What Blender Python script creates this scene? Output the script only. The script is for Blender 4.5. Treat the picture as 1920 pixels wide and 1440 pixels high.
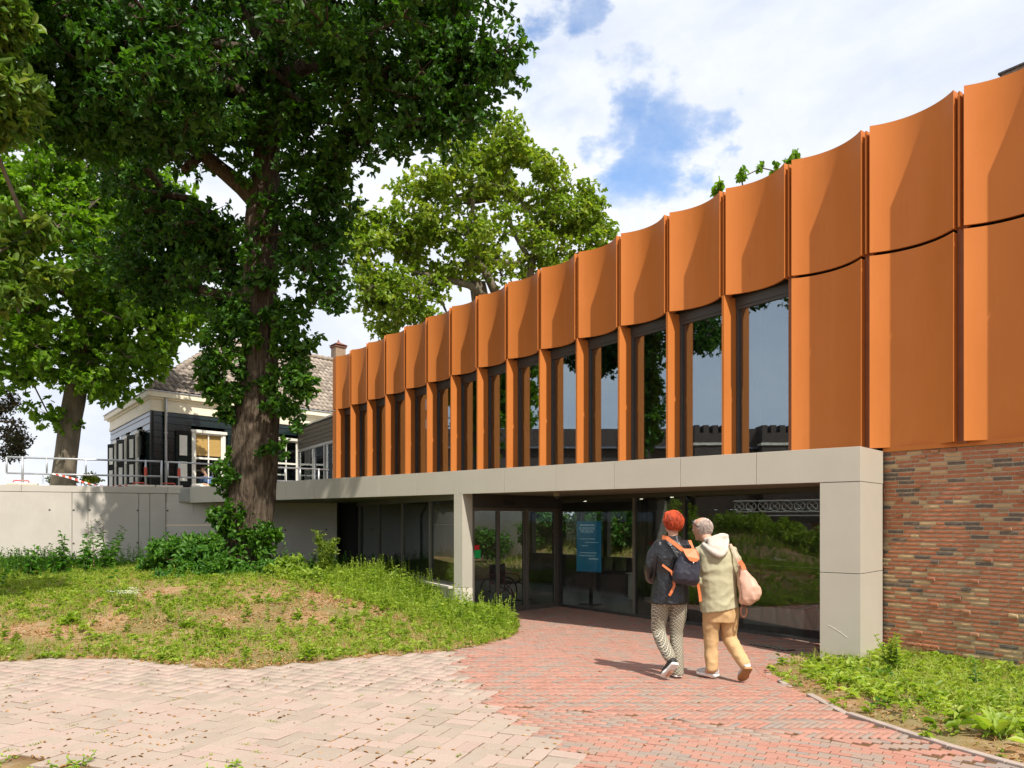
import bpy, math, random
import numpy as np
from mathutils import Vector, Matrix, noise as mnoise

random.seed(7)
rng = np.random.default_rng(11)
sc = bpy.context.scene
for o in list(bpy.data.objects):
    bpy.data.objects.remove(o)
COL = sc.collection

# ------------------------------------------------------------------ camera, sky, sun, exposure
EYE = 1.615
cam_d = bpy.data.cameras.new('camera')
cam = bpy.data.objects.new('camera', cam_d)
COL.objects.link(cam)
cam.location = (0, 0, EYE)
cam.rotation_euler = (math.radians(90), 0, 0)
cam_d.lens = 24.0
cam_d.sensor_fit = 'HORIZONTAL'
cam_d.sensor_width = 32.0
cam_d.shift_y = 256.0 / 1920.0
cam_d.clip_start = 0.05
cam_d.clip_end = 3000
sc.camera = cam

SUN_H = Vector((0.469, -0.884, 0)).normalized()
SUN_EL = math.radians(53)
SUN_DIR = Vector((SUN_H.x * math.cos(SUN_EL), SUN_H.y * math.cos(SUN_EL), math.sin(SUN_EL)))
sun_d = bpy.data.lights.new('sun', 'SUN')
sun_d.energy = 3.5
sun_d.angle = math.radians(0.53)
sun_d.color = (1.0, 0.94, 0.85)
sun = bpy.data.objects.new('sun', sun_d)
COL.objects.link(sun)
sun.location = (10, -20, 40)
sun.rotation_euler = SUN_DIR.to_track_quat('Z', 'Y').to_euler()

world = bpy.data.worlds.new('World')
sc.world = world
world.use_nodes = True
wn = world.node_tree.nodes
wl = world.node_tree.links
wn.clear()
w_out = wn.new('ShaderNodeOutputWorld')
w_sky = wn.new('ShaderNodeTexSky')
w_sky.sky_type = 'NISHITA'
w_sky.sun_disc = False
w_sky.sun_elevation = SUN_EL
w_sky.sun_rotation = math.atan2(SUN_H.x, SUN_H.y)
w_sky.air_density = 1.0
w_sky.dust_density = 0.3
w_sky.ozone_density = 3.0
bg_sky = wn.new('ShaderNodeBackground')
bg_sky.inputs[1].default_value = 0.15
wl.new(w_sky.outputs[0], bg_sky.inputs[0])
w_tc = wn.new('ShaderNodeTexCoord')


def w_math(op, a, b=None, clamp=False):
    n = wn.new('ShaderNodeMath'); n.operation = op; n.use_clamp = clamp
    for i, v in enumerate((a, b)):
        if v is None: continue
        if isinstance(v, (int, float)): n.inputs[i].default_value = v
        else: wl.new(v, n.inputs[i])
    return n.outputs[0]


def w_noise(scale, detail, rough, dist=0.0, offs=(0, 0, 0), stretch=(1, 1, 1)):
    m = wn.new('ShaderNodeMapping')
    m.inputs['Location'].default_value = offs
    m.inputs['Scale'].default_value = stretch
    wl.new(w_tc.outputs['Generated'], m.inputs[0])
    n = wn.new('ShaderNodeTexNoise')
    n.inputs['Scale'].default_value = scale
    n.inputs['Detail'].default_value = detail
    n.inputs['Roughness'].default_value = rough
    n.inputs['Distortion'].default_value = dist
    wl.new(m.outputs[0], n.inputs['Vector'])
    return n.outputs['Fac']


wisp = w_noise(5.0, 8, 0.62, 0.35, stretch=(1, 1, 1.7))
fine = w_noise(14.0, 7, 0.65, 0.2)
big = w_noise(1.7, 4, 0.55, 0.0, offs=(3.1, 1.7, 0.4))
# breaks in the cloud: (direction as x, y, z), inner and outer radius in degrees, depth
gaps = [((0.070, 1, 0.685), 0.3, 3.4, 1.0), ((0.165, 1, 0.550), 0.2, 3.8, 0.9), ((0.245, 1, 0.510), 0.5, 4.4, 1.0), ((0.205, 1, 0.470), 0.5, 4.4, 1.0), ((0.165, 1, 0.432), 0.2, 2.8, 0.65),
        ((0.03, 1, 0.565), 0.3, 4.0, 0.34), ((0.0, 1, 0.625), 0.3, 3.4, 0.3), ((0.10, 1, 0.59), 0.3, 3.4, 0.3)]
# fray the outlines: push the direction about with noise before measuring the distance to a gap
def w_noise_col(scale, detail, stretch):
    m = wn.new('ShaderNodeMapping'); m.inputs['Scale'].default_value = stretch
    wl.new(w_tc.outputs['Generated'], m.inputs[0])
    n = wn.new('ShaderNodeTexNoise'); n.inputs['Scale'].default_value = scale; n.inputs['Detail'].default_value = detail; n.inputs['Roughness'].default_value = 0.6
    wl.new(m.outputs[0], n.inputs['Vector']); return n.outputs['Color']


def w_vec(op, a, b):
    n = wn.new('ShaderNodeVectorMath'); n.operation = op
    for i, v in enumerate((a, b)):
        if isinstance(v, tuple): n.inputs[i].default_value = v
        else: wl.new(v, n.inputs[i])
    return n.outputs[0]


wv = w_vec('MULTIPLY', w_vec('SUBTRACT', w_noise_col(7.0, 6, (1, 1, 1.5)), (0.5, 0.5, 0.5)), (0.30, 0.30, 0.22))
w_dir = w_vec('NORMALIZE', w_vec('ADD', w_tc.outputs['Generated'], wv), (0, 0, 0))
acc = None
for d, r0, r1, dep in gaps:
    v = Vector(d).normalized()
    dn = wn.new('ShaderNodeVectorMath'); dn.operation = 'DOT_PRODUCT'
    wl.new(w_dir, dn.inputs[0])
    dn.inputs[1].default_value = v
    mr = wn.new('ShaderNodeMapRange'); mr.interpolation_type = 'SMOOTHSTEP'
    wl.new(dn.outputs['Value'], mr.inputs[0])
    mr.inputs[1].default_value = math.cos(math.radians(r1)); mr.inputs[2].default_value = math.cos(math.radians(r0))
    mr.inputs[3].default_value = 0; mr.inputs[4].default_value = dep
    acc = mr.outputs[0] if acc is None else w_math('MAXIMUM', acc, mr.outputs[0])
# the rest of the sky: mostly closed cloud with a few thin places
gen = wn.new('ShaderNodeMapRange'); gen.interpolation_type = 'SMOOTHSTEP'
wl.new(big, gen.inputs[0])
gen.inputs[1].default_value = 0.58; gen.inputs[2].default_value = 0.74; gen.inputs[3].default_value = 0; gen.inputs[4].default_value = 0.55
acc = w_math('MAXIMUM', acc, w_math('MULTIPLY', gen.outputs[0], 0.8))
rough_e = w_math('MULTIPLY', w_math('SUBTRACT', wisp, 0.5), 2.0)
rough_f = w_math('MULTIPLY', w_math('SUBTRACT', fine, 0.5), 0.8)
edge = w_math('MULTIPLY', w_math('ADD', rough_e, rough_f), w_math('MULTIPLY', w_math('MINIMUM', w_math('MULTIPLY', acc, 3.0), 1.0), 0.95))
mask = w_math('ADD', acc, edge)
mk = wn.new('ShaderNodeMapRange'); mk.interpolation_type = 'SMOOTHSTEP'
wl.new(mask, mk.inputs[0])
mk.inputs[1].default_value = 0.10; mk.inputs[2].default_value = 1.30
cl_ramp = wn.new('ShaderNodeValToRGB')
cl_mix = w_math('ADD', w_math('MULTIPLY', w_noise(2.6, 6, 0.6, 0.3, offs=(1.3, 0.2, 5.0), stretch=(1, 1, 1.6)), 0.75), w_math('MULTIPLY', wisp, 0.25))
wl.new(cl_mix, cl_ramp.inputs[0])
cl_ramp.color_ramp.elements[0].position = 0.36; cl_ramp.color_ramp.elements[0].color = (0.62, 0.68, 0.80, 1)
cl_ramp.color_ramp.elements[1].position = 0.60; cl_ramp.color_ramp.elements[1].color = (0.88, 0.90, 0.94, 1)
bg_cl = wn.new('ShaderNodeBackground')
wl.new(cl_ramp.outputs[0], bg_cl.inputs[0])
bg_cl.inputs[1].default_value = 0.70
w_mix = wn.new('ShaderNodeMixShader')
wl.new(mk.outputs[0], w_mix.inputs[0]); wl.new(bg_cl.outputs[0], w_mix.inputs[1]); wl.new(bg_sky.outputs[0], w_mix.inputs[2])
wl.new(w_mix.outputs[0], w_out.inputs[0])

sc.view_settings.view_transform = 'Standard'
sc.view_settings.look = 'None'
sc.view_settings.gamma = 1.0
sc.view_settings.use_curve_mapping = False
sc.view_settings.exposure = 0.8
sc.render.engine = 'CYCLES'
sc.cycles.use_denoising = True
sc.cycles.max_bounces = 9
sc.cycles.transparent_max_bounces = 12
sc.cycles.transmission_bounces = 8
sc.cycles.glossy_bounces = 5
sc.cycles.diffuse_bounces = 4
sc.cycles.sample_clamp_indirect = 8.0
sc.cycles.caustics_reflective = False
sc.cycles.caustics_refractive = False


# ------------------------------------------------------------------ material helpers
class NT:
    def __init__(s, name):
        s.m = bpy.data.materials.new(name); s.m.use_nodes = True
        s.n = s.m.node_tree.nodes; s.l = s.m.node_tree.links
        s.b = s.n['Principled BSDF']
        s.out = s.n['Material Output']

    def set(s, k, v):
        if isinstance(v, (int, float)): s.b.inputs[k].default_value = v
        elif isinstance(v, tuple): s.b.inputs[k].default_value = (v + (1,))[:4]
        else: s.l.new(v, s.b.inputs[k])

    def coord(s, kind='Object', scale=(1, 1, 1), rot=(0, 0, 0)):
        t = s.n.new('ShaderNodeTexCoord'); m = s.n.new('ShaderNodeMapping')
        m.inputs['Scale'].default_value = scale; m.inputs['Rotation'].default_value = rot
        s.l.new(t.outputs[kind], m.inputs[0]); return m.outputs[0]

    def noise(s, scale, detail=4, rough=0.55, vec=None, dist=0.0):
        n = s.n.new('ShaderNodeTexNoise')
        n.inputs['Scale'].default_value = scale; n.inputs['Detail'].default_value = detail
        n.inputs['Roughness'].default_value = rough; n.inputs['Distortion'].default_value = dist
        s.l.new(vec if vec is not None else s.coord(), n.inputs['Vector']); return n.outputs['Fac']

    def attr(s, name='tone'):
        a = s.n.new('ShaderNodeAttribute'); a.attribute_name = name; return a.outputs['Fac']

    def ramp(s, fac, stops, interp='LINEAR'):
        r = s.n.new('ShaderNodeValToRGB'); r.color_ramp.interpolation = interp
        e = r.color_ramp.elements
        while len(e) < len(stops): e.new(0.5)
        for i, (p, c) in enumerate(stops):
            e[i].position = p; e[i].color = (c + (1,))[:4] if isinstance(c, tuple) else (c, c, c, 1)
        s.l.new(fac, r.inputs[0]); return r.outputs[0]

    def mix(s, fac, a, b, mode='MIX'):
        m = s.n.new('ShaderNodeMix'); m.data_type = 'RGBA'; m.blend_type = mode
        for i, v in ((0, fac), (6, a), (7, b)):
            if isinstance(v, (int, float)): m.inputs[i].default_value = v
            elif isinstance(v, tuple): m.inputs[i].default_value = (v + (1,))[:4]
            else: s.l.new(v, m.inputs[i])
        return m.outputs[2]

    def math(s, op, a, b=0.0, clamp=False):
        n = s.n.new('ShaderNodeMath'); n.operation = op; n.use_clamp = clamp
        for i, v in enumerate((a, b)):
            if isinstance(v, (int, float)): n.inputs[i].default_value = v
            else: s.l.new(v, n.inputs[i])
        return n.outputs[0]

    def bump(s, h, strength=0.3, dist=0.01):
        b = s.n.new('ShaderNodeBump'); b.inputs['Strength'].default_value = strength; b.inputs['Distance'].default_value = dist
        s.l.new(h, b.inputs['Height']); s.l.new(b.outputs[0], s.b.inputs['Normal'])


def mat(name, col, rough=0.6, var=0.12, nscale=6.0, bump=0.0, bscale=60.0, metal=0.0, spec=0.5, stretch=(1, 1, 1), bdist=0.01, coat=0.0):
    t = NT(name)
    f = t.noise(nscale, 5, 0.6, t.coord(scale=stretch))
    lo = tuple(max(0, c * (1 - var)) for c in col); hi = tuple(min(1, c * (1 + var)) for c in col)
    t.set('Base Color', t.ramp(f, [(0.3, lo), (0.7, hi)]))
    t.set('Roughness', rough); t.set('Metallic', metal); t.set('Specular IOR Level', spec)
    if coat: t.set('Coat Weight', coat)
    if bump: t.bump(t.noise(bscale, 4, 0.6, t.coord(scale=stretch)), bump, bdist)
    return t.m


def mat_leaf(name, dark, mid, light, transl=0.35, rough=0.45):
    t = NT(name)
    c = t.ramp(t.attr('tone'), [(0.0, dark), (0.5, mid), (1.0, light)])
    t.set('Base Color', c); t.set('Roughness', rough); t.set('Specular IOR Level', 0.35)
    tr = t.n.new('ShaderNodeBsdfTranslucent')
    c2 = t.mix(1.0, c, (1.25, 1.35, 0.55), 'MULTIPLY')
    t.l.new(c2, tr.inputs[0])
    mx = t.n.new('ShaderNodeMixShader'); mx.inputs[0].default_value = transl
    t.l.new(t.b.outputs[0], mx.inputs[1]); t.l.new(tr.outputs[0], mx.inputs[2])
    t.l.new(mx.outputs[0], t.out.inputs[0])
    return t.m


def mat_glass(name, tint=(0.30, 0.33, 0.33), f0=0.12, refl=(0.82, 0.87, 0.92)):
    """one face of a coated pane: tinted see-through plus mirror, by angle"""
    t = NT(name)
    tr = t.n.new('ShaderNodeBsdfTransparent'); tr.inputs[0].default_value = tint + (1,)
    gl = t.n.new('ShaderNodeBsdfGlossy'); gl.inputs[0].default_value = refl + (1,); gl.inputs['Roughness'].default_value = 0.0
    lw = t.n.new('ShaderNodeLayerWeight'); lw.inputs['Blend'].default_value = 0.5
    f5 = t.math('POWER', lw.outputs['Facing'], 5.0)
    fr = t.math('ADD', t.math('MULTIPLY', f5, 1.0 - f0), f0, True)
    bm = t.n.new('ShaderNodeBump'); bm.inputs['Strength'].default_value = 0.02; bm.inputs['Distance'].default_value = 0.01
    t.l.new(t.noise(1.2, 2, 0.5), bm.inputs['Height']); t.l.new(bm.outputs[0], gl.inputs['Normal'])
    mx = t.n.new('ShaderNodeMixShader')
    t.l.new(fr, mx.inputs[0]); t.l.new(tr.outputs[0], mx.inputs[1]); t.l.new(gl.outputs[0], mx.inputs[2])
    t.l.new(mx.outputs[0], t.out.inputs[0])
    return t.m


# ------------------------------------------------------------------ mesh helpers
def V(*a):
    return Vector(a)


class MB:
    """collects verts and faces in world coordinates; build() links them as one mesh object"""
    def __init__(s):
        s.v = []; s.f = []; s.smooth = False; s.tones = None

    def add(s, vs, fs):
        o = len(s.v)
        s.v += [tuple(p) for p in vs]
        s.f += [tuple(i + o for i in f) for f in fs]
        return s

    def hexa(s, p):  # 8 corners: bottom 0-3, top 4-7
        return s.add(p, [(3, 2, 1, 0), (4, 5, 6, 7), (0, 1, 5, 4), (1, 2, 6, 5), (2, 3, 7, 6), (3, 0, 4, 7)])

    def box(s, o, ax, ay, az, x0, x1, y0, y1, z0, z1):
        o = Vector(o); ax = Vector(ax); ay = Vector(ay); az = Vector(az)
        P = lambda a, b, c: o + ax * a + ay * b + az * c
        return s.hexa([P(x0, y0, z0), P(x1, y0, z0), P(x1, y1, z0), P(x0, y1, z0), P(x0, y0, z1), P(x1, y0, z1), P(x1, y1, z1), P(x0, y1, z1)])

    def cube(s, x0, x1, y0, y1, z0, z1):
        return s.box((0, 0, 0), (1, 0, 0), (0, 1, 0), (0, 0, 1), x0, x1, y0, y1, z0, z1)

    def prism(s, poly, z0, z1):
        a = sum(poly[i][0] * poly[(i + 1) % len(poly)][1] - poly[(i + 1) % len(poly)][0] * poly[i][1] for i in range(len(poly)))
        if a < 0: poly = poly[::-1]
        n = len(poly)
        vs = [(p[0], p[1], z0) for p in poly] + [(p[0], p[1], z1) for p in poly]
        fs = [tuple(range(n - 1, -1, -1)), tuple(range(n, 2 * n))] + [(i, (i + 1) % n, n + (i + 1) % n, n + i) for i in range(n)]
        return s.add(vs, fs)

    def tube(s, pts, rad, n=8, cap=True):
        pts = [Vector(p) for p in pts]
        if isinstance(rad, (int, float)): rad = [rad] * len(pts)
        rings = []
        up = None
        for i, p in enumerate(pts):
            t = (pts[min(i + 1, len(pts) - 1)] - pts[max(i - 1, 0)])
            t = t.normalized() if t.length > 1e-9 else Vector((0, 0, 1))
            if up is None:
                up = t.orthogonal().normalized()
            a = (up - t * up.dot(t))
            a = a.normalized() if a.length > 1e-6 else t.orthogonal().normalized()
            up = a
            b = t.cross(a)
            rings.append([p + (a * math.cos(k * 2 * math.pi / n) + b * math.sin(k * 2 * math.pi / n)) * rad[i] for k in range(n)])
        return s.loft(rings, cap)

    def loft(s, rings, cap=True):
        n = len(rings[0]); vs = [p for r in rings for p in r]; fs = []
        for i in range(len(rings) - 1):
            for k in range(n):
                fs.append((i * n + k, i * n + (k + 1) % n, (i + 1) * n + (k + 1) % n, (i + 1) * n + k))
        if cap:
            fs.append(tuple(range(n - 1, -1, -1))); fs.append(tuple((len(rings) - 1) * n + k for k in range(n)))
        return s.add(vs, fs)

    def sphere(s, c, rx, ry=None, rz=None, nu=12, nv=8):
        ry = ry or rx; rz = rz or rx; c = Vector(c)
        vs = [c + Vector((0, 0, -rz))]; 
        for j in range(1, nv):
            th = -math.pi / 2 + math.pi * j / nv
            for i in range(nu):
                ph = 2 * math.pi * i / nu
                vs.append(c + Vector((rx * math.cos(th) * math.cos(ph), ry * math.cos(th) * math.sin(ph), rz * math.sin(th))))
        vs.append(c + Vector((0, 0, rz)))
        fs = []
        for i in range(nu):
            fs.append((0, 1 + (i + 1) % nu, 1 + i))
            for j in range(nv - 2):
                a = 1 + j * nu
                fs.append((a + i, a + (i + 1) % nu, a + nu + (i + 1) % nu, a + nu + i))
            a = 1 + (nv - 2) * nu
            fs.append((a + i, a + (i + 1) % nu, len(vs) - 1))
        return s.add(vs, fs)

    def build(s, name, m, parent=None, smooth=False, bevel=0.0, kind=None, label=None):
        org = wloc(parent) if parent else Vector((0, 0, 0))
        me = bpy.data.meshes.new(name)
        me.from_pydata([(p[0] - org.x, p[1] - org.y, p[2] - org.z) for p in s.v], [], s.f)
        me.update()
        o = bpy.data.objects.new(name, me)
        COL.objects.link(o)
        me.materials.append(m)
        if smooth:
            me.polygons.foreach_set('use_smooth', [True] * len(me.polygons))
        if parent: o.parent = parent
        if bevel:
            b = o.modifiers.new('bevel', 'BEVEL'); b.width = bevel; b.segments = 2; b.limit_method = 'ANGLE'; b.angle_limit = math.radians(40)
        if kind: o['kind'] = kind
        if label: o['label'] = label
        return o


def wloc(o):
    p = Vector((0, 0, 0))
    while o is not None:
        p = p + o.location; o = o.parent
    return p


def thing(name, label, cat, loc=(0, 0, 0), group=None, kind=None):
    o = bpy.data.objects.new(name, None); COL.objects.link(o)
    o.location = loc; o.empty_display_size = 0.3
    o['label'] = label; o['category'] = cat
    if group: o['group'] = group
    if kind: o['kind'] = kind
    return o


def tag(o, label=None, cat=None, group=None, kind=None):
    if label: o['label'] = label
    if cat: o['category'] = cat
    if group: o['group'] = group
    if kind: o['kind'] = kind
    return o


def struct(name, mb, m, label=None, smooth=False):
    o = mb.build(name, m, smooth=smooth); o['kind'] = 'structure'
    if label: o['label'] = label
    return o


def np_mesh(name, verts, polys_n, m, parent=None, tone=None, smooth=False, kind=None):
    """verts (N,3) float array, polys_n (P,k) int array of equal sized faces, tone per vertex"""
    org = np.array(wloc(parent)) if parent else np.zeros(3)
    me = bpy.data.meshes.new(name)
    verts = np.asarray(verts, dtype=np.float32) - org.astype(np.float32)
    P, k = polys_n.shape
    me.vertices.add(len(verts)); me.vertices.foreach_set('co', verts.ravel())
    me.loops.add(P * k); me.loops.foreach_set('vertex_index', polys_n.astype(np.int32).ravel())
    me.polygons.add(P)
    me.polygons.foreach_set('loop_start', np.arange(0, P * k, k, dtype=np.int32))
    me.polygons.foreach_set('loop_total', np.full(P, k, dtype=np.int32))
    if smooth: me.polygons.foreach_set('use_smooth', np.ones(P, dtype=bool))
    me.update(calc_edges=True)
    if tone is not None:
        a = me.attributes.new('tone', 'FLOAT', 'POINT'); a.data.foreach_set('value', np.asarray(tone, dtype=np.float32))
    me.materials.append(m)
    o = bpy.data.objects.new(name, me); COL.objects.link(o)
    if parent: o.parent = parent
    if kind: o['kind'] = kind
    return o


def at(px, py, Y):
    """the point of the place that the survey of the photograph puts at pixel (px, py), Y metres ahead"""
    return Vector(((px - 960) / 1440 * Y, Y, EYE + (976 - py) / 1440 * Y))


# ------------------------------------------------------------------ plan of the place
B0 = V(4.46, 9.83, 0)             # canopy corner over the right column
DB = V(-0.75, 0.6617, 0)          # along the canopy front, to the far left
NB = V(0.6617, 0.75, 0)           # into the building from the canopy front
F0 = V(-5.84, 25.48, 0)           # left end of the scalloped facade
DF = V(0.587, -0.8096, 0).normalized()   # along the facade towards the camera
NF = V(-0.8096, -0.587, 0).normalized()  # out of the facade
MOD = 1.2244
Z = V(0, 0, 1)
FLOOR = -0.235
Z_SOFFIT, Z_TOP = 2.12, 2.566


def sstep(a, b, x):
    t = np.clip((x - a) / (b - a), 0, 1); return t * t * (3 - 2 * t)


def zp(x, y):
    s = (np.asarray(x) - B0.x) * -0.6617 + (np.asarray(y) - B0.y) * -0.75
    return FLOOR + 0.235 * sstep(0.3, 3.7, s)


def gpt(px, py):
    z = 0.0
    for _ in range(30):
        Y = 1440 * (EYE - z) / (py - 976); X = (px - 960) / 1440 * Y
        z = 0.5 * z + 0.5 * float(zp(X, Y))
    return (X, Y)


EDGE_L = [(-30.0, 10.6), (-14.0, 9.3)] + [gpt(*p) for p in [(-200, 1242), (0, 1241), (110, 1235), (170, 1234), (250, 1238), (330, 1248), (420, 1256), (500, 1250), (560, 1243), (640, 1236), (700, 1229), (780, 1225),
          (850, 1220), (900, 1211), (935, 1202), (962, 1193), (972, 1184), (966, 1174), (950, 1166), (930, 1160), (905, 1160)]]
PIER_C = (-0.95, 14.62)
BED_L = EDGE_L + [PIER_C, (-1.1, 14.8), (-4.5, 21.7), (-5.1, 22.3), (-9.9, 22.0), (-13.5, 20.3), (-30.0, 12.5)]
KERB = [gpt(*p) for p in [(1429, 1252), (1440, 1265), (1463, 1277), (1518, 1304), (1591, 1339), (1689, 1371), (1783, 1401), (1890, 1431), (2010, 1462)]]
BED_R = [gpt(1536, 1238), gpt(1480, 1243)] + KERB + [(4.6, 3.4), (12, 2.0), (12.0, 4.5), (5.1, 10.55), (4.46, 9.83), (4.08, 10.17)]
SPLIT = [gpt(*p) for p in [(843, 1221), (870, 1262), (888, 1282), (938, 1322), (975, 1341), (1012, 1374), (1056, 1411), (1090, 1440), (1150, 1500)]]
STEP_E = [gpt(*p) for p in [(-260, 1385), (-100, 1398), (0, 1411), (120, 1428), (250, 1452), (330, 1480)]]
PALE = [p for p in EDGE_L if p[0] < SPLIT[0][0] + 0.01] + SPLIT + [(0.75, 3.2), (-1.9, 3.6)] + STEP_E[::-1] + [(-8.5, 6.6), (-14, 8.0)]
RED = SPLIT + [(0.75, 2.6), (4.6, 2.6)] + KERB[::-1] + [gpt(1480, 1243), gpt(1536, 1238), (4.10, 10.2), (4.64, 11.64), (1.02, 16.6), (-0.73, 14.78)] + [PIER_C] + [p for p in EDGE_L[::-1] if p[0] > SPLIT[0][0] - 0.01]


def inpoly(x, y, poly):
    x = np.asarray(x, float); y = np.asarray(y, float); r = np.zeros(x.shape, bool)
    n = len(poly); j = n - 1
    for i in range(n):
        xi, yi = poly[i]; xj, yj = poly[j]
        c = ((yi > y) != (yj > y)) & (x < (xj - xi) * (y - yi) / ((yj - yi) + 1e-12) + xi)
        r ^= c; j = i
    return r


def dist_line(x, y, pts):
    x = np.asarray(x, float); y = np.asarray(y, float); d = np.full(x.shape, 1e9)
    for (ax, ay), (bx, by) in zip(pts[:-1], pts[1:]):
        vx, vy = bx - ax, by - ay
        t = np.clip(((x - ax) * vx + (y - ay) * vy) / (vx * vx + vy * vy + 1e-12), 0, 1)
        d = np.minimum(d, np.hypot(x - ax - t * vx, y - ay - t * vy))
    return d


def gz(x, y):
    """height of the earth"""
    x = np.asarray(x, float); y = np.asarray(y, float)
    z = zp(x, y)
    inl = inpoly(x, y, BED_L)
    d = dist_line(x, y, EDGE_L + [PIER_C])
    up = 0.02 + 0.18 * np.exp(-((x + 13) ** 2 + (y - 17) ** 2) / 60.0) + 0.52 * np.exp(-(((x + 6.0) / 4.2) ** 2 + ((y - 16.2) / 4.6) ** 2)) + 0.25 * np.exp(-((x + 2.6) ** 2 + (y - 14.5) ** 2) / 8.0)
    up = up + 1.7 * np.exp(-(((x + 24) / 7.5) ** 2 + ((y - 11) / 6.0) ** 2))
    z = z + np.where(inl, sstep(0, 3.2, d) * up, 0)
    inr = inpoly(x, y, BED_R)
    dr = dist_line(x, y, KERB)
    z = z + np.where(inr, 0.06 * sstep(0, 0.5, dr) - 0.02, 0)
    # rear garden: a bank behind the entrance hall
    back = (x - 1.0175) * 0.8096 + (y - 16.65) * 0.587
    al = (x - 1.0175) * 0.587 - (y - 16.65) * 0.8096
    z = z + np.where((back > 4.6) & (y > 5), 1.9 * sstep(5.8, 10.5, back) * sstep(-13.5, -10.5, al), 0)
    return z
# ------------------------------------------------------------------ materials
M = {}
M['grey_panel'] = mat('grey_panel', (0.48, 0.445, 0.37), 0.42, 0.05, 1.2, 0.02, 30)
M['dark_frame'] = mat('dark_frame', (0.055, 0.05, 0.045), 0.45, 0.1)
M['bronze_frame'] = mat('bronze_frame', (0.13, 0.115, 0.095), 0.45, 0.08)
M['soffit'] = mat('soffit', (0.26, 0.22, 0.17), 0.6, 0.08)
M['galv'] = mat('galvanised', (0.52, 0.53, 0.54), 0.4, 0.12, 9, metal=0.55)
M['zinc_pipe'] = mat('zinc_pipe', (0.36, 0.39, 0.42), 0.4, 0.1, metal=0.6)
M['white_paint'] = mat('white_paint', (0.80, 0.77, 0.68), 0.5, 0.05, 3)
M['cream_paint'] = mat('cream_paint', (0.88, 0.80, 0.60), 0.5, 0.05, 3)
M['black_paint'] = mat('black_paint', (0.010, 0.020, 0.020), 0.16, 0.25, 3, 0.25, 14, stretch=(1, 1, 6))
M['dark_cladding'] = mat('dark_cladding', (0.10, 0.085, 0.07), 0.6, 0.2, 5, stretch=(1, 1, 8))
M['mortar'] = mat('mortar', (0.46, 0.38, 0.27), 0.95, 0.15, 20, 0.5, 120)
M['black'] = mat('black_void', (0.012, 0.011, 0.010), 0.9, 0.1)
M['interior'] = mat('interior_wall', (0.20, 0.18, 0.155), 0.8, 0.1)
M['interior_floor'] = mat('interior_floor', (0.085, 0.08, 0.075), 0.3, 0.15)
M['rubber'] = mat('rubber', (0.02, 0.02, 0.02), 0.7)
M['chrome'] = mat('chrome', (0.7, 0.7, 0.7), 0.2, 0.03, metal=1.0)
M['red_paint'] = mat('red_paint', (0.35, 0.03, 0.025), 0.35)
M['red_plastic'] = mat('red_plastic', (0.62, 0.08, 0.05), 0.45)
M['green_sign'] = mat('green_sign', (0.02, 0.42, 0.10), 0.4)
M['red_sign'] = mat('red_sign', (0.62, 0.03, 0.03), 0.4)
M['blue_sign'] = mat('blue_sign', (0.015, 0.13, 0.27), 0.4, 0.25, 2.0)
for m_, c_, e_ in ((M['blue_sign'], (0.006, 0.08, 0.14), 0.5),):
    b_ = m_.node_tree.nodes['Principled BSDF']; b_.inputs['Emission Color'].default_value = c_ + (1,); b_.inputs['Emission Strength'].default_value = e_
M['screen_print'] = mat('screen_print', (0.8, 0.84, 0.86), 0.5)
b_ = M['screen_print'].node_tree.nodes['Principled BSDF']; b_.inputs['Emission Color'].default_value = (0.5, 0.7, 0.75, 1); b_.inputs['Emission Strength'].default_value = 0.25
M['white_print'] = mat('white_print', (0.82, 0.84, 0.84), 0.5)
M['blind'] = mat('roller_blind', (0.85, 0.50, 0.16), 0.7, 0.15, 3, stretch=(0.4, 0.4, 20))
M['glass'] = mat_glass('tinted_glass', f0=0.10, tint=(0.66, 0.70, 0.69))
M['glass_up'] = mat_glass('upper_glass', f0=0.27, tint=(0.58, 0.61, 0.64), refl=(0.76, 0.90, 1.0))
M['glass_clear'] = mat_glass('house_glass', (0.90, 0.92, 0.92), 0.04)
t = NT('lit_lens'); t.set('Emission Color', (1.0, 0.85, 0.65)); t.set('Emission Strength', 6.0); M['lit_lens'] = t.m
M['terrace'] = mat('terrace_deck', (0.30, 0.29, 0.27), 0.9, 0.1, 4)
M['roof_felt'] = mat('roof_felt', (0.12, 0.11, 0.10), 0.9, 0.2)
M['flint'] = mat('parapet_cladding', (0.22, 0.20, 0.18), 0.9, 0.5, 40, 0.5, 80)
M['old_brick'] = mat('old_dark_brick', (0.075, 0.055, 0.045), 0.9, 0.4, 6)
M['chimney_brick'] = mat('chimney_brick', (0.32, 0.22, 0.15), 0.9, 0.35, 14)
M['rust_cap'] = mat('rusty_cap', (0.22, 0.09, 0.06), 0.8, 0.3)

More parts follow.
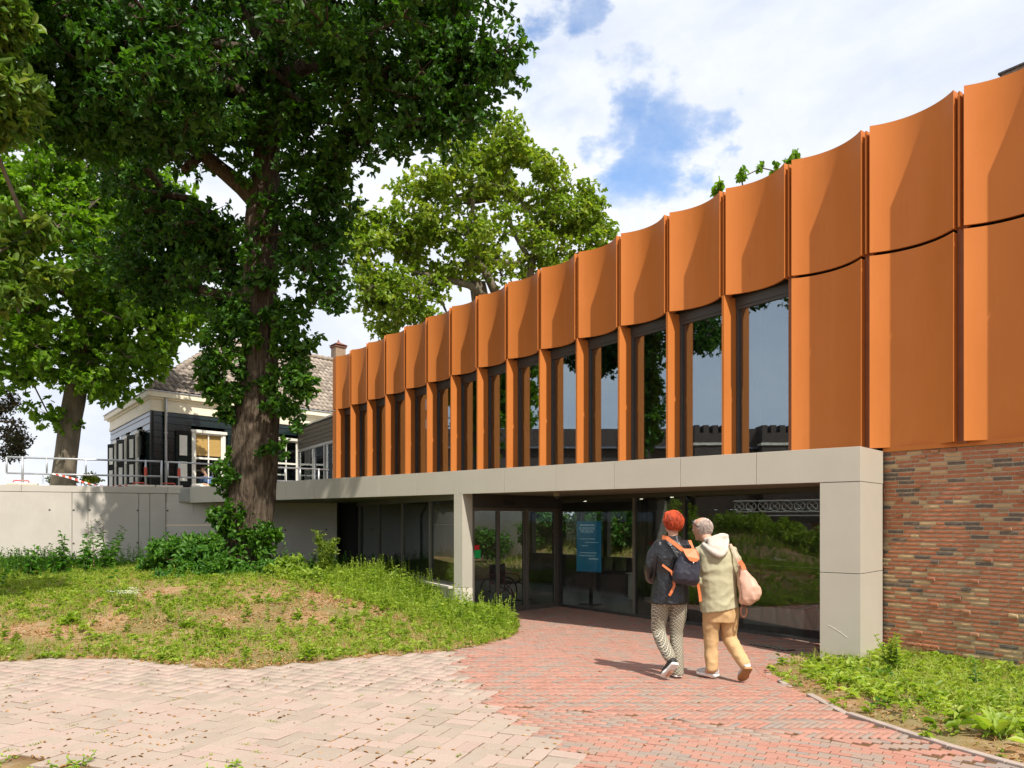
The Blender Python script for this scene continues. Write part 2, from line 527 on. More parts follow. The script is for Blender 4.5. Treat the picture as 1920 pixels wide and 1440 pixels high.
# powder coated orange panels: rain streaks, faint handling marks
t = NT('orange_panel')
c1 = t.noise(1.3, 5, 0.6, t.coord('Object', (1, 1, 0.5)))
st = t.noise(9, 6, 0.7, t.coord('Object', (1, 1, 0.10)))
sp = t.noise(42, 3, 0.5, t.coord('Object', (1, 1, 0.22)))
base = t.ramp(c1, [(0.25, (0.52, 0.165, 0.036)), (0.75, (0.59, 0.196, 0.047))])
base = t.mix(t.ramp(st, [(0.60, 0.0), (0.82, 0.35)]), base, (0.36, 0.105, 0.03))
base = t.mix(t.ramp(sp, [(0.75, 0.0), (0.80, 0.4)]), base, (0.25, 0.07, 0.02))
oi = t.n.new('ShaderNodeObjectInfo')
base = t.mix(t.math('MULTIPLY', oi.outputs['Random'], 0.16), base, (0.40, 0.125, 0.030))
gr = t.n.new('ShaderNodeSeparateXYZ'); t.l.new(t.coord('Object', (1, 1, 1)), gr.inputs[0])
st2 = t.noise(3.5, 5, 0.7, t.coord('Object', (1, 1, 0.06)))
base = t.mix(t.ramp(st2, [(0.50, 0.0), (0.75, 0.22)]), base, (0.64, 0.24, 0.075))
t.set('Base Color', base); t.set('Roughness', t.ramp(st, [(0.3, 0.42), (0.8, 0.6)])); t.set('Specular IOR Level', 0.16)
M['orange'] = t.m
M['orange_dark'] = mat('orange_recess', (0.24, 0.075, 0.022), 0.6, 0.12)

# board marked concrete
t = NT('cast_concrete')
a = t.noise(0.9, 6, 0.62); b = t.noise(5, 5, 0.6, t.coord(scale=(1, 1, 0.25))); c = t.noise(90, 3, 0.6)
base = t.ramp(a, [(0.3, (0.46, 0.42, 0.365)), (0.7, (0.54, 0.50, 0.44))])
base = t.mix(t.ramp(b, [(0.58, 0.0), (0.8, 0.45)]), base, (0.58, 0.55, 0.50))
base = t.mix(t.ramp(c, [(0.70, 0.0), (0.78, 0.35)]), base, (0.24, 0.22, 0.19))
t.set('Base Color', base); t.set('Roughness', 0.85); t.bump(c, 0.15, 0.004)
M['concrete'] = t.m
M['concrete_light'] = mat('pale_concrete', (0.62, 0.57, 0.47), 0.85, 0.14, 3, 0.2, 90)
M['concrete_dark'] = mat('concrete_hole', (0.10, 0.09, 0.08), 0.9)

# facing brick: tone picks the firing colour, grain by noise
t = NT('facing_brick')
tone = t.attr('tone')
base = t.ramp(tone, [(0.0, (0.36, 0.115, 0.055)), (0.22, (0.43, 0.155, 0.075)), (0.42, (0.33, 0.125, 0.07)), (0.58, (0.46, 0.22, 0.12)), (0.66, (0.52, 0.36, 0.19)), (0.80, (0.44, 0.29, 0.16)), (0.86, (0.145, 0.105, 0.085)), (1.0, (0.105, 0.088, 0.078))], 'LINEAR')
g = t.noise(16, 6, 0.65, t.coord('Object', (1, 1, 3))); g2 = t.noise(60, 4, 0.6)
base = t.mix(t.ramp(g, [(0.50, 0.0), (0.74, 0.55)]), base, (0.50, 0.30, 0.17))
base = t.mix(t.ramp(g2, [(0.60, 0.0), (0.75, 0.5)]), base, (0.17, 0.075, 0.045))
t.set('Base Color', base); t.set('Roughness', 0.9); t.bump(t.math('ADD', g, t.math('MULTIPLY', g2, 0.5)), 0.5, 0.01)
M['brick'] = t.m

M['red_joint'] = mat('red_joint_sand', (0.20, 0.125, 0.09), 1.0, 0.2, 30)
# pale concrete pavers with exposed grit
t = NT('pale_paver')
tone = t.attr('tone')
base = t.ramp(tone, [(0.0, (0.31, 0.245, 0.19)), (0.35, (0.36, 0.28, 0.22)), (0.7, (0.40, 0.295, 0.24)), (1.0, (0.37, 0.262, 0.215))])
gp = t.n.new('ShaderNodeNewGeometry')
g = t.noise(80, 4, 0.8, gp.outputs['Position']); g2 = t.noise(2.6, 5, 0.6, gp.outputs['Position']); g3 = t.noise(130, 3, 0.6, gp.outputs['Position'])
base = t.mix(t.ramp(g, [(0.54, 0.0), (0.68, 0.55)]), base, (0.20, 0.145, 0.115))
base = t.mix(t.ramp(g3, [(0.56, 0.0), (0.66, 0.5)]), base, (0.50, 0.44, 0.38))
base = t.mix(t.ramp(g2, [(0.42, 0.0), (0.75, 0.42)]), base, (0.40, 0.34, 0.275))
t.set('Base Color', base); t.set('Roughness', 0.9); t.bump(g, 0.25, 0.003)
M['paver'] = t.m

# clay paving bricks
t = NT('paving_brick')
tone = t.attr('tone')
base = t.ramp(tone, [(0.0, (0.37, 0.168, 0.120)), (0.3, (0.42, 0.205, 0.148)), (0.6, (0.34, 0.165, 0.120)), (0.75, (0.32, 0.205, 0.155)), (0.88, (0.30, 0.225, 0.175)), (1.0, (0.25, 0.21, 0.18))])
gp = t.n.new('ShaderNodeNewGeometry')
g = t.noise(120, 4, 0.65, gp.outputs['Position']); g2 = t.noise(1.6, 5, 0.6, gp.outputs['Position'])
base = t.mix(t.ramp(g, [(0.55, 0.0), (0.75, 0.4)]), base, (0.21, 0.095, 0.07))
base = t.mix(t.ramp(g2, [(0.40, 0.0), (0.75, 0.35)]), base, (0.37, 0.255, 0.20))
t.set('Base Color', base); t.set('Roughness', 0.85); t.bump(g, 0.2, 0.003)
M['paving_brick'] = t.m
M['kerb'] = mat('kerb_stone', (0.36, 0.29, 0.245), 0.9, 0.15, 8, 0.3, 120)

# earth: sandy joints, dry litter, moss
t = NT('earth')
gp = t.n.new('ShaderNodeNewGeometry'); pos = gp.outputs['Position']
n1 = t.noise(0.9, 6, 0.65, pos); n2 = t.noise(7, 6, 0.7, pos); n3 = t.noise(60, 4, 0.7, pos)
bed = t.ramp(n2, [(0.25, (0.15, 0.095, 0.06)), (0.45, (0.34, 0.19, 0.095)), (0.58, (0.42, 0.28, 0.18)), (0.74, (0.42, 0.34, 0.27))])
bed = t.mix(t.ramp(n3, [(0.45, 0.0), (0.7, 0.55)]), bed, (0.42, 0.20, 0.07))
bed = t.mix(t.ramp(n1, [(0.40, 0.75), (0.60, 0.1)]), bed, (0.14, 0.15, 0.045))
jt = t.ramp(n2, [(0.3, (0.10, 0.060, 0.032)), (0.6, (0.17, 0.095, 0.045)), (0.75, (0.10, 0.09, 0.035))])
t.set('Base Color', t.mix(t.attr('tone'), jt, bed)); t.set('Roughness', 1.0); t.set('Specular IOR Level', 0.1)
t.bump(t.math('ADD', n2, t.math('MULTIPLY', n3, 0.5)), 0.8, 0.03)
M['earth'] = t.m

# oak bark: deep vertical plates
t = NT('oak_bark')
vo = t.n.new('ShaderNodeTexNoise'); vo.inputs['Scale'].default_value = 15; vo.inputs['Detail'].default_value = 7; vo.inputs['Roughness'].default_value = 0.65; vo.inputs['Distortion'].default_value = 0.8
t.l.new(t.coord('Object', (1, 1, 0.16)), vo.inputs['Vector'])
b1 = vo.outputs['Fac']; b2 = t.noise(26, 5, 0.65, t.coord('Object', (1, 1, 0.22)), 0.6)
hh = t.math('ADD', b1, t.math('MULTIPLY', b2, 0.5))
t.set('Base Color', t.ramp(hh, [(0.52, (0.022, 0.016, 0.012)), (0.72, (0.105, 0.078, 0.055)), (0.98, (0.21, 0.165, 0.12))]))
t.set('Roughness', 0.95); t.set('Specular IOR Level', 0.1); t.bump(hh, 1.0, 0.10)
M['bark'] = t.m
M['bark_grey'] = mat('grey_bark', (0.15, 0.125, 0.085), 0.95, 0.4, 5, 0.8, 18, stretch=(1, 1, 0.3), bdist=0.04)
M['stem'] = mat('green_stem', (0.13, 0.20, 0.05), 0.6, 0.2)
M['dry_stem'] = mat('dry_stem', (0.22, 0.15, 0.08), 0.8, 0.2)

M['oak_leaf'] = mat_leaf('oak_leaf', (0.018, 0.060, 0.008), (0.042, 0.125, 0.012), (0.120, 0.250, 0.022), 0.36)
M['lime_leaf'] = mat_leaf('lime_leaf', (0.065, 0.16, 0.012), (0.15, 0.29, 0.018), (0.26, 0.40, 0.03), 0.46)
M['young_oak_leaf'] = mat_leaf('young_oak_leaf', (0.09, 0.18, 0.016), (0.21, 0.31, 0.028), (0.40, 0.42, 0.055), 0.48)
M['near_leaf'] = mat_leaf('near_leaf', (0.05, 0.11, 0.014), (0.12, 0.215, 0.025), (0.25, 0.29, 0.045), 0.44)
M['brown_leaf'] = mat_leaf('brown_leaf', (0.05, 0.04, 0.025), (0.10, 0.09, 0.05), (0.16, 0.15, 0.06), 0.3)
M['bush_leaf'] = mat_leaf('bush_leaf', (0.14, 0.20, 0.02), (0.24, 0.29, 0.03), (0.34, 0.36, 0.05), 0.4)
M['grass'] = mat_leaf('grass_blade', (0.12, 0.19, 0.02), (0.30, 0.38, 0.045), (0.54, 0.52, 0.18), 0.52, 0.5)
M['weed'] = mat_leaf('weed_leaf', (0.10, 0.19, 0.016), (0.29, 0.40, 0.045), (0.50, 0.58, 0.14), 0.48)
M['deep_weed'] = mat_leaf('deep_weed_leaf', (0.03, 0.11, 0.014), (0.075, 0.20, 0.022), (0.16, 0.30, 0.04), 0.42)
M['litter'] = mat_leaf('dry_litter', (0.24, 0.12, 0.045), (0.44, 0.22, 0.07), (0.50, 0.36, 0.20), 0.15, 0.8)
M['petal'] = mat_leaf('white_petal', (0.75, 0.75, 0.7), (0.8, 0.8, 0.76), (0.85, 0.85, 0.8), 0.3)

# roof tiles
t = NT('pantile')
tone = t.attr('tone')
base = t.ramp(tone, [(0.0, (0.20, 0.165, 0.14)), (0.5, (0.30, 0.25, 0.21)), (1.0, (0.38, 0.32, 0.27))])
gp = t.n.new('ShaderNodeNewGeometry')
base = t.mix(t.ramp(t.noise(9, 5, 0.65, gp.outputs['Position']), [(0.5, 0.0), (0.72, 0.6)]), base, (0.42, 0.33, 0.18))
t.set('Base Color', base); t.set('Roughness', 0.9)
M['pantile'] = t.m
# ------------------------------------------------------------------ earth sheet
def axis(lo, hi, step, far):
    c = list(np.arange(lo, hi + 1e-6, step)); s = step; a = lo; left = []
    while a > -far: s *= 1.35; a -= s; left.append(a)
    s = step; b = hi; right = []
    while b < far: s *= 1.35; b += s; right.append(b)
    return np.array(left[::-1] + c + right)


gx = axis(-27, 9, 0.2, 900); gy = axis(1.5, 36, 0.2, 900)
XX, YY = np.meshgrid(gx, gy, indexing='ij')
ZZ = gz(XX, YY)
nz = np.array([mnoise.noise((a * 1.7, b * 1.7, 0.3)) * 0.035 + mnoise.noise((a * 6, b * 6, 1.3)) * 0.018 if (-27 < a < 9 and 1 < b < 36) else 0 for a, b in zip(XX.ravel(), YY.ravel())]).reshape(XX.shape)
inp = inpoly(XX, YY, PALE) | inpoly(XX, YY, RED)
dpav = np.minimum(dist_line(XX, YY, EDGE_L), dist_line(XX, YY, KERB))
bedm = (inpoly(XX, YY, BED_L) | inpoly(XX, YY, BED_R))
ZZ = ZZ + np.where(bedm, nz * sstep(0.0, 0.4, dpav), 0) - np.where(bedm, 0.0, np.where(inpoly(XX, YY, RED), 0.010, 0.014))
under = inpoly(XX, YY, [(-0.9, 14.7), (0.95, 16.55), (4.7, 11.5), (5.4, 10.9), (9, 14), (3, 24), (-4.3, 23), (-4.4, 21.8)])
ZZ = ZZ - np.where(under, 0.25, 0)
front_low = (~inp) & (~bedm) & (YY < 6.5) & (XX < -1.0) & (XX > -12)
ZZ = ZZ - np.where(front_low, 0.012, 0)
nxn, nyn = XX.shape
idx = np.arange(nxn * nyn).reshape(nxn, nyn)
quads = np.stack([idx[:-1, :-1].ravel(), idx[1:, :-1].ravel(), idx[1:, 1:].ravel(), idx[:-1, 1:].ravel()], 1)
earth_tone = np.where(inp & ~bedm, 0.0, 1.0)
ground = np_mesh('ground', np.stack([XX.ravel(), YY.ravel(), ZZ.ravel()], 1), quads, M['earth'], tone=earth_tone.ravel(), smooth=True, kind='structure')
ground['label'] = 'sandy earth with dry litter under the weeds and paving'


# ------------------------------------------------------------------ paving: every unit has its own edges
def brick_arrays(cs, dirs, L, W, H, ch, tilt=0.0, zj=0.004, r=rng, zfun=zp, bow=0.0):
    """chamfered blocks lying on the ground; returns verts (N*12,3) and quads; 12 verts: 4 top, 4 chamfer, 4 bottom"""
    cs = np.asarray(cs, float); dirs = np.asarray(dirs, float); N = len(cs)
    ax = dirs; ay = np.stack([-dirs[:, 1], dirs[:, 0]], 1)
    zc = zfun(cs[:, 0], cs[:, 1]) + r.normal(0, zj, N)
    sx = np.array([-1, 1, 1, -1]); sy = np.array([-1, -1, 1, 1])
    tx = r.normal(0, tilt, N); ty = r.normal(0, tilt, N)
    Ls = np.broadcast_to(np.asarray(L, float), (N,)); W = np.broadcast_to(np.asarray(W, float), (N,))
    out = np.zeros((N, 12, 3))
    for lvl, (ins, dz) in enumerate(((ch, 0.0), (0.0, -ch), (0.0, -H))):
        for k in range(4):
            lx = sx[k] * (Ls / 2 - ins); ly = sy[k] * (W / 2 - ins)
            px = cs[:, 0] + ax[:, 0] * lx + ay[:, 0] * ly
            py = cs[:, 1] + ax[:, 1] * lx + ay[:, 1] * ly
            z = zfun(px, py) - zfun(cs[:, 0], cs[:, 1]) + zc + tx * lx + ty * ly + dz
            out[:, lvl * 4 + k] = np.stack([px, py, z], 1)
    q = [(0, 1, 2, 3)] + [(4 + k, 4 + (k + 1) % 4, (k + 1) % 4, k) for k in range(4)] + [(8 + k, 8 + (k + 1) % 4, 4 + (k + 1) % 4, 4 + k) for k in range(4)]
    return out, np.array(q)


def lay(name, stuff_name, parent, arr, q, tones, m, keep, nvar=14):
    """the nearest `keep` units become objects, the rest one mesh"""
    N = len(arr)
    cen = arr[:, :4].mean(1)
    Y = np.maximum(cen[:, 1], 0.1); px = 960 + 1440 * cen[:, 0] / Y; py = 976 - 1440 * (cen[:, 2] - EYE) / Y
    vis = (px > -40) & (px < 1960) & (py < 1465)
    score = np.where(vis, Y, 1e6 + Y)
    order = np.argsort(score)
    near = order[:keep]; rest = order[keep:]
    var = []
    src = near[:nvar]
    for k in near:
        v = arr[k]
        c = v[:4].mean(0)
        if len(var) < nvar:
            me = bpy.data.meshes.new(name)
            e = v[1] - v[0]; ang = math.atan2(e[1], e[0])
            R = np.array([[math.cos(-ang), -math.sin(-ang), 0], [math.sin(-ang), math.cos(-ang), 0], [0, 0, 1]])
            loc = (v - c) @ R.T
            me.from_pydata([tuple(p) for p in loc], [], [tuple(int(i) for i in f) for f in q])
            a = me.attributes.new('tone', 'FLOAT', 'POINT'); a.data.foreach_set('value', np.full(12, tones[k], np.float32))
            me.materials.append(m); me.update()
            var.append((me, tones[k]))
        me = min(random.sample(var, min(6, len(var))), key=lambda t: abs(t[1] - tones[k]))[0]
        o = bpy.data.objects.new(name, me); COL.objects.link(o)
        e = v[1] - v[0]; f = v[3] - v[0]
        ex = Vector(e).normalized(); ez = ex.cross(Vector(f)).normalized(); ey = ez.cross(ex)
        o.rotation_euler = Matrix((ex, ey, ez)).transposed().to_euler()
        o.location = Vector(c) - wloc(parent)
        o.parent = parent
    if len(rest):
        vs = arr[rest].reshape(-1, 3)
        qs = (np.arange(len(rest))[:, None, None] * 12 + q[None]).reshape(-1, 4)
        o = np_mesh(stuff_name, vs, qs, m, parent, np.repeat(tones[rest], 12), kind='stuff')


# pale square-pattern pavers, laid in pairs turned crosswise
S = 0.262
A = np.array([0.364, 0.931]); A /= np.linalg.norm(A); Bd = np.array([A[1], -A[0]])
cs, ds = [], []
CELL0 = np.array([-1.4, 6.5]); CELLS = set()
SPL = PALE
for i in range(-60, 40):
    for j in range(-30, 60):
        c = CELL0 + Bd * i * S + A * j * S
        if c[1] > 14 or c[1] < 2 or abs(c[0]) > 13: continue
        near_split = dist_line(c[0:1], c[1:2], SPLIT)[0] < 0.5 and c[1] < SPLIT[0][1] - 0.1
        inside = bool(inpoly(c[0:1], c[1:2], PALE)[0])
        if near_split:
            if not inside: continue
            CELLS.add((i, j))
        elif inside: CELLS.add((i, j))
        along = A if (i + j) % 2 else Bd
        other = Bd if (i + j) % 2 else A
        for s_ in (-1, 1):
            cs.append(c + other * s_ * S / 4); ds.append(along)
cs = np.array(cs); ds = np.array(ds)
keep_ = inpoly(cs[:, 0], cs[:, 1], PALE) | np.array([(dist_line(c[0:1], c[1:2], SPLIT)[0] < 0.2) and tuple(np.round([(c - CELL0) @ Bd / S, (c - CELL0) @ A / S]).astype(int)) in CELLS for c in cs])
keep_ &= np.array([(not (dist_line(c[0:1], c[1:2], SPLIT)[0] < 0.35)) or tuple(np.round([(c - CELL0) @ Bd / S, (c - CELL0) @ A / S]).astype(int)) in CELLS for c in cs])
cs, ds = cs[keep_], ds[keep_]
cs = cs + rng.normal(0, 0.0022, cs.shape)
arr, q = brick_arrays(cs, ds, S - 0.010, S / 2 - 0.010, 0.07, 0.005, 0.010, 0.0022)
pale = struct('pale_paving', MB().prism([(p[0], p[1]) for p in PALE], -0.12, -0.075), M['earth'], 'path of pale grit faced pavers laid in crossed pairs')
lay('paver', 'pavers_beyond', pale, arr, q, rng.random(len(cs)), M['paver'], 290)

# red clay bricks: rows bent round the corner in front, herringbone behind
red = struct('red_brick_paving', MB().prism([gpt(1100, 1420), gpt(1500, 1420), gpt(1300, 1380)], -0.12, -0.09), M['earth'], 'red clay brick forecourt sloping down to the glass entrance')
cs, ds, Ls = [], [], []
BW, BL = 0.066, 0.138
cx, cy, R0 = -1.56, -0.13, 6.96
for k in range(76):
    R = R0 - BW / 2 - k * BW
    da = BL / R
    off = (k % 2) * 0.5 + 0.14 * random.random() - ((math.radians(57) * R / BL) % 1.0)
    for n_ in range(int(1.9 / da)):
        a = math.radians(5) + (n_ + off) * da
        cs.append((cx + R * math.cos(a), cy + R * math.sin(a))); ds.append((math.sin(a), -math.cos(a)))
cs = np.array(cs); ds = np.array(ds)
W_ = 0.05
n_arc = len(cs)
hb, hd = [], []
for x in range(-170, 170):
    for y in range(-170, 170):
        k = (x - y) % 8
        if k == 0: p = ((x + 2) * W_, (y + 0.5) * W_); d = (1, 0)
        elif k == 7: p = ((x + 0.5) * W_, (y + 2) * W_); d = (0, 1)
        else: continue
        c45 = math.sqrt(0.5)
        hb.append((0.5 + (p[0] + p[1]) * c45, 10.5 + (p[1] - p[0]) * c45)); hd.append(((d[0] + d[1]) * c45, (d[1] - d[0]) * c45))
hb = np.array(hb); hd = np.array(hd)
rr = np.hypot(hb[:, 0] - cx, hb[:, 1] - cy)
hb, hd = hb[rr > R0 + 0.02], hd[rr > R0 + 0.02]
cs = np.concatenate([cs, hb]); ds = np.concatenate([ds, hd])
Ls = np.concatenate([np.full(n_arc, BL), np.full(len(hb), 4 * W_)]); Ws = np.concatenate([np.full(n_arc, BW), np.full(len(hb), W_)])
nearS = dist_line(cs[:, 0], cs[:, 1], SPLIT) < 0.35
hit = np.zeros(len(cs), int)
for off in (-0.42, -0.2, 0, 0.2, 0.42):
    pp = cs + ds * off * Ls[:, None]
    ij = np.round(np.stack([(pp - CELL0) @ Bd / S, (pp - CELL0) @ A / S], 1)).astype(int)
    c_ = np.array([(int(a_), int(b_)) in CELLS for a_, b_ in ij]); hit += c_
ok = (inpoly(cs[:, 0], cs[:, 1], RED) | (nearS & (cs[:, 1] < SPLIT[0][1]))) & (hit < 5) & (dist_line(cs[:, 0], cs[:, 1], KERB) > 0.04)
cs, ds, Ls, Ws = cs[ok], ds[ok], Ls[ok], Ws[ok]; sunk = hit[ok] > 0
cs = cs + rng.normal(0, 0.0012, cs.shape)
arr, q = brick_arrays(cs, ds, Ls - 0.007, (Ws - 0.0062), 0.06, 0.0024, 0.007, 0.0012)
arr[sunk, :, 2] -= 0.006
lay('brick', 'bricks_beyond', red, arr, q, np.where(rng.random(len(cs)) < 0.36, 0.7 + 0.3 * rng.random(len(cs)), 0.7 * rng.random(len(cs))), M['paving_brick'], 290)

# kerb of narrow stones round the right bed
kerb = struct('kerb', MB().box((KERB[2][0], KERB[2][1], -0.15), (1, 0, 0), (0, 1, 0), (0, 0, 1), -.04, .04, -.04, .04, 0, 0.03), M['kerb'], 'narrow pale kerb round the right bed')
pts = [Vector((p[0], p[1], 0)) for p in KERB]
for a, b in zip(pts[1:-1], pts[2:]):
    n_ = max(1, round((b - a).length / 0.8))
    for k in range(n_):
        p0 = a.lerp(b, k / n_); p1 = a.lerp(b, (k + 1) / n_)
        d = (p1 - p0); L = d.length; d.normalize(); nn = V(-d.y, d.x, 0)
        z0 = float(zp(p0.x, p0.y))
        m = MB().box((p0.x, p0.y, z0), d, nn, Z, 0.002, L - 0.002, -0.035, 0.03, -0.12, 0.016 + 0.006 * random.random())
        m.build('kerb_stone', M['kerb'], kerb, bevel=0.006)
# curved nose of half bricks
for k in range(9):
    a = k / 8
    p = pts[0].lerp(pts[1], min(1, a * 2)).lerp(pts[2], max(0, a * 2 - 1))
    d = (pts[2] - pts[0]).normalized(); nn = V(-d.y, d.x, 0)
    z0 = float(zp(p.x, p.y))
    b_ = MB().box((p.x, p.y, z0), d, nn, Z, -0.03, 0.03, -0.09, 0.05, -0.1, 0.012)
    o = b_.build('brick', M['paving_brick'], red, bevel=0.004)

# slot drain in front of the glass
g0 = gpt(1415, 1208); g1 = gpt(1482, 1220)
dr = thing('drain_grate', 'dark slotted drain grate in the paving before the glass wall', 'drain', (g0[0], g0[1], FLOOR))
d = V(g1[0] - g0[0], g1[1] - g0[1], 0); L = d.length; d.normalize(); nn = V(-d.y, d.x, 0)
MB().box((g0[0], g0[1], FLOOR), d, nn, Z, -0.02, L + 0.02, -0.09, 0.09, -0.04, 0.006).build('frame', M['black'], dr)
for k in range(9):
    MB().box((g0[0], g0[1], FLOOR), d, nn, Z, L * k / 9 + 0.01, L * (k + 0.55) / 9 + 0.01, -0.075, 0.075, 0.0, 0.016).build('bar', M['soffit'], dr)
# ------------------------------------------------------------------ upper storey with scalloped panels
ZB, ZM0, ZM1, ZT = EYE + 1.0, EYE + 3.655, EYE + 3.70, EYE + 5.45
mus = thing('museum_building', 'upper storey of the museum clad in scalloped orange metal panels', 'building', (F0.x, F0.y, ZB))


def fp(u, d, z):  # facade frame: u along, d depth behind the cusp line
    return F0 + DF * u - NF * d + Z * z


NPAN = 20
SAG = 0.185
CH = MOD - 0.125


def scallop(u0, z0, z1):
    m = MB(); n = 18
    R = ((CH / 2) ** 2 + SAG ** 2) / (2 * SAG); half = math.asin(CH / 2 / R)
    prof = []
    for k in range(n + 1):
        a = -half + 2 * half * k / n
        prof.append((u0 + CH / 2 + R * math.sin(a), R * math.cos(a) - (R - SAG)))
    inner = [(u, d + 0.035) for u, d in prof]
    outline = prof + inner[::-1]
    N = len(outline)
    vs = [fp(u, d, z0) for u, d in outline] + [fp(u, d, z1) for u, d in outline]
    fs = []
    for i in range(N):
        j = (i + 1) % N
        fs.append((i, j, N + j, N + i))
    for k in range(n):
        a, b, c, d_ = k, k + 1, N - 2 - k, N - 1 - k
        fs.append((a, d_, c, b)); fs.append((N + a, N + b, N + c, N + d_))
    m.add(vs, fs)
    # folded returns at both cusps
    for uu0, uu1 in ((u0 + 0.0, u0 + 0.018), (u0 + CH - 0.018, u0 + CH)):
        m.hexa([fp(uu0, 0.037, z0), fp(uu1, 0.037, z0), fp(uu1, 0.15, z0), fp(uu0, 0.15, z0), fp(uu0, 0.037, z1), fp(uu1, 0.037, z1), fp(uu1, 0.15, z1), fp(uu0, 0.15, z1)])
    return m


def fbox(u0, u1, d0, d1, z0, z1, mb=None):
    mb = mb or MB()
    return mb.hexa([fp(u0, d0, z0), fp(u1, d0, z0), fp(u1, d1, z0), fp(u0, d1, z0), fp(u0, d0, z1), fp(u1, d0, z1), fp(u1, d1, z1), fp(u0, d1, z1)])


def shade_flat_smooth(o, ang=30):
    o.data.polygons.foreach_set('use_smooth', [True] * len(o.data.polygons))
    o.modifiers.new('es', 'EDGE_SPLIT').split_angle = math.radians(ang)


for i in range(NPAN):
    u0 = i * MOD
    jit = random.uniform(-0.004, 0.004)
    o = scallop(u0, ZM1, ZT + jit).build('facade_panel', M['orange'], mus); shade_flat_smooth(o)
    if i >= 14:
        o = scallop(u0, ZB, ZM0).build('facade_panel', M['orange'], mus); shade_flat_smooth(o)
    # recessed strip between the panels
    if i > 0:
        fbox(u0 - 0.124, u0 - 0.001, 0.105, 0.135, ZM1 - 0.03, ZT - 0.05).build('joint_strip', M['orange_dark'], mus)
        fbox(u0 - 0.085, u0 - 0.06, 0.03, 0.105, ZM1 + 0.01, ZT - 0.03).build('joint_fin', M['orange'], mus)
        if i >= 14:
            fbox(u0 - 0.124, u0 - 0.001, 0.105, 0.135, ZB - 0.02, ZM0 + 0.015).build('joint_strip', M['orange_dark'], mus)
# jambs and windows below the first fourteen panels
for i in range(15):
    u0 = i * MOD
    ua, ub = (u0 - 0.075, u0 - 0.02) if i else (0.0, 0.05)
    if i < 14:
        fbox(ua, ub, -0.01, 0.31, ZB - 0.1, ZM1 - 0.004).build('fin', M['orange'], mus, bevel=0.006)
for i in range(14):
    u0 = i * MOD
    wa, wb = u0 - 0.015 if i else 0.055, u0 + MOD - 0.08
    zs, zh = ZB - 0.05, ZM1 - 0.15
    fbox(wa, wb, 0.272, 0.33, zh + 0.001, ZM1 - 0.002).build('head_beam', M['dark_frame'], mus)
    fr = MB()
    for a, b in ((wa + 0.001, wa + 0.05), (wb - 0.045, wb - 0.001)):
        fbox(a, b, 0.285, 0.355, zs + 0.051, zh - 0.051, fr)
    fbox(wa + 0.001, wb - 0.001, 0.285, 0.355, zh - 0.05, zh, fr); fbox(wa + 0.001, wb - 0.001, 0.285, 0.355, zs, zs + 0.05, fr)
    w = fr.build('window', M['dark_frame'], mus)
    fbox(wa + 0.05, wb - 0.045, 0.315, 0.325, zs + 0.05, zh - 0.05).build('pane', M['glass_up'], w)
    # inner mullion and lamella behind the glass
    fbox(wa + 0.20, wa + 0.24, 0.50, 0.56, zs, zh).build('mullion', M['dark_frame'], w)
# left end return, base flashing, roof and back
MB().hexa([fp(-0.27, 0.0, ZB - 0.1), fp(-0.02, 0.0, ZB - 0.1), fp(-0.02, 0.25, ZB - 0.1), fp(-0.27, 0.25, ZB - 0.1), fp(-0.27, 0, ZM0), fp(-0.02, 0, ZM0), fp(-0.02, 0.25, ZM0), fp(-0.27, 0.25, ZM0)]).build('corner_panel', M['orange'], mus)
fbox(-0.27, -0.02, 0.0, 0.25, ZM1, ZT - 0.03).build('corner_panel', M['orange'], mus)
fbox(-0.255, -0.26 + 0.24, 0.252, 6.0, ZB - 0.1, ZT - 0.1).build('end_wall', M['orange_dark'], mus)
fbox(0.0, NPAN * MOD, 0.26, 6.0, ZT - 0.35, ZT - 0.1).build('roof', M['roof_felt'], mus)
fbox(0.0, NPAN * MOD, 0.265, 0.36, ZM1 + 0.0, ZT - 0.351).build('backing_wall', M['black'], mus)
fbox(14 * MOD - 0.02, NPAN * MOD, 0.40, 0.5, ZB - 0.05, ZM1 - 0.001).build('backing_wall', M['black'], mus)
fbox(0.0, NPAN * MOD, 5.2, 5.3, ZB - 0.1, ZT - 0.352).build('inner_wall', M['interior'], mus)
fbox(0.0, NPAN * MOD, 0.36, 5.2, ZB - 0.16, ZB - 0.10).build('upper_floor', M['interior_floor'], mus)
fbox(16.25 * MOD, NPAN * MOD, 0.30, 0.62, ZT - 0.09, EYE + 5.545).build('parapet', M['flint'], mus)
fbox(16.25 * MOD - 0.03, NPAN * MOD, 0.28, 0.64, EYE + 5.546, EYE + 5.57).build('parapet_cap', M['dark_frame'], mus)
# things dimly seen on the upper floor
for u in (3.1, 6.2, 9.0, 12.4):
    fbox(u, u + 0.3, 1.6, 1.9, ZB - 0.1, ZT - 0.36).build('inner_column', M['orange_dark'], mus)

# ------------------------------------------------------------------ canopy with fascia panels, column and pier
can = thing('entrance_canopy', 'long grey panelled canopy over the museum entrance on a square column', 'canopy', (B0.x, B0.y, FLOOR))


def bp(t, w, z):
    return B0 + DB * t + NB * w + Z * z


def bbox(t0, t1, w0, w1, z0, z1, mb=None):
    mb = mb or MB()
    return mb.hexa([bp(t1, w0, z0), bp(t0, w0, z0), bp(t0, w1, z0), bp(t1, w1, z0), bp(t1, w0, z1), bp(t0, w0, z1), bp(t0, w1, z1), bp(t1, w1, z1)])


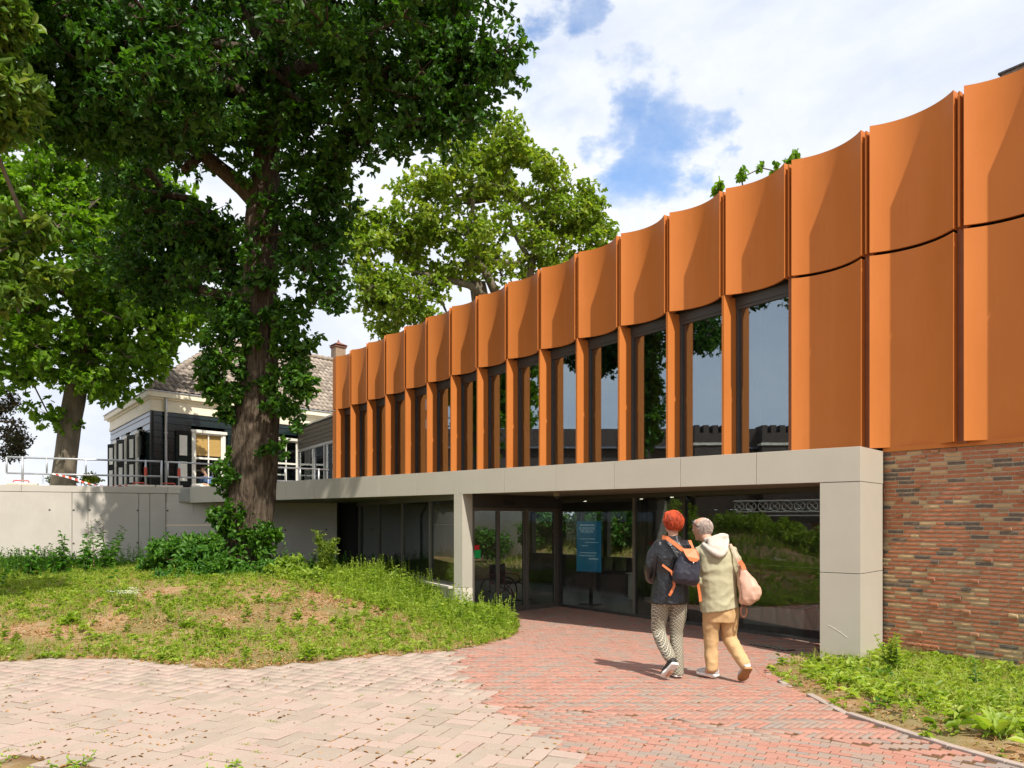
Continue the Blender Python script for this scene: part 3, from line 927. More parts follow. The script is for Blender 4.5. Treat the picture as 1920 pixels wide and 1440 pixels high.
tj = [0.0] + [1.389 + 1.187 * k for k in range(14)] + [18.16]
for a, b in zip(tj[:-1], tj[1:]):
    bbox(a + (0.003 if a else 0), b - 0.003, 0.0, 0.05, Z_SOFFIT, Z_TOP + random.uniform(-0.001, 0.001)).build('fascia_panel', M['grey_panel'], can, bevel=0.003)
bbox(0.001, 0.05, 0.051, 0.97, Z_SOFFIT, Z_TOP).build('fascia_panel', M['grey_panel'], can, bevel=0.003)
slab_poly = [bp(0.051, 0.051, 0), bp(18.14, 0.051, 0), V(-9.85, 22.15, 0), V(-8.6, 30.2, 0), F0 + DF * -0.2 - NF * 0.4, F0 + DF * 0.0 - NF * 5.3, F0 + DF * 16.4 - NF * 5.3, F0 + DF * 17.0 - NF * 0.6, bp(0.051, 0.96, 0)]
MB().prism([(p.x, p.y) for p in slab_poly], Z_SOFFIT + 0.06, Z_TOP - 0.03).build('slab', M['terrace'], can)
MB().prism([(p.x, p.y) for p in slab_poly], Z_SOFFIT + 0.012, Z_SOFFIT + 0.058).build('soffit', M['soffit'], can)
# column
ZJ = 0.93
for z0, z1 in ((FLOOR - 0.2, ZJ - 0.004), (ZJ + 0.004, Z_SOFFIT - 0.006)):
    bbox(0.0, 0.513, 0.004, 0.03, z0, z1).build('column_panel', M['grey_panel'], can, bevel=0.002)
    bbox(0.004, 0.03, 0.031, 0.96, z0, z1).build('column_panel', M['grey_panel'], can, bevel=0.002)
    bbox(0.485, 0.511, 0.031, 0.96, z0, z1).build('column_panel', M['grey_panel'], can)
bbox(0.04, 0.475, 0.035, 0.95, FLOOR - 0.2, Z_SOFFIT + 0.01).build('column_core', M['dark_frame'], can)
# scratch on the column cladding
MB().box(bp(0.36, 0.0025, 0.27), -DB, Z * -0.42 + V(0, 0, 0), NB, 0, 0.0, 0, 0, 0, 0)
s0 = bp(0.40, 0.003, 0.24); s1 = bp(0.16, 0.003, 0.10)
MB().tube([s0, s0.lerp(s1, 0.5) + Z * 0.008, s1], 0.0025, 4).build('scratch', M['white_paint'], can)
# pier
bbox(7.203, 7.435, 0.0, 0.274, 0.331, Z_SOFFIT + 0.011).build('pier_panel', M['grey_panel'], can, bevel=0.003)
bbox(7.200, 7.438, -0.004, 0.278, FLOOR - 0.3, 0.325).build('pier_base', M['concrete_light'], can, bevel=0.008)
# dome camera and round ceiling lamp under the soffit
dc = thing('dome_camera', 'small round dome camera under the canopy before the doors', 'camera', tuple(bp(5.7, 1.0, Z_SOFFIT)))
p = bp(5.7, 1.0, 0)
MB().tube([(p.x, p.y, Z_SOFFIT + 0.02), (p.x, p.y, Z_SOFFIT - 0.05)], 0.07, 14).build('housing', M['soffit'], dc)
MB().sphere((p.x, p.y, Z_SOFFIT - 0.055), 0.055).build('dome', M['rubber'], dc, smooth=True)

# ------------------------------------------------------------------ window wall left of the pier
ww = thing('window_wall', 'bronze framed window band on a concrete plinth left of the pier', 'window', (-2.8, 18.2, FLOOR))
W0 = V(-1.13, 14.80, 0); W1_ = V(-4.47, 21.68, 0); DW = (W1_ - W0).normalized(); NW = V(DW.y, -DW.x, 0)  # NW points into the hall
LW = (W1_ - W0).length


def wbox(r0, r1, w0, w1, z0, z1, mb=None):
    mb = mb or MB()
    P = lambda r, w, z: W0 + DW * r + NW * w + Z * z
    return mb.hexa([P(r1, w0, z0), P(r0, w0, z0), P(r0, w1, z0), P(r1, w1, z0), P(r1, w0, z1), P(r0, w0, z1), P(r0, w1, z1), P(r1, w1, z1)])


wbox(0.0, LW, 0.0, 0.3, FLOOR - 0.4, 0.298).build('plinth', M['concrete_light'], ww)
for a, b in ((0, 0.33), (0.33, 0.66), (0.66, 1.0)):
    wbox(LW * a + 0.002, LW * b - 0.004, -0.10, 0.32, 0.300, 0.350).build('sill', M['concrete'], ww, bevel=0.006)
mul = [0.0, 0.206, 0.457, 0.715, 0.967, 1.0]
wbox(0, LW, 0.08, 0.16, 0.352, 0.40).build('frame_rail', M['bronze_frame'], ww)
wbox(0, LW, 0.08, 0.16, 2.02, Z_SOFFIT + 0.011).build('frame_rail', M['bronze_frame'], ww)
for k, r in enumerate(mul):
    if k == 5: continue
    wbox(max(0, r * LW - 0.03), r * LW + 0.03, 0.075, 0.165, 0.401, 2.019).build('mullion', M['bronze_frame'], ww)
for a, b in zip(mul[:-1], mul[1:]):
    wbox(a * LW + 0.031, b * LW - 0.031, 0.115, 0.125, 0.402, 2.018).build('pane', M['glass'], ww)
lamp = thing('ceiling_lamp', 'small round cream lamp under the canopy by the windows', 'lamp', tuple(at(790, 939, 17.6)))
lp = at(790, 939, 17.6)
MB().tube([(lp.x, lp.y, Z_SOFFIT + 0.013), (lp.x, lp.y, Z_SOFFIT - 0.05)], [0.09, 0.08], 14).build('shade', M['cream_paint'], lamp)
MB().tube([(lp.x, lp.y, Z_SOFFIT - 0.051), (lp.x, lp.y, Z_SOFFIT - 0.06)], [0.06, 0.05], 14).build('lens', M['white_paint'], lamp)
# hall side walls and dark recess behind the far end
hall = thing('entrance_hall', 'dim entrance hall behind the glass with dark floor and rear windows', 'hall', (0.5, 17.5, FLOOR))
GC = V(1.0175, 16.65, 0); DG = V(0.587, -0.8096, 0).normalized(); NG = V(0.8096, 0.587, 0).normalized()  # NG into the hall


def gbox(q0, q1, w0, w1, z0, z1, mb=None):
    mb = mb or MB()
    P = lambda q_, w, z: GC + DG * q_ + NG * w + Z * z
    return mb.hexa([P(q0, w0, z0), P(q1, w0, z0), P(q1, w1, z0), P(q0, w1, z0), P(q0, w0, z1), P(q1, w0, z1), P(q1, w1, z1), P(q0, w1, z1)])


fl = [(-1.15, 15.0), (-0.75, 14.85), (1.02, 16.66), (4.75, 11.56), (5.15, 10.95), (8.5, 13.0), (3.9, 20.0), (-0.2, 24.0), (-4.2, 22.2), (-4.35, 21.9)]
MB().prism(fl, FLOOR - 0.1, FLOOR + 0.003).build('hall_floor', M['interior_floor'], hall)
RW = 4.2
# rear wall with a window band looking on the garden
gbox(-6.6, 9.0, RW, RW + 0.2, FLOOR - 0.2, 0.60).build('rear_sill_wall', M['interior'], hall)
gbox(-6.6, 9.0, RW, RW + 0.2, 1.88, Z_SOFFIT + 0.011).build('rear_lintel', M['interior'], hall)
for q0 in np.arange(-6.6, -1.5, 1.15):
    gbox(q0, q0 + 0.16, RW + 0.01, RW + 0.15, 0.602, 1.878).build('rear_mullion', M['dark_frame'], hall)
gbox(-1.9, 9.0, RW + 0.02, RW + 0.1, 0.61, 1.87).build('rear_panel', M['interior'], hall)
MB().prism([(5.2, 10.9), (8.6, 13.0), (8.5, 13.15), (5.1, 11.05)], FLOOR - 0.2, Z_SOFFIT + 0.01).build('side_wall', M['interior'], hall)
MB().prism([(-4.3, 22.0), (-4.2, 21.95), (-2.4, 23.3), (-2.5, 23.4)], FLOOR - 0.2, Z_SOFFIT + 0.01).build('side_wall', M['interior'], hall)
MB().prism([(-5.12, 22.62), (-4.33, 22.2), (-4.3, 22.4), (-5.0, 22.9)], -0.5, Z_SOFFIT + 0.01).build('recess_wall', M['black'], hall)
# inner counter and posts that read as dark verticals behind the glass
gbox(0.2, 0.32, 2.3, 2.42, FLOOR, Z_SOFFIT + 0.01).build('post', M['dark_frame'], hall)
gbox(1.75, 1.9, 2.0, 2.15, FLOOR, Z_SOFFIT + 0.01).build('post', M['dark_frame'], hall)

for q0, w0, lab in ((0.9, 1.6, 'small lit ceiling spot inside above the blue totem'), (2.15, 1.2, 'small lit ceiling spot inside behind the first mullion'), (-1.3, 1.9, 'small lit ceiling spot inside above the wheelchair')):
    c = GC + DG * q0 + NG * w0
    sl = thing('ceiling_spot', lab, 'lamp', (c.x, c.y, Z_SOFFIT), 'ceiling spots of the hall')
    MB().tube([(c.x, c.y, Z_SOFFIT + 0.012), (c.x, c.y, Z_SOFFIT - 0.03)], 0.05, 12).build('housing', M['dark_frame'], sl)
    MB().tube([(c.x, c.y, Z_SOFFIT - 0.031), (c.x, c.y, Z_SOFFIT - 0.034)], 0.035, 12).build('lens', M['lit_lens'], sl)
    ld = bpy.data.lights.new('ceiling_spot_light', 'SPOT'); ld.energy = 26; ld.color = (1.0, 0.86, 0.68); ld.spot_size = math.radians(120); ld.spot_blend = 0.8; ld.shadow_soft_size = 0.05
    lo = bpy.data.objects.new('ceiling_spot_light', ld); COL.objects.link(lo); lo.parent = sl; lo.location = (0, 0, -0.05)

# ------------------------------------------------------------------ sliding doors
D0 = V(-0.761, 14.80, 0); D1 = V(1.0175, 16.65, 0); DD = (D1 - D0).normalized(); LD = (D1 - D0).length
ND = V(-DD.y, DD.x, 0)   # into the hall (left)


def dbox(p0, p1, w0, w1, z0, z1, mb=None):
    mb = mb or MB()
    P = lambda p_, w, z: D0 + DD * p_ + ND * w + Z * z
    return mb.hexa([P(p0, w0, z0), P(p1, w0, z0), P(p1, w1, z0), P(p0, w1, z0), P(p0, w0, z1), P(p1, w0, z1), P(p1, w1, z1), P(p0, w1, z1)])


door = thing('sliding_door_front', 'bronze framed glass sliding doors between the pier and the glass corner', 'door', tuple(D0 + Z * FLOOR))
HD = 1.865
dbox(0.0, LD, -0.02, 0.14, HD + 0.001, Z_SOFFIT + 0.011).build('transom', M['dark_frame'], door)
dbox(0.0, LD, -0.03, 0.16, FLOOR - 0.05, FLOOR + 0.012).build('threshold', M['bronze_frame'], door)
pj = [0.0, 0.284 * LD, 0.601 * LD, 0.962 * LD]
for k in range(3):
    a, b = pj[k], pj[k + 1]
    w0 = 0.0 if k == 0 else (0.03 if k == 1 else -0.012)
    fr = MB()
    dbox(a + 0.002, a + 0.052, w0, w0 + 0.055, FLOOR + 0.094, HD - 0.062, fr); dbox(b - 0.054, b - 0.002, w0, w0 + 0.055, FLOOR + 0.094, HD - 0.062, fr)
    dbox(a + 0.002, b - 0.002, w0, w0 + 0.055, HD - 0.06, HD - 0.001, fr); dbox(a + 0.002, b - 0.002, w0, w0 + 0.055, FLOOR + 0.014, FLOOR + 0.092, fr)
    lf = fr.build('door_leaf', M['bronze_frame'], door)
    dbox(a + 0.053, b - 0.055, w0 + 0.022, w0 + 0.032, FLOOR + 0.094, HD - 0.062).build('pane', M['glass'], lf)
dbox(LD * 0.965, LD - 0.01, -0.02, 0.10, FLOOR + 0.013, HD).build('corner_post', M['bronze_frame'], door)
dbox(0.33 * LD, 0.42 * LD, -0.10, -0.021, HD + 0.06, HD + 0.13).build('sensor', M['rubber'], door)
# red and green stickers on the side pane
sa, sb = 0.055, 0.235
for z0, z1, m_, nm in ((1.045, 1.135, 'red_sign', 'red_sticker'), (0.885, 1.04, 'green_sign', 'green_sticker')):
    dbox(sa, sb if nm[0] == 'g' else 0.20, 0.0185, 0.0205, z0, z1).build(nm, M[m_], door)

# ------------------------------------------------------------------ glass wall
gw = thing('glass_wall', 'tall glass wall with thin dark frames right of the doors', 'glass wall', tuple(GC + Z * FLOOR))
qs_ = [0.06, 2.29, 3.548, 6.62]
gbox(0.0, 6.62, -0.03, 0.05, FLOOR - 0.05, FLOOR + 0.05).build('bottom_rail', M['dark_frame'], gw)
gbox(0.0, 6.62, -0.03, 0.05, 2.055, Z_SOFFIT + 0.011).build('top_rail', M['dark_frame'], gw)
gbox(0.0, 0.058, -0.03, 0.06, FLOOR + 0.051, 2.054).build('corner_post', M['dark_frame'], gw)
for k, qv in enumerate(qs_[1:3]):
    gbox(qv - 0.03, qv + 0.03, -0.028, 0.06, FLOOR + 0.051, 2.054).build('mullion', M['bronze_frame'] if k == 0 else M['dark_frame'], gw)
for a, b in zip(qs_[:-1], qs_[1:]):
    gbox(a + 0.031, b - 0.031, 0.005, 0.02, FLOOR + 0.052, 2.053).build('pane', M['glass'], gw)

# ------------------------------------------------------------------ brick wall at the right
BW0 = V(5.13, 10.62, 0); DBW = V(0.587, -0.8096, 0).normalized(); NBW = V(-DBW.y, DBW.x, 0)  # NBW into the wall
if NBW.x < 0: NBW = -NBW
bw = thing('brick_wall', 'mottled red and tan brick wall with odd projecting headers under the orange panels', 'wall', tuple(BW0 + Z * FLOOR))


def wbk(t0, t1, w0, w1, z0, z1, mb=None):
    mb = mb or MB()
    P = lambda t_, w, z: BW0 + DBW * t_ + NBW * w + Z * z
    return mb.hexa([P(t0, w0, z0), P(t1, w0, z0), P(t1, w1, z0), P(t0, w1, z0), P(t0, w0, z1), P(t1, w0, z1), P(t1, w1, z1), P(t0, w1, z1)])


WL = 3.4
wbk(0.0, WL, 0.013, 0.3, FLOOR - 0.35, Z_TOP - 0.012).build('mortar_bed', M['mortar'], bw)
wbk(0.0, WL, 0.30, 0.36, Z_TOP - 0.6, ZB + 0.1).build('upstand', M['dark_frame'], bw)
wbk(0.012, WL, -0.03, 0.14, Z_TOP - 0.01, Z_TOP + 0.055).build('flashing', M['orange'], bw, bevel=0.004)
course = 0.0557
items = []
z = FLOOR - 0.22
row = 0
while z + 0.047 < Z_TOP - 0.012:
    t_ = 0.0
    first = random.choice((0.06, 0.105, 0.16, 0.205))
    Lb = first
    while t_ < WL - 0.05:
        proud = 0.0
        if Lb < 0.12 and random.random() < 0.35 and t_ > 0.1: proud = random.uniform(0.020, 0.032)
        rt = random.random()
        tone = rt * 0.58 if rt < 0.66 else (0.6 + 0.24 * (rt - 0.66) / 0.22 if rt < 0.885 else 0.88 + 0.12 * random.random())
        if proud and random.random() < 0.6: tone = random.uniform(0.15, 0.62)
        items.append((t_, min(Lb, WL - t_), z, proud, tone, row))
        t_ += Lb + 0.009
        Lb = 0.205 if random.random() < 0.78 else 0.099
    z += course; row += 1


def brick_mesh(L, seed):
    r = random.Random(seed)
    h = 0.046; D = 0.11; nx = 4 if L > 0.15 else 3
    vs, fs = [], []
    # front face: wavy hand-moulded outline
    top = [(L * k / nx, h + r.uniform(-0.0035, 0.0015)) for k in range(nx + 1)]
    bot = [(L * k / nx, r.uniform(-0.0015, 0.0035)) for k in range(nx + 1)]
    for k in range(nx + 1):
        dy = r.uniform(0, 0.004); ins = 0.0025
        x = min(max(top[k][0], ins), L - ins)
        vs += [(x, 0.003 + dy, bot[k][1] + 0.003), (x, dy, h * 0.5), (x, 0.003 + r.uniform(0, 0.004), top[k][1] - 0.003), (top[k][0], 0.03, top[k][1]), (bot[k][0], 0.03, bot[k][1])]
    for k in range(nx):
        a = k * 5; b = (k + 1) * 5
        fs += [(a, b, b + 1, a + 1), (a + 1, b + 1, b + 2, a + 2), (a + 2, b + 2, b + 3, a + 3), (b, a, a + 4, b + 4)]
    e = nx * 5
    fs += [(0, 1, 2, 3, 4)[::1], (e + 4, e + 3, e + 2, e + 1, e)]
    return vs, fs


meshes = {}
def brick_data(L, tone, seed):
    key = (round(L, 3), seed % 3, round(tone * 12))
    if key in meshes: return meshes[key]
    vs, fs = brick_mesh(L, seed % 3)
    me = bpy.data.meshes.new('brick'); me.from_pydata(vs, [], fs); me.update()
    at_ = me.attributes.new('tone', 'FLOAT', 'POINT'); at_.data.foreach_set('value', np.full(len(vs), tone, np.float32))
    me.materials.append(M['brick']); meshes[key] = me
    return me


Rm = Matrix((DBW, NBW, Z)).transposed()
score = []
for k, (t_, L, z, proud, tone, row) in enumerate(items):
    p = BW0 + DBW * (t_ + L / 2)
    px = 960 + 1440 * p.x / p.y
    vis = px < 1925 and z > FLOOR - 0.06
    score.append((0 if vis else 1, -t_, k))
keep = set(k for _, _, k in sorted(score)[:296])
rest = MB(); rest_t = []
for k, (t_, L, z, proud, tone, row) in enumerate(items):
    org = BW0 + DBW * t_ - NBW * proud + Z * z
    if k in keep:
        o = bpy.data.objects.new('brick', brick_data(L, tone, k)); COL.objects.link(o)
        o.parent = bw; o.location = org - bw.location
        o.rotation_euler = (Rm @ Matrix.Rotation(random.gauss(0, 0.006), 3, 'Y')).to_euler()
    else:
        vs, fs = brick_mesh(L, k % 3)
        rest.add([org + Rm @ Vector(v) for v in vs], fs); rest_t += [tone] * len(vs)
o = rest.build('bricks_beyond', M['brick'], bw, kind='stuff')
at_ = o.data.attributes.new('tone', 'FLOAT', 'POINT'); at_.data.foreach_set('value', np.array(rest_t, np.float32))

# ------------------------------------------------------------------ concrete retaining walls
cw = thing('concrete_wall', 'pale cast concrete retaining wall with tie holes left of the oak', 'wall', (-13.5, 20.3, 0))
C1a, C1b = V(-22.0, 16.31, 0), V(-9.92, 22.0, 0)
LC = 6.9
C1a = C1b + (V(-13.53, 20.3, 0) - C1b).normalized() * LC
DC = (C1b - C1a).normalized(); NC = V(-DC.y, DC.x, 0)
pxs = [135, 165, 260, 281, 311, 339]


def line_px(px):
    k = (px - 960) / 1440
    # C1a + DC*s
    return (k * C1a.y - C1a.x) / (DC.x - k * DC.y)


edges = [0.0, 1.3] + [line_px(p) for p in pxs if line_px(p) < LC - 0.05] + [LC]


def cbox(s0, s1, w0, w1, z0, z1, mb=None):
    mb = mb or MB()
    P = lambda s_, w, z: C1a + DC * s_ + NC * w + Z * z
    return mb.hexa([P(s0, w0, z0), P(s1, w0, z0), P(s1, w1, z0), P(s0, w1, z0), P(s0, w0, z1), P(s1, w0, z1), P(s1, w1, z1), P(s0, w1, z1)])


cbox(0, LC, 0.02, 0.3, -0.5, Z_TOP - 0.3).build('wall_core', M['concrete_dark'], cw)
for k, (a, b) in enumerate(zip(edges[:-1], edges[1:])):
    cbox(a + 0.006, b - 0.006, -0.004 * (k % 2), 0.019, -0.5, Z_TOP - 0.185).build('wall_panel', M['concrete'], cw, bevel=0.004)
for a, b in ((0, 1.3), (1.3, line_px(40)), (line_px(40), LC + 0.06)):
    cbox(a + 0.003, b - 0.003, -0.012, 0.42, Z_TOP - 0.175, Z_TOP + 0.02 * 0).build('coping', M['concrete'], cw, bevel=0.006)
for px in (93, 138, 168, 258, 314, 336):
    s_ = line_px(px)
    for zz in (1.90, 0.99):
        for w_ in (0,):
            P0 = C1a + DC * s_ + Z * zz - NC * 0.0055
            MB().tube([P0, P0 + NC * 0.0025], 0.028, 10).build('tie_hole', M['concrete_dark'], cw)
MB().prism([(-9.92, 22.03), (-9.15, 22.06), (-9.15, 22.4), (-9.92, 22.4)], Z_SOFFIT - 0.3, Z_TOP - 0.185).build('wall_panel', M['concrete'], cw)
MB().prism([(-9.86, 22.01), (-9.13, 22.04), (-9.13, 22.42), (-9.86, 22.42)], Z_TOP - 0.175, Z_TOP).build('coping', M['concrete'], cw)
cw2 = thing('shaded_concrete_wall', 'shaded concrete wall under the canopy behind the oak trunk', 'wall', (-7.5, 22.1, 0))
P2a, P2b = V(-9.98, 22.02, 0), V(-5.09, 22.32, 0); D2 = (P2b - P2a).normalized(); N2 = V(-D2.y, D2.x, 0); L2 = (P2b - P2a).length
for a, b, z0, z1 in ((0.01, 2.4, -0.5, 1.48), (0.01, 2.4, 1.49, Z_SOFFIT + 0.01), (2.41, L2, -0.5, Z_SOFFIT + 0.01)):
    P = lambda s_, w, z: P2a + D2 * s_ + N2 * w + Z * z
    MB().hexa([P(a, 0, z0), P(b, 0, z0), P(b, 0.3, z0), P(a, 0.3, z0), P(a, 0, z1), P(b, 0, z1), P(b, 0.3, z1), P(a, 0.3, z1)]).build('wall_panel', M['concrete'], cw2, bevel=0.004)
for px, py in ((535, 994), (612, 993)):
    k = (px - 960) / 1440; s_ = (k * P2a.y - P2a.x) / (D2.x - k * D2.y); p = P2a + D2 * s_; p.z = EYE + (976 - py) / 1440 * p.y
    MB().tube([p - N2 * 0.003, p + N2 * 0.004], 0.028, 10).build('tie_hole', M['concrete_dark'], cw2)
# rain pipe at the canopy end
rp = thing('rain_pipe', 'grey zinc rain pipe bending down behind the oak trunk', 'pipe', tuple(at(499, 1000, 21.6)))
pts = [at(507, 944, 21.3), at(507, 951, 21.4), at(501, 960, 21.7), at(497, 968, 21.85), at(497, 1085, 21.85)]
MB().tube(pts, 0.05, 10).build('pipe', M['zinc_pipe'], rp, smooth=True)
for zz in (1020, 975):
    p = at(497, zz, 21.85); MB().tube([p + Z * 0.02, p - Z * 0.02], 0.062, 10).build('clip', M['galv'], rp)
rp2 = thing('inner_rain_pipe', 'grey bent rain pipe at the soffit by the window left of the pier', 'pipe', tuple(at(826, 940, 16.0)))
MB().tube([at(820, 938, 16.1), at(822, 947, 16.15), at(828, 957, 16.2), at(832, 963, 16.25)], 0.035, 8).build('pipe', M['zinc_pipe'], rp2, smooth=True)

# terrace behind the wall
tp = [C1a + NC * 0.25, C1b + NC * 0.25, V(-9.80, 22.2, 0), V(-8.62, 30.2, 0), F0 + DF * -0.3 - NF * 0.45, F0 - NF * 6.2, V(-3, 36, 0), V(-8, 60, 0), V(-60, 60, 0), V(-34, 38, 0)]
MB_t = MB().prism([(p.x, p.y) for p in tp], 2.0, 2.50)
struct('terrace', MB_t, M['terrace'], 'raised terrace behind the concrete wall')
# ------------------------------------------------------------------ old timber house on the terrace
HC = V(-12.19, 26.0, 0); HR = V(0.657, 0.754, 0).normalized(); HL = V(-0.597, 0.803, 0).normalized()
# outward normals
NR = V(HR.y, -HR.x, 0); NL = V(-HL.y, HL.x, 0)
if NR.y > 0: NR = -NR
if NL.y > 0: NL = -NL
LR, LL = 10.0, 7.75
Z0, ZW = 2.50, 5.44
house = thing('timber_house', 'old black weatherboarded house with cream cornice and tiled hip roof', 'house', (HC.x, HC.y, Z0))


def face_box(dirv, nrm, u0, u1, d0, d1, z0, z1, mb=None):  # d outward
    mb = mb or MB()
    P = lambda u, d, z: HC + dirv * u + nrm * d + Z * z
    pts = [P(u0, d0, z0), P(u1, d0, z0), P(u1, d1, z0), P(u0, d1, z0), P(u0, d0, z1), P(u1, d0, z1), P(u1, d1, z1), P(u0, d1, z1)]
    return mb.hexa(pts)


def rbox(*a, **k): return face_box(HR, NR, *a, **k)
def lbox(*a, **k): return face_box(HL, NL, *a, **k)


win_r = [(1.36, 2.62), (4.55, 5.75)]
win_l = [(1.35, 2.35), (3.45, 4.45), (5.55, 6.55)]
NBD = 12
bh = (ZW - Z0) / NBD
for face, dirv, nrm, Lf, wins in (('r', HR, NR, LR, win_r), ('l', HL, NL, LL, win_l)):
    for k in range(NBD):
        za, zb = Z0 + k * bh, Z0 + (k + 1) * bh + 0.012
        segs = [(0.04, Lf)]
        if 3.0 < za + bh / 2 < 5.02:
            segs = []; u = 0.04
            for a, b in wins:
                segs.append((u, a)); u = b
            segs.append((u, Lf))
        for a, b in segs:
            if b - a < 0.05: continue
            P = lambda u, d, z: HC + dirv * u + nrm * d + Z * z
            j = random.uniform(0, 0.004)
            MB().hexa([P(a, 0.004, za), P(b, 0.004, za), P(b, 0.042 + j, za), P(a, 0.042 + j, za), P(a, 0.004, zb), P(b, 0.004, zb), P(b, 0.014 + j, zb), P(a, 0.014 + j, zb)]).build('plank', M['black_paint'], house)
rbox(-0.05, 0.038, -0.05, 0.055, Z0, ZW + 0.001).build('corner_board', M['black_paint'], house)
# cornice in steps
for (d, z0, z1) in ((0.075, ZW - 0.10, ZW + 0.02), (0.05, ZW + 0.021, ZW + 0.30), (0.13, ZW + 0.301, ZW + 0.37), (0.24, ZW + 0.371, ZW + 0.55)):
    poly = [HC + NR * d + NL * d, HC + HR * LR + NR * d, HC + HR * LR - NR * 0.3, HC - NR * 0.3 - NL * 0.3, HC + HL * LL - NL * 0.3, HC + HL * (LL + d) + NL * d]
    MB().prism([(p.x, p.y) for p in poly], z0, z1).build('cornice', M['cream_paint'], house, bevel=0.012)
gut = ZW + 0.551
poly = [HC + NR * 0.28 + NL * 0.28, HC + HR * LR + NR * 0.28, HC + HR * LR - NR * 0.1, HC - NR * 0.1 - NL * 0.1, HC + HL * LL - NL * 0.1, HC + HL * (LL + 0.28) + NL * 0.28]
MB().prism([(p.x, p.y) for p in poly], gut, gut + 0.03).build('gutter', M['galv'], house)


# roof planes
ov = 0.22
EA = HC + NR * ov + NL * ov + Z * (gut + 0.035)
EB = HC + HR * LR + NR * ov + Z * (gut + 0.035)
EL = HC + HL * (LL + ov) + NL * ov + Z * (gut + 0.035)
EBB = HC + HR * LR + HL * (LL + ov) + Z * (gut + 0.035)
AP = HC + HL * 3.87 + HR * 3.87 + Z * (EYE + 7.50)
RB = HC + HL * 3.87 + HR * LR + Z * (EYE + 7.50)
rf = MB(); rf.add([EA, EB, RB, AP], [(0, 1, 2, 3)]); rf.add([EL, EA, AP], [(0, 1, 2)]); rf.add([EBB, EL, AP, RB], [(0, 1, 2, 3)])
roof = rf.build('roof', M['pantile'], house)
at_ = roof.data.attributes.new('tone', 'FLOAT', 'POINT'); at_.data.foreach_set('value', np.full(len(roof.data.vertices), 0.25, np.float32))


def tile_verts():
    W, L = 0.27, 0.36; n = 6; vs, fs = [], []
    for j, (y, lift) in enumerate(((0, 0.035), (L, 0.012))):
        for k in range(n + 1):
            x = W * k / n; h = 0.028 * math.sin(2 * math.pi * (k / n) - 0.6)
            vs.append((x, y, lift + 0.022 + h))
    for k in range(n): fs.append((k, k + 1, n + 1 + k + 1, n + 1 + k))
    base = len(vs)
    for k in range(n + 1): x, y, z = vs[k]; vs.append((x, y + 0.005, z - 0.022))
    for k in range(n): fs.append((base + k, base + k + 1, k + 1, k))
    return vs, fs


tv, tf = tile_verts()
tile_me = []
for k in range(10):
    me = bpy.data.meshes.new('roof_tile'); me.from_pydata(tv, [], tf); me.update(); me.materials.append(M['pantile'])
    me.polygons.foreach_set('use_smooth', [True] * len(me.polygons))
    a_ = me.attributes.new('tone', 'FLOAT', 'POINT'); a_.data.foreach_set('value', np.full(len(tv), random.random(), np.float32)); tile_me.append(me)
rest = MB(); rest_t = []; cand = []
up = ((AP - EA) - HR * (AP - EA).dot(HR)); slope_len = up.length; up.normalize()
nrm = HR.cross(up).normalized()
if nrm.z < 0: nrm = -nrm
R_ = Matrix((HR, up, nrm)).transposed()
for j in range(int(slope_len / 0.30)):
    for i in range(int(LR / 0.235) + 1):
        loc = EA + HR * (i * 0.235 + 0.02) + up * (j * 0.30 - 0.02)
        hip_u = (AP - EA).dot(HR) * (j * 0.30) / slope_len
        if i * 0.235 < hip_u + 0.02 or i * 0.235 > LR - 0.1: continue
        px, py = 960 + 1440 * loc.x / loc.y, 976 - 1440 * (loc.z - EYE) / loc.y
        vis = (560 < px < 640 and py > 645) or (270 < px < 400 and py > 640)
        cand.append((0 if vis else 1, loc.y, loc))
cand.sort(key=lambda t: (t[0], t[1]))
rest_tone = []
for k, (_, _, loc) in enumerate(cand):
    rot = R_ @ Matrix.Rotation(random.gauss(0, 0.02), 3, 'Z')
    if k < 290:
        o = bpy.data.objects.new('roof_tile', random.choice(tile_me)); COL.objects.link(o)
        o.parent = house; o.location = loc - house.location + nrm * random.uniform(0, 0.006); o.rotation_euler = rot.to_euler()
    else:
        rest.add([loc + rot @ Vector(v) for v in tv], tf); rest_tone += [random.random()] * len(tv)
o = rest.build('roof_tiles_beyond', M['pantile'], house, kind='stuff', smooth=True)
at_ = o.data.attributes.new('tone', 'FLOAT', 'POINT'); at_.data.foreach_set('value', np.array(rest_tone, np.float32))
# hip and ridge tiles
for a, b in ((EA, AP), (AP, RB)):
    n_ = int((b - a).length / 0.34)
    for k in range(n_):
        p0 = a.lerp(b, k / n_); p1 = a.lerp(b, (k + 1.12) / n_)
        o = MB().tube([p0 + Z * 0.05, p1 + Z * 0.03], [0.13, 0.10], 9).build('ridge_tile', M['pantile'], house, smooth=True)
        at_ = o.data.attributes.new('tone', 'FLOAT', 'POINT'); at_.data.foreach_set('value', np.full(len(o.data.vertices), 0.2 + 0.5 * random.random(), np.float32))
ch = AP + HR * 5.7 
chm = MB().box((ch.x, ch.y, 0), HR, HL, Z, -0.28, 0.28, -0.28, 0.28, EYE + 7.2, EYE + 8.15).build('chimney', M['chimney_brick'], house)
MB().box((ch.x, ch.y, 0), HR, HL, Z, -0.33, 0.33, -0.33, 0.33, EYE + 8.151, EYE + 8.22).build('chimney_slab', M['rust_cap'], chm)
c0 = [ch.x, ch.y]
b4 = [V(c0[0], c0[1], EYE + 8.26) + HR * a + HL * b for a, b in ((-0.38, -0.38), (0.38, -0.38), (0.38, 0.38), (-0.38, 0.38))]
t4 = [V(c0[0], c0[1], EYE + 8.42) + HR * a + HL * b for a, b in ((-0.06, -0.06), (0.06, -0.06), (0.06, 0.06), (-0.06, 0.06))]
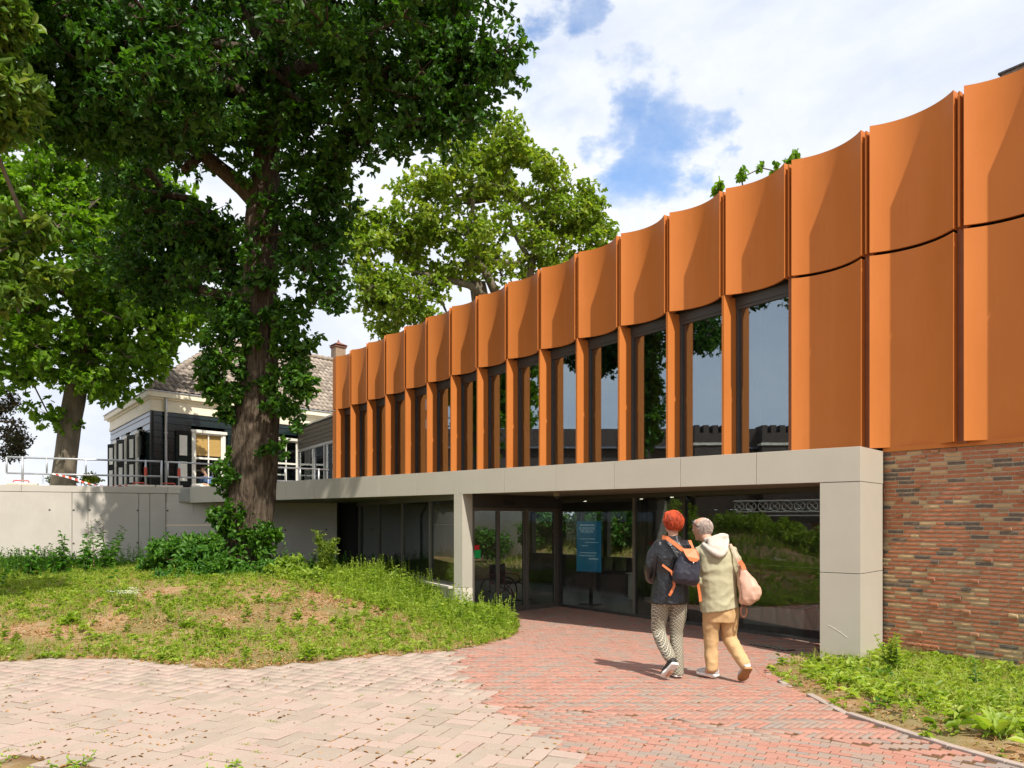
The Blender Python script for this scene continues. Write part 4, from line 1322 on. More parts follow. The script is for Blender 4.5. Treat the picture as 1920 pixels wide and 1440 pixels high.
MB().hexa(b4 + t4).build('chimney_hood', M['rust_cap'], chm)
MB().tube([V(c0[0], c0[1], EYE + 8.42), V(c0[0], c0[1], EYE + 8.55)], [0.07, 0.01], 8).build('chimney_tip', M['rust_cap'], chm)


# windows with shutters
def house_window(bx, u0, u1, blind):
    zs, zh = 2.86, 4.72
    fr = MB()
    bx(u0, u0 + 0.11, -0.02, 0.075, zs, zh, mb=fr); bx(u1 - 0.11, u1, -0.02, 0.075, zs, zh, mb=fr)
    bx(u0 - 0.04, u1 + 0.04, -0.02, 0.12, zh, zh + 0.10, mb=fr); bx(u0 - 0.04, u1 + 0.04, -0.02, 0.13, zs - 0.10, zs, mb=fr)
    w = fr.build('window', M['white_paint'], house, bevel=0.006)
    a, b = u0 + 0.11, u1 - 0.11
    s = MB()
    mz = zs + (zh - zs) * 0.52
    bx(a, a + 0.05, 0.0, 0.045, zs, zh, mb=s); bx(b - 0.05, b, 0.0, 0.045, zs, zh, mb=s)
    bx(a + 0.051, b - 0.051, 0.0, 0.05, mz - 0.035, mz + 0.035, mb=s); bx(a + 0.051, b - 0.051, 0.0, 0.045, zh - 0.05, zh - 0.001, mb=s); bx(a + 0.051, b - 0.051, 0.0, 0.045, zs + 0.001, zs + 0.06, mb=s)
    c = (a + b) / 2
    bx(c - 0.02, c + 0.02, 0.002, 0.04, zs + 0.061, mz - 0.036, mb=s); bx(c - 0.02, c + 0.02, 0.002, 0.04, mz + 0.036, zh - 0.051, mb=s)
    s.build('sash', M['white_paint'], w)
    bx(a + 0.04, b - 0.04, 0.012, 0.018, zs + 0.05, zh - 0.04).build('pane', M['glass_clear'], w)
    if blind:
        bx(a + 0.03, b - 0.03, -0.03, -0.022, mz + 0.10, zh - 0.02).build('roller_blind', M['blind'], w)
    bx(a + 0.02, b - 0.02, -0.75, -0.70, mz - 0.42, mz - 0.36).build('inner_rail', M['white_paint'], w)
    # dark room behind the glass
    r_ = MB(); bx(a - 0.05, b + 0.05, -1.2, -1.15, zs - 0.05, zh + 0.05, mb=r_); r_.build('room_back', M['dark_cladding'], w)
    return w


# rooms must be hollow behind the windows: cut the core into a dark box behind
inset = 1.3
pc = [HC + HR * inset + HL * inset, HC + HR * LR + HL * inset, HC + HR * LR + HL * LL, HC + HL * LL + HR * inset]
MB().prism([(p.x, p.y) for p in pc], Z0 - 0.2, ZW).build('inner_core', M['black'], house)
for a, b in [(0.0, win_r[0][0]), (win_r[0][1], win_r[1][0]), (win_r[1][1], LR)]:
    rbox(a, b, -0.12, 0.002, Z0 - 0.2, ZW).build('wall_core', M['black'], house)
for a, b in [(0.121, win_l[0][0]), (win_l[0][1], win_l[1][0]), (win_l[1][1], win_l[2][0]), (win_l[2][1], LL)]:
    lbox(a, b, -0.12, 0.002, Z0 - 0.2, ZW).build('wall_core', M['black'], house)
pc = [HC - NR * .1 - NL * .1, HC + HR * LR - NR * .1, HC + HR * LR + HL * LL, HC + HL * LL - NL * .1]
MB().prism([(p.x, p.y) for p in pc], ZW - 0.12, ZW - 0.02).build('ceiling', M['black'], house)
for k, (a, b) in enumerate(win_r):
    house_window(rbox, a, b, k == 0)
for a, b in win_l:
    house_window(lbox, a, b, False)


def shutter(bx, u0, u1, d0):
    zs, zh = 2.84, 4.74
    s = bx(u0, u1, d0, d0 + 0.04, zs, zh).build('shutter', M['black_paint'], house)
    w = (u1 - u0)
    for za, zb in ((zs + 0.15, zs + 0.83), (zs + 1.04, zs + 1.74)):
        bx(u0 + w * 0.24, u1 - w * 0.24, d0 + 0.041, d0 + 0.05, za, zb).build('shutter_panel', M['white_paint'], s)
    return s


shutter(rbox, 0.78, 1.30, 0.05); shutter(rbox, 2.70, 3.22, 0.05)
shutter(rbox, 3.98, 4.50, 0.05); shutter(rbox, 5.82, 6.34, 0.05)
for a, b in win_l:   # left shutters folded half open, standing out from the wall
    for u, sgn in ((a - 0.03, -1), (b + 0.03, 1)):
        P = lambda uu, d, z: HC + HL * uu + NL * d + Z * z
        ex = (HL * sgn * 0.93 + NL * 0.36).normalized(); ey = V(-ex.y, ex.x, 0)
        o0 = P(u, 0.05, 0)
        s = MB().box(o0, ex, ey, Z, 0.0, 0.50, -0.02, 0.02, 2.84, 4.74).build('shutter', M['black_paint'], house)
        for za, zb in ((3.0, 3.66), (3.9, 4.58)):
            MB().box(o0, ex, ey, Z, 0.13, 0.37, -0.028, 0.028, za, zb).build('shutter_panel', M['white_paint'], s)
# downpipe near the corner
p = HC + HR * 0.42 + NR * 0.12
MB().tube([(p.x, p.y, Z0), (p.x, p.y, ZW - 0.05), (p.x, p.y, gut)], 0.045, 10).build('downpipe', M['galv'], house, smooth=True)
for zz in (3.6, 4.6, 5.2): MB().tube([(p.x, p.y, zz), (p.x, p.y, zz + 0.04)], 0.058, 10).build('pipe_clip', M['galv'], house)
# small spotlight under the left eave
q_ = HC + HL * 3.4 + NL * 0.28 + Z * (ZW + 0.42)
MB().tube([q_, q_ + NL * 0.14 - Z * 0.05], [0.02, 0.05], 8).build('spotlight', M['rubber'], house)

# ------------------------------------------------------------------ glazed link between house and museum
lk0 = V(-8.40, 30.25, 0); lk1 = F0 + DF * -0.28 - NF * 0.30
DK = (lk1 - lk0).normalized(); NK = V(DK.y, -DK.x, 0); LK = (lk1 - lk0).length
if NK.y > 0: NK = -NK
link = thing('glazed_link', 'low dark clad passage with white framed glass doors between house and orange facade', 'passage', (lk0.x, lk0.y, 2.5))


def kbox(u0, u1, d0, d1, z0, z1, mb=None):
    mb = mb or MB()
    P = lambda u, d, z: lk0 + DK * u + NK * d + Z * z
    return mb.hexa([P(u0, d0, z0), P(u1, d0, z0), P(u1, d1, z0), P(u0, d1, z0), P(u0, d0, z1), P(u1, d0, z1), P(u1, d1, z1), P(u0, d1, z1)])


zt_ = 5.22
for k in range(5):
    kbox(0, LK, 0.0, 0.035 - 0.004 * (k % 2), 4.42 + k * 0.15, 4.42 + (k + 1) * 0.15 - 0.012).build('plank', M['dark_cladding'], link)
kbox(-0.1, LK, -2.2, 0.09, zt_ + 0.0, zt_ + 0.06).build('roof_edge', M['galv'], link)
kbox(0, LK, -0.1, -0.01, 4.40, zt_ - 0.01).build('backing', M['dark_frame'], link)
posts = [0.02, LK * 0.42, LK * 0.66, LK - 0.02]
for k, u in enumerate(posts):
    kbox(u - 0.05, u + 0.05, -0.02, 0.05, 2.5, 4.40).build('frame_post', M['galv'], link)
kbox(0, LK, -0.021, 0.051, 4.30, 4.399).build('frame_head', M['galv'], link)
for a, b in zip(posts[:-1], posts[1:]):
    kbox(a + 0.051, b - 0.051, 0.005, 0.015, 2.5, 4.29).build('pane', M['glass_clear'], link)
kbox(0, LK, -1.8, -1.75, 2.5, 4.4).build('back_wall', M['black_paint'], link)
kbox(posts[1] + 0.1, posts[1] + 0.5, -1.2, -1.17, 2.5, 3.9).build('door_panel', M['white_paint'], link)
for za, zb, m_ in ((3.25, 3.33, 'white_paint'), (3.5, 4.0, 'blind'), (4.05, 4.2, 'white_paint'), (2.75, 2.83, 'white_paint')):
    kbox(posts[2] + 0.08, posts[3] - 0.08, -0.6, -0.57, za, zb).build('inner_window_rail' if m_ == 'white_paint' else 'inner_blind', M[m_], link)

# ------------------------------------------------------------------ railings on the terrace edge
def rail_run(name, label, P0, P1, zt, zl, post_ts, uprights):
    root = thing(name, label, 'railing', tuple(P0 + Z * Z_TOP), 'railings on the terrace edge')
    for zz in (zt, zl):
        MB().tube([P0 + Z * zz, P0.lerp(P1, 0.5) + Z * (zz - 0.004), P1 + Z * zz], 0.026, 8).build('rail', M['galv'], root, smooth=True)
    for t_ in post_ts:
        p = P0.lerp(P1, t_)
        MB().tube([p + Z * Z_TOP, p + Z * (zt + 0.03)], 0.030, 8).build('post', M['galv'], root, smooth=True)
    for t_ in uprights:
        p = P0.lerp(P1, t_)
        MB().tube([p + Z * zl, p + Z * zt], 0.024, 8).build('upright', M['galv'], root, smooth=True)
    return root


zt, zl = EYE + 1.70, EYE + 1.27
ra, rb_ = C1a + DC * line_px(10) + NC * 0.2, C1a + DC * line_px(303) + NC * 0.2
tpx = lambda px: (line_px(px) - line_px(10)) / (line_px(303) - line_px(10))
rail_run('guard_rail', 'tubular grey railing along the top of the concrete wall', ra, rb_, zt, zl, [tpx(40), tpx(273), 1.0], [0.0, tpx(86), tpx(160)])
rc, rd = rb_ + V(0.12, 0.15, 0), V(-6.15, 25.75, 0)
rail_run('guard_rail', 'tubular grey railing running from the house corner pipe to the orange facade', rc, rd, zt, zl, [0.06, 0.62, 0.93], [0.0, 0.25, 0.45, 0.70, 0.80])
for px, off in ((40, 0.2), (265, 0.2), (318, 0.25)):
    s_ = line_px(min(px, 325)); p = C1a + DC * s_ + NC * off
    f = thing('rail_foot', {40: 'concrete block with red handle holding the railing at the far left', 265: 'concrete block with red handle near the house corner', 318: 'concrete block with red handle under the railing beside the downpipe'}[px], 'weight block', (p.x, p.y, Z_TOP), 'concrete feet of the temporary railing')
    MB().box((p.x, p.y, 0), DC, NC, Z, -0.36, 0.36, -0.13, 0.13, Z_TOP + 0.001, Z_TOP + 0.065).build('block', M['concrete_light'], f, bevel=0.02)
    MB().tube([p + DC * -0.22 + Z * (Z_TOP + 0.06), p + DC * -0.19 + Z * (Z_TOP + 0.125), p + DC * 0.13 + Z * (Z_TOP + 0.125), p + DC * 0.16 + Z * (Z_TOP + 0.06)], 0.018, 6).build('handle', M['red_plastic'], f, smooth=True)
for px, yy in ((273, 0), (314, 1)):
    s_ = line_px(px if px < 305 else 303); p = C1a + DC * s_ + NC * 0.2
    if yy: p = rc.lerp(rd, 0.06)
    fl_ = thing('red_sleeve', 'red sleeve round the railing post ' + ('right of the house downpipe' if yy else 'before the side wall of the house'), 'sleeve', tuple(p + Z * 2.9), 'red sleeves on the railing')
    MB().tube([p + Z * 2.90, p + Z * 3.14], 0.042, 8).build('sleeve', M['red_plastic'], fl_)
# barrier tape tied to the lower rail, drooping to the coping
tape = thing('barrier_tape', 'red and white barrier tape drooping from the lower rail to the wall top', 'tape', tuple(C1a + DC * line_px(100) + NC * 0.2 + Z * zl))
seg = 26
p0 = C1a + DC * line_px(97) + NC * 0.16 + Z * (zl - 0.01); p1 = C1a + DC * line_px(250) + NC * 0.14 + Z * (Z_TOP + 0.01)
for k in range(seg):
    a, b = k / seg, (k + 1) / seg
    f = lambda t_: p0.lerp(p1, t_) - Z * (0.11 * math.sin(math.pi * t_) - 0.02 * math.sin(9 * t_))
    A_, B_ = f(a), f(b); hgt = 0.035 + 0.02 * math.sin(7 * a)
    MB().add([A_, B_, B_ + Z * hgt, A_ + Z * hgt, A_ + NC * 0.004, B_ + NC * 0.004, B_ + Z * hgt + NC * 0.004, A_ + Z * hgt + NC * 0.004], [(0, 1, 2, 3), (7, 6, 5, 4)]).build('tape_band', M['red_plastic' if k % 2 else 'white_print'], tape)
chn = thing('chain', 'short grey chain hanging from the lower rail left of the lime trunk', 'chain', tuple(C1a + DC * line_px(79) + NC * 0.2 + Z * zl))
pc_ = C1a + DC * line_px(79) + NC * 0.17
for k in range(5):
    c_ = pc_ + Z * (zl - 0.035 - k * 0.055)
    MB().tube([c_ + (DC if k % 2 else NC) * 0.018 * math.cos(a) + Z * 0.034 * math.sin(a) for a in np.linspace(0, 2 * math.pi, 9)], 0.006, 5).build('chain_link', M['galv'], chn)
# ------------------------------------------------------------------ vegetation
def unit(a):
    return a / np.maximum(np.linalg.norm(a, axis=1, keepdims=True), 1e-9)


def leaf_geo(P, D, Nn, L, w=0.55, droop=0.15, fold=0.12):
    D = unit(D); Sd = unit(np.cross(Nn, D)); Nn = np.cross(D, Sd)
    L = L[:, None]
    prof = [(0, 0, 0), (0.33, 0.5, fold), (0.74, 0.40, fold * 0.7), (1.0, 0, -droop), (0.74, -0.40, fold * 0.7), (0.33, -0.5, fold)]
    vs = np.stack([P + D * (a * L) + Sd * (b * w * L) + Nn * ((c - droop * a * a) * L) for a, b, c in prof], 1)
    return vs.reshape(-1, 3)


LEAF_Q = np.array([(0, 3, 2, 1), (0, 5, 4, 3)])


def leaf_obj(name, P, D, Nn, L, tone, m, parent=None, w=0.55, droop=0.15, kind='stuff'):
    vs = leaf_geo(P, D, Nn, L, w, droop)
    q = (np.arange(len(P))[:, None, None] * 6 + LEAF_Q[None]).reshape(-1, 4)
    return np_mesh(name, vs, q, m, parent, np.repeat(tone, 6), kind=kind)


def rnd_dirs(n, r=rng):
    return unit(r.normal(size=(n, 3)))


def sprigs(centres, radii, per, leaves, L, outw, r=rng, flat=0.7, up=0.35, lvar=0.3):
    """rosettes of leaves at twig ends scattered in blobs; returns P, D, N, L, tone and twig ends"""
    K = len(centres)
    c = np.repeat(centres, per, 0); rad = np.repeat(radii, per)
    off = rnd_dirs(len(c), r) * (r.random(len(c)) ** 0.45)[:, None] * rad[:, None]
    off[:, 2] *= flat
    tips = c + off
    axis = unit(off / np.maximum(rad[:, None], 1e-6) + outw * np.repeat(unit(np.ones((K, 3)) * 0 + r.normal(size=(K, 3)) * 0.2), per, 0) + np.array([0, 0, up]) + r.normal(size=off.shape) * 0.35)
    P = np.repeat(tips, leaves, 0); A_ = np.repeat(axis, leaves, 0)
    side = rnd_dirs(len(P), r)
    D = unit(A_ * 0.55 + side * 0.85)
    N_ = unit(A_ * 0.9 + np.array([0, 0, 0.5]) + r.normal(size=P.shape) * 0.35)
    P = P - A_ * (r.random(len(P)) * 0.10)[:, None]
    Ls = L * (1 + r.normal(0, lvar, len(P))).clip(0.45, 1.6)
    cl = np.repeat(np.repeat(r.random(K), per), leaves)
    sp_ = np.repeat(r.random(len(c)), leaves)
    tone = (0.25 * cl + 0.35 * sp_ + 0.4 * r.random(len(P)))
    return P, D, N_, Ls, tone, tips


def blob_points(blobs, r=rng):
    """blobs: (centre, (rx, ry, rz), count)"""
    out = []
    for c, rad, n in blobs:
        d = rnd_dirs(n, r) * (r.random(n) ** 0.38)[:, None]
        out.append(np.array(c)[None] + d * np.array(rad)[None])
    return np.concatenate(out)


def grow(trunk, trunk_r, targets, step=0.55, wob=0.10, sag=0.10, r=rng, start=0.25):
    """join every target to the nearest wood; returns node positions, parents and radii"""
    pos = [Vector(trunk[0])]; par = [-1]; tr = [trunk_r[0]]
    for k in range(len(trunk) - 1):
        a, b = Vector(trunk[k]), Vector(trunk[k + 1]); n = max(1, int((b - a).length / 0.35))
        for i in range(1, n + 1):
            pos.append(a.lerp(b, i / n)); par.append(len(pos) - 2); tr.append(trunk_r[k] + (trunk_r[k + 1] - trunk_r[k]) * i / n)
    nt = len(pos)
    arrp = np.array([list(p) for p in pos])
    top = arrp[-1]
    order = np.argsort(np.linalg.norm(targets - top, axis=1) + 0.0)
    allow0 = int(nt * start)
    ends = []
    for k in order:
        t = targets[k]
        d = np.linalg.norm(arrp - t, axis=1)
        pen = np.where(arrp[:, 2] > t[2] + 0.2, 0.6, 0.0) * np.abs(arrp[:, 2] - t[2])
        pen[:allow0] += 100
        j = int(np.argmin(d + pen))
        a = Vector(arrp[j]); b = Vector(t); L = (b - a).length
        n = max(1, int(L / step)); prev = j; new = []
        for i in range(1, n + 1):
            f = i / n
            p = a.lerp(b, f)
            if i < n:
                p += Vector(r.normal(0, wob, 3) * min(1, L)) + Vector((0, 0, sag * L * math.sin(math.pi * f) * 0.6))
            pos.append(p); par.append(prev); prev = len(pos) - 1; new.append(list(p))
        arrp = np.concatenate([arrp, np.array(new)])
        ends.append(prev)
    n = len(pos)
    cnt = np.zeros(n)
    for e in ends: cnt[e] += 1
    for i in range(n - 1, 0, -1): cnt[par[i]] += cnt[i]
    return pos, par, cnt, nt, tr, ends


def wood(mb, pos, par, cnt, nt, tr, tip=0.012, power=0.46, rmax=0.4, sides=6):
    rad = [tip * max(c, 1) ** power for c in cnt]
    for i in range(nt, len(pos)):
        j = par[i]
        rj = rad[j] if j >= nt else min(tr[j] * 0.8, rad[i] * 1.25)
        ri = min(rad[i], rmax)
        if ri < 0.009: continue
        mb.tube([pos[j], pos[i]], [min(rj, rmax), ri], sides if ri > 0.03 else 4, cap=False)


def bark_trunk(mb, path, radii, n=28, flare=None, r=random, lump=0.06, ridge=0.0):
    """a fluted, lumpy trunk along a path"""
    rings = []
    pts = [Vector(p) for p in path]
    # resample
    P, R = [], []
    for k in range(len(pts) - 1):
        m_ = max(2, int((pts[k + 1] - pts[k]).length / (0.05 if ridge else 0.10)))
        for i in range(m_):
            f = i / m_; P.append(pts[k].lerp(pts[k + 1], f)); R.append(radii[k] + (radii[k + 1] - radii[k]) * f)
    P.append(pts[-1]); R.append(radii[-1])
    # smooth the path
    for _ in range(4):
        P = [P[0]] + [(P[i - 1] + P[i] * 2 + P[i + 1]) / 4 for i in range(1, len(P) - 1)] + [P[-1]]
        R = [R[0]] + [(R[i - 1] + R[i] * 2 + R[i + 1]) / 4 for i in range(1, len(R) - 1)] + [R[-1]]
    for p, rr in zip(P, R):
        ring = []
        for k in range(n):
            a = 2 * math.pi * k / n
            q = Vector((math.cos(a), math.sin(a), 0))
            f = 1 + lump * mnoise.noise((q.x * 1.3 + p.x, q.y * 1.3, p.z * 0.7)) * 2 + 0.035 * mnoise.noise((q.x * 7, q.y * 7, p.z * 0.9)) + 0.02 * mnoise.noise((q.x * 16, q.y * 16, p.z * 1.6))
            if ridge:
                w_ = mnoise.noise((p.z * 0.9, q.x * 2, q.y * 2)) * 0.5
                f += ridge * (1 - 2.2 * abs(mnoise.noise((q.x * 8.5 + w_, q.y * 8.5 - w_, p.z * 0.9 + 3)))) + ridge * 0.4 * mnoise.noise((q.x * 18, q.y * 18, p.z * 4))
            ring.append(p + q * rr * f)
        rings.append(ring)
    mb.loft(rings)


def tree(name, label, group, trunk, tr, blobs, leafmat, barkmat, per, leaves, L, crad, tip=0.012, lump=0.06, loc=None, extra=None, start=0.25, power=0.46, flat=0.7, w=0.6, wob=0.10, rmax=0.4, grow_trunk=None, up=0.35, ridge=0.0):
    root = thing(name, label, 'tree', tuple(loc or trunk[0]), group)
    T = blob_points(blobs)
    pos, par, cnt, nt, trr, ends = grow(grow_trunk or trunk, tr if not grow_trunk else [0.3] * len(grow_trunk), T, start=start, wob=wob)
    mb = MB(); bark_trunk(mb, trunk, tr, lump=lump, n=96 if ridge else 28, ridge=ridge)
    mb.build('trunk', barkmat, root, smooth=True)
    wb = MB(); wood(wb, pos, par, cnt, nt, trr, tip, power, rmax=rmax)
    P, D, N_, Ls, tone, tips = sprigs(T, np.full(len(T), crad) * (0.7 + 0.6 * rng.random(len(T))), per, leaves, L, 0.3, flat=flat, up=up)
    # short twigs to a share of the rosettes
    ci = np.repeat(np.arange(len(T)), per)
    for k in range(0, len(tips), 3):
        a = Vector(T[ci[k]]); b = Vector(tips[k])
        wb.tube([a, a.lerp(b, 0.5) + Vector((0, 0, 0.03)), b], [0.009, 0.007, 0.004], 3, cap=False)
    wb.build('branches', barkmat, root, smooth=True, kind='stuff')
    if extra:
        e = extra()
        P = np.concatenate([P, e[0]]); D = np.concatenate([D, e[1]]); N_ = np.concatenate([N_, e[2]]); Ls = np.concatenate([Ls, e[3]]); tone = np.concatenate([tone, e[4]])
    leaf_obj('crown', P, D, N_, Ls, tone, leafmat, root, w=w)
    return root


# --- the old oak in front of the canopy
OY = 16.0
o_base = at(455, 1075, OY); o_base.z = float(gz(o_base.x, o_base.y)) - 0.1
trunk = [o_base, at(456, 1020, OY), at(468, 950, OY), at(474, 860, OY), at(480, 780, OY), at(487, 700, OY), at(489, 600, OY), at(486, 500, OY), at(489, 420, OY), at(497, 340, OY), at(503, 250, OY), at(512, 190, OY), at(512, 90, OY), at(505, -60, OY), at(500, -260, OY)]
tr = [0.66, 0.52, 0.47, 0.44, 0.44, 0.36, 0.33, 0.31, 0.32, 0.255, 0.235, 0.215, 0.20, 0.17, 0.10]
B = lambda px, py, Y, rx, ry, rz, n: (tuple(at(px, py, Y)), (rx, ry, rz), n)
oak_blobs = [
    B(520, 60, 16, 2.6, 2.6, 1.5, 60), B(350, 30, 16.5, 2.5, 1.9, 1.6, 62), B(180, 60, 12.8, 1.95, 2.0, 1.35, 64), B(60, 120, 12.6, 1.1, 1.7, 1.25, 34),
    B(250, 165, 13, 2.0, 1.9, 0.85, 62), B(420, 150, 15.5, 1.6, 2.0, 0.9, 40), B(135, 222, 13.3, 0.75, 1.2, 0.33, 18), B(290, 245, 15.5, 1.2, 1.4, 0.5, 24),
    B(255, 330, 17.8, 1.0, 1.3, 0.7, 18), B(320, 425, 18.3, 1.2, 1.5, 0.8, 26), B(350, 480, 18.0, 1.35, 1.4, 0.7, 32), B(300, 530, 18.3, 1.1, 1.2, 0.45, 18), B(405, 545, 17.0, 0.8, 1.0, 0.6, 18),
    B(385, 435, 17.2, 0.75, 1.0, 0.6, 16), B(215, 470, 18.5, 0.6, 1.0, 0.4, 6),
    B(700, 40, 15, 1.7, 2.0, 1.3, 46), B(830, 50, 14.5, 0.85, 1.4, 0.9, 20), B(720, 150, 14.8, 1.5, 1.6, 0.7, 36), B(830, 170, 14.3, 0.8, 1.2, 0.6, 17), B(900, 110, 14.2, 0.5, 0.8, 0.35, 9), B(945, 112, 14.1, 0.28, 0.5, 0.2, 4), B(870, 40, 14.2, 0.4, 0.8, 0.5, 6),
    B(700, 225, 14.8, 0.8, 1.2, 0.35, 12), B(790, 235, 14.4, 0.5, 0.8, 0.35, 8), B(880, 210, 14.2, 0.25, 0.6, 0.45, 5), B(740, 280, 14.6, 0.25, 0.5, 0.22, 3),
    B(600, 200, 15.5, 0.7, 1.0, 0.5, 9), B(590, 300, 15.6, 0.6, 1.0, 0.9, 14), B(620, 360, 15.5, 0.5, 0.8, 0.8, 12), B(580, 440, 15.6, 0.6, 0.8, 0.8, 16), B(600, 510, 15.5, 0.5, 0.7, 0.5, 10), B(628, 555, 15.4, 0.22, 0.4, 0.22, 3), B(640, 300, 15.4, 0.3, 0.6, 0.4, 4), B(655, 270, 15.4, 0.2, 0.4, 0.25, 2), B(520, 470, 17.2, 0.4, 0.5, 0.7, 6), B(440, 480, 17.2, 0.4, 0.6, 0.8, 10), B(425, 235, 15.2, 0.7, 0.9, 0.45, 12), B(535, 330, 17.2, 0.4, 0.5, 0.6, 5), B(505, 215, 15.2, 0.35, 0.25, 0.5, 6), B(470, 300, 15.5, 0.2, 0.2, 0.3, 2), B(515, 400, 15.5, 0.2, 0.2, 0.4, 3), B(470, 455, 15.5, 0.15, 0.2, 0.3, 2), B(495, 520, 15.5, 0.25, 0.2, 0.25, 3),
    # above and in front of the picture, seen only in reflections and shadows
    B(500, -180, 15, 3.6, 3.2, 1.9, 60), B(250, -180, 17, 3.6, 1.6, 1.9, 50), B(760, -160, 13.5, 2.6, 2.6, 1.4, 40), B(620, -80, 12, 2.6, 2.0, 1.0, 40), ((-13.2, 14.8, 8.8), (1.2, 0.9, 0.9), 24), ((-14.5, 15.0, 9.6), (1.4, 1.2, 1.1), 22),
]


def oak_shoots():
    """bunches of shoots straight from the trunk"""
    cs, rr = [], []
    spots = [(405, 640, 0.44), (388, 690, 0.38), (408, 740, 0.36), (430, 775, 0.24), (552, 600, 0.40), (560, 655, 0.40), (572, 715, 0.34), (548, 765, 0.32), (555, 800, 0.2), (590, 640, 0.2), (440, 610, 0.36), (425, 665, 0.34), (445, 740, 0.24), (520, 700, 0.24), (505, 590, 0.26), (465, 600, 0.24), (400, 600, 0.22), (380, 720, 0.18), (570, 570, 0.24), (415, 640, 0.2), (400, 690, 0.36), (420, 740, 0.36), (445, 700, 0.30), (395, 720, 0.24), (420, 780, 0.26), (540, 620, 0.38), (552, 680, 0.42), (545, 720, 0.40), (520, 760, 0.34), (560, 700, 0.32), (570, 740, 0.22), (500, 720, 0.28), (470, 640, 0.30), (460, 735, 0.26), (515, 650, 0.28), (430, 605, 0.40), (535, 575, 0.36), (450, 570, 0.34),
             (430, 850, 0.10), (418, 880, 0.24), (412, 905, 0.22), (430, 895, 0.2), (425, 925, 0.14), (468, 838, 0.15), (490, 845, 0.17), (515, 840, 0.16), (530, 835, 0.15), (535, 855, 0.11),
             (430, 965, 0.34), (455, 985, 0.40), (425, 1000, 0.36), (490, 1005, 0.34), (508, 1000, 0.24), (470, 1020, 0.40), (520, 1005, 0.16), (440, 1035, 0.36), (500, 1035, 0.26), (405, 975, 0.2), (400, 960, 0.14)]
    for px, py, r_ in spots:
        p = at(px, py, OY - 0.30 - 0.35 * random.random()); cs.append(list(p)); rr.append(r_)
    cs = np.array(cs); rr = np.array(rr)
    out = []
    for k in range(len(cs)):
        per = max(6, int(300 * rr[k] ** 2 + 16 * rr[k]))
        P, D, N_, Ls, tone, tips = sprigs(cs[k:k + 1], rr[k:k + 1], per, 7, 0.095, 0.3, flat=0.9)
        out.append((P, D, N_, Ls, np.clip(tone + 0.12, 0, 1)))
    return [np.concatenate([o[i] for o in out]) for i in range(5)]


oak = tree('oak_tree', 'big old oak with thick furrowed trunk and dark spreading crown before the canopy', None, trunk, tr, oak_blobs, M['oak_leaf'], M['bark'], 20, 7, 0.104, 0.50, tip=0.010, extra=oak_shoots, start=0.5, power=0.44, w=0.62, rmax=0.13, ridge=0.075)
# main limbs
lb = MB()
for pth, rd in (([at(492, 385, OY), at(455, 350, OY), at(415, 318, OY), at(380, 288, 15.9), at(340, 262, 15.8), at(290, 230, 15.6), at(230, 225, 15.5)], [0.24, 0.19, 0.155, 0.145, 0.13, 0.11, 0.08]),
                ([at(380, 288, 15.9), at(360, 305, 15.7), at(345, 318, 15.5)], [0.11, 0.09, 0.075]),
                ([at(300, 232, 15.5), at(215, 236, 14.9), at(120, 205, 14.4), at(60, 205, 14.2), at(-40, 235, 14)], [0.12, 0.14, 0.14, 0.12, 0.09]),
                ([at(480, 560, OY), at(400, 550, 16.9), at(330, 525, 17.6), at(290, 530, 18.2)], [0.13, 0.11, 0.10, 0.07]),
                ([at(512, 200, OY), at(520, 150, 15.9), at(580, 120, 15.6), at(660, 140, 15.2), at(740, 145, 14.8), at(830, 140, 14.4)], [0.22, 0.19, 0.16, 0.13, 0.10, 0.05]),
                ([at(512, 110, OY), at(470, 40, 15.8), at(400, -30, 15.5)], [0.16, 0.14, 0.10]),
                ([at(512, 120, OY), at(560, 40, 15.7), at(640, -20, 15.2)], [0.15, 0.13, 0.08]),
                ([at(495, 230, OY), at(440, 160, 15.6), at(330, 110, 15.2), at(200, 100, 15.0)], [0.15, 0.13, 0.11, 0.07])):
    lb.tube(pth, rd, 10)
lb.build('limbs', M['bark'], oak, smooth=True)

# --- lime tree on the terrace
TY = 24.0
trunk = [V(at(117, 905, TY).x, TY, 2.45), at(118, 905, TY), at(126, 840, TY), at(134, 780, TY), at(142, 730, TY), at(150, 660, TY), at(155, 560, TY), at(160, 430, TY)]
tree('lime_tree', 'bright green tree with leaning grey trunk on the terrace left of the house', None, trunk, [0.42, 0.37, 0.32, 0.30, 0.31, 0.24, 0.2, 0.12],
     [B(60, 340, 24, 2.2, 2.4, 1.3, 46), B(170, 330, 24.5, 2.2, 2.4, 1.2, 46), B(280, 420, 24, 2.0, 2.4, 1.6, 50), B(100, 450, 23.6, 2.3, 2.4, 1.6, 60), B(220, 540, 23.6, 2.3, 2.4, 1.4, 60), B(300, 575, 23.4, 1.4, 2.0, 1.1, 36), B(60, 580, 23.6, 2.0, 2.2, 1.4, 46), B(150, 660, 23.5, 2.2, 2.2, 1.1, 46), B(262, 655, 23.4, 1.0, 1.6, 0.7, 20), B(40, 690, 23.6, 1.2, 1.8, 0.7, 18), B(345, 590, 23.5, 0.7, 1.2, 0.7, 10), B(195, 725, 23.6, 0.5, 1.0, 0.3, 5), B(165, 715, 23.5, 0.7, 1, 0.3, 8), B(85, 775, 23.6, 0.22, 0.4, 0.12, 2), B(112, 790, 23.6, 0.14, 0.3, 0.4, 2), B(-80, 480, 24, 2.2, 2.4, 2.6, 40)],
     M['lime_leaf'], M['bark_grey'], 15, 7, 0.15, 0.62, start=0.45, w=0.75, rmax=0.13)

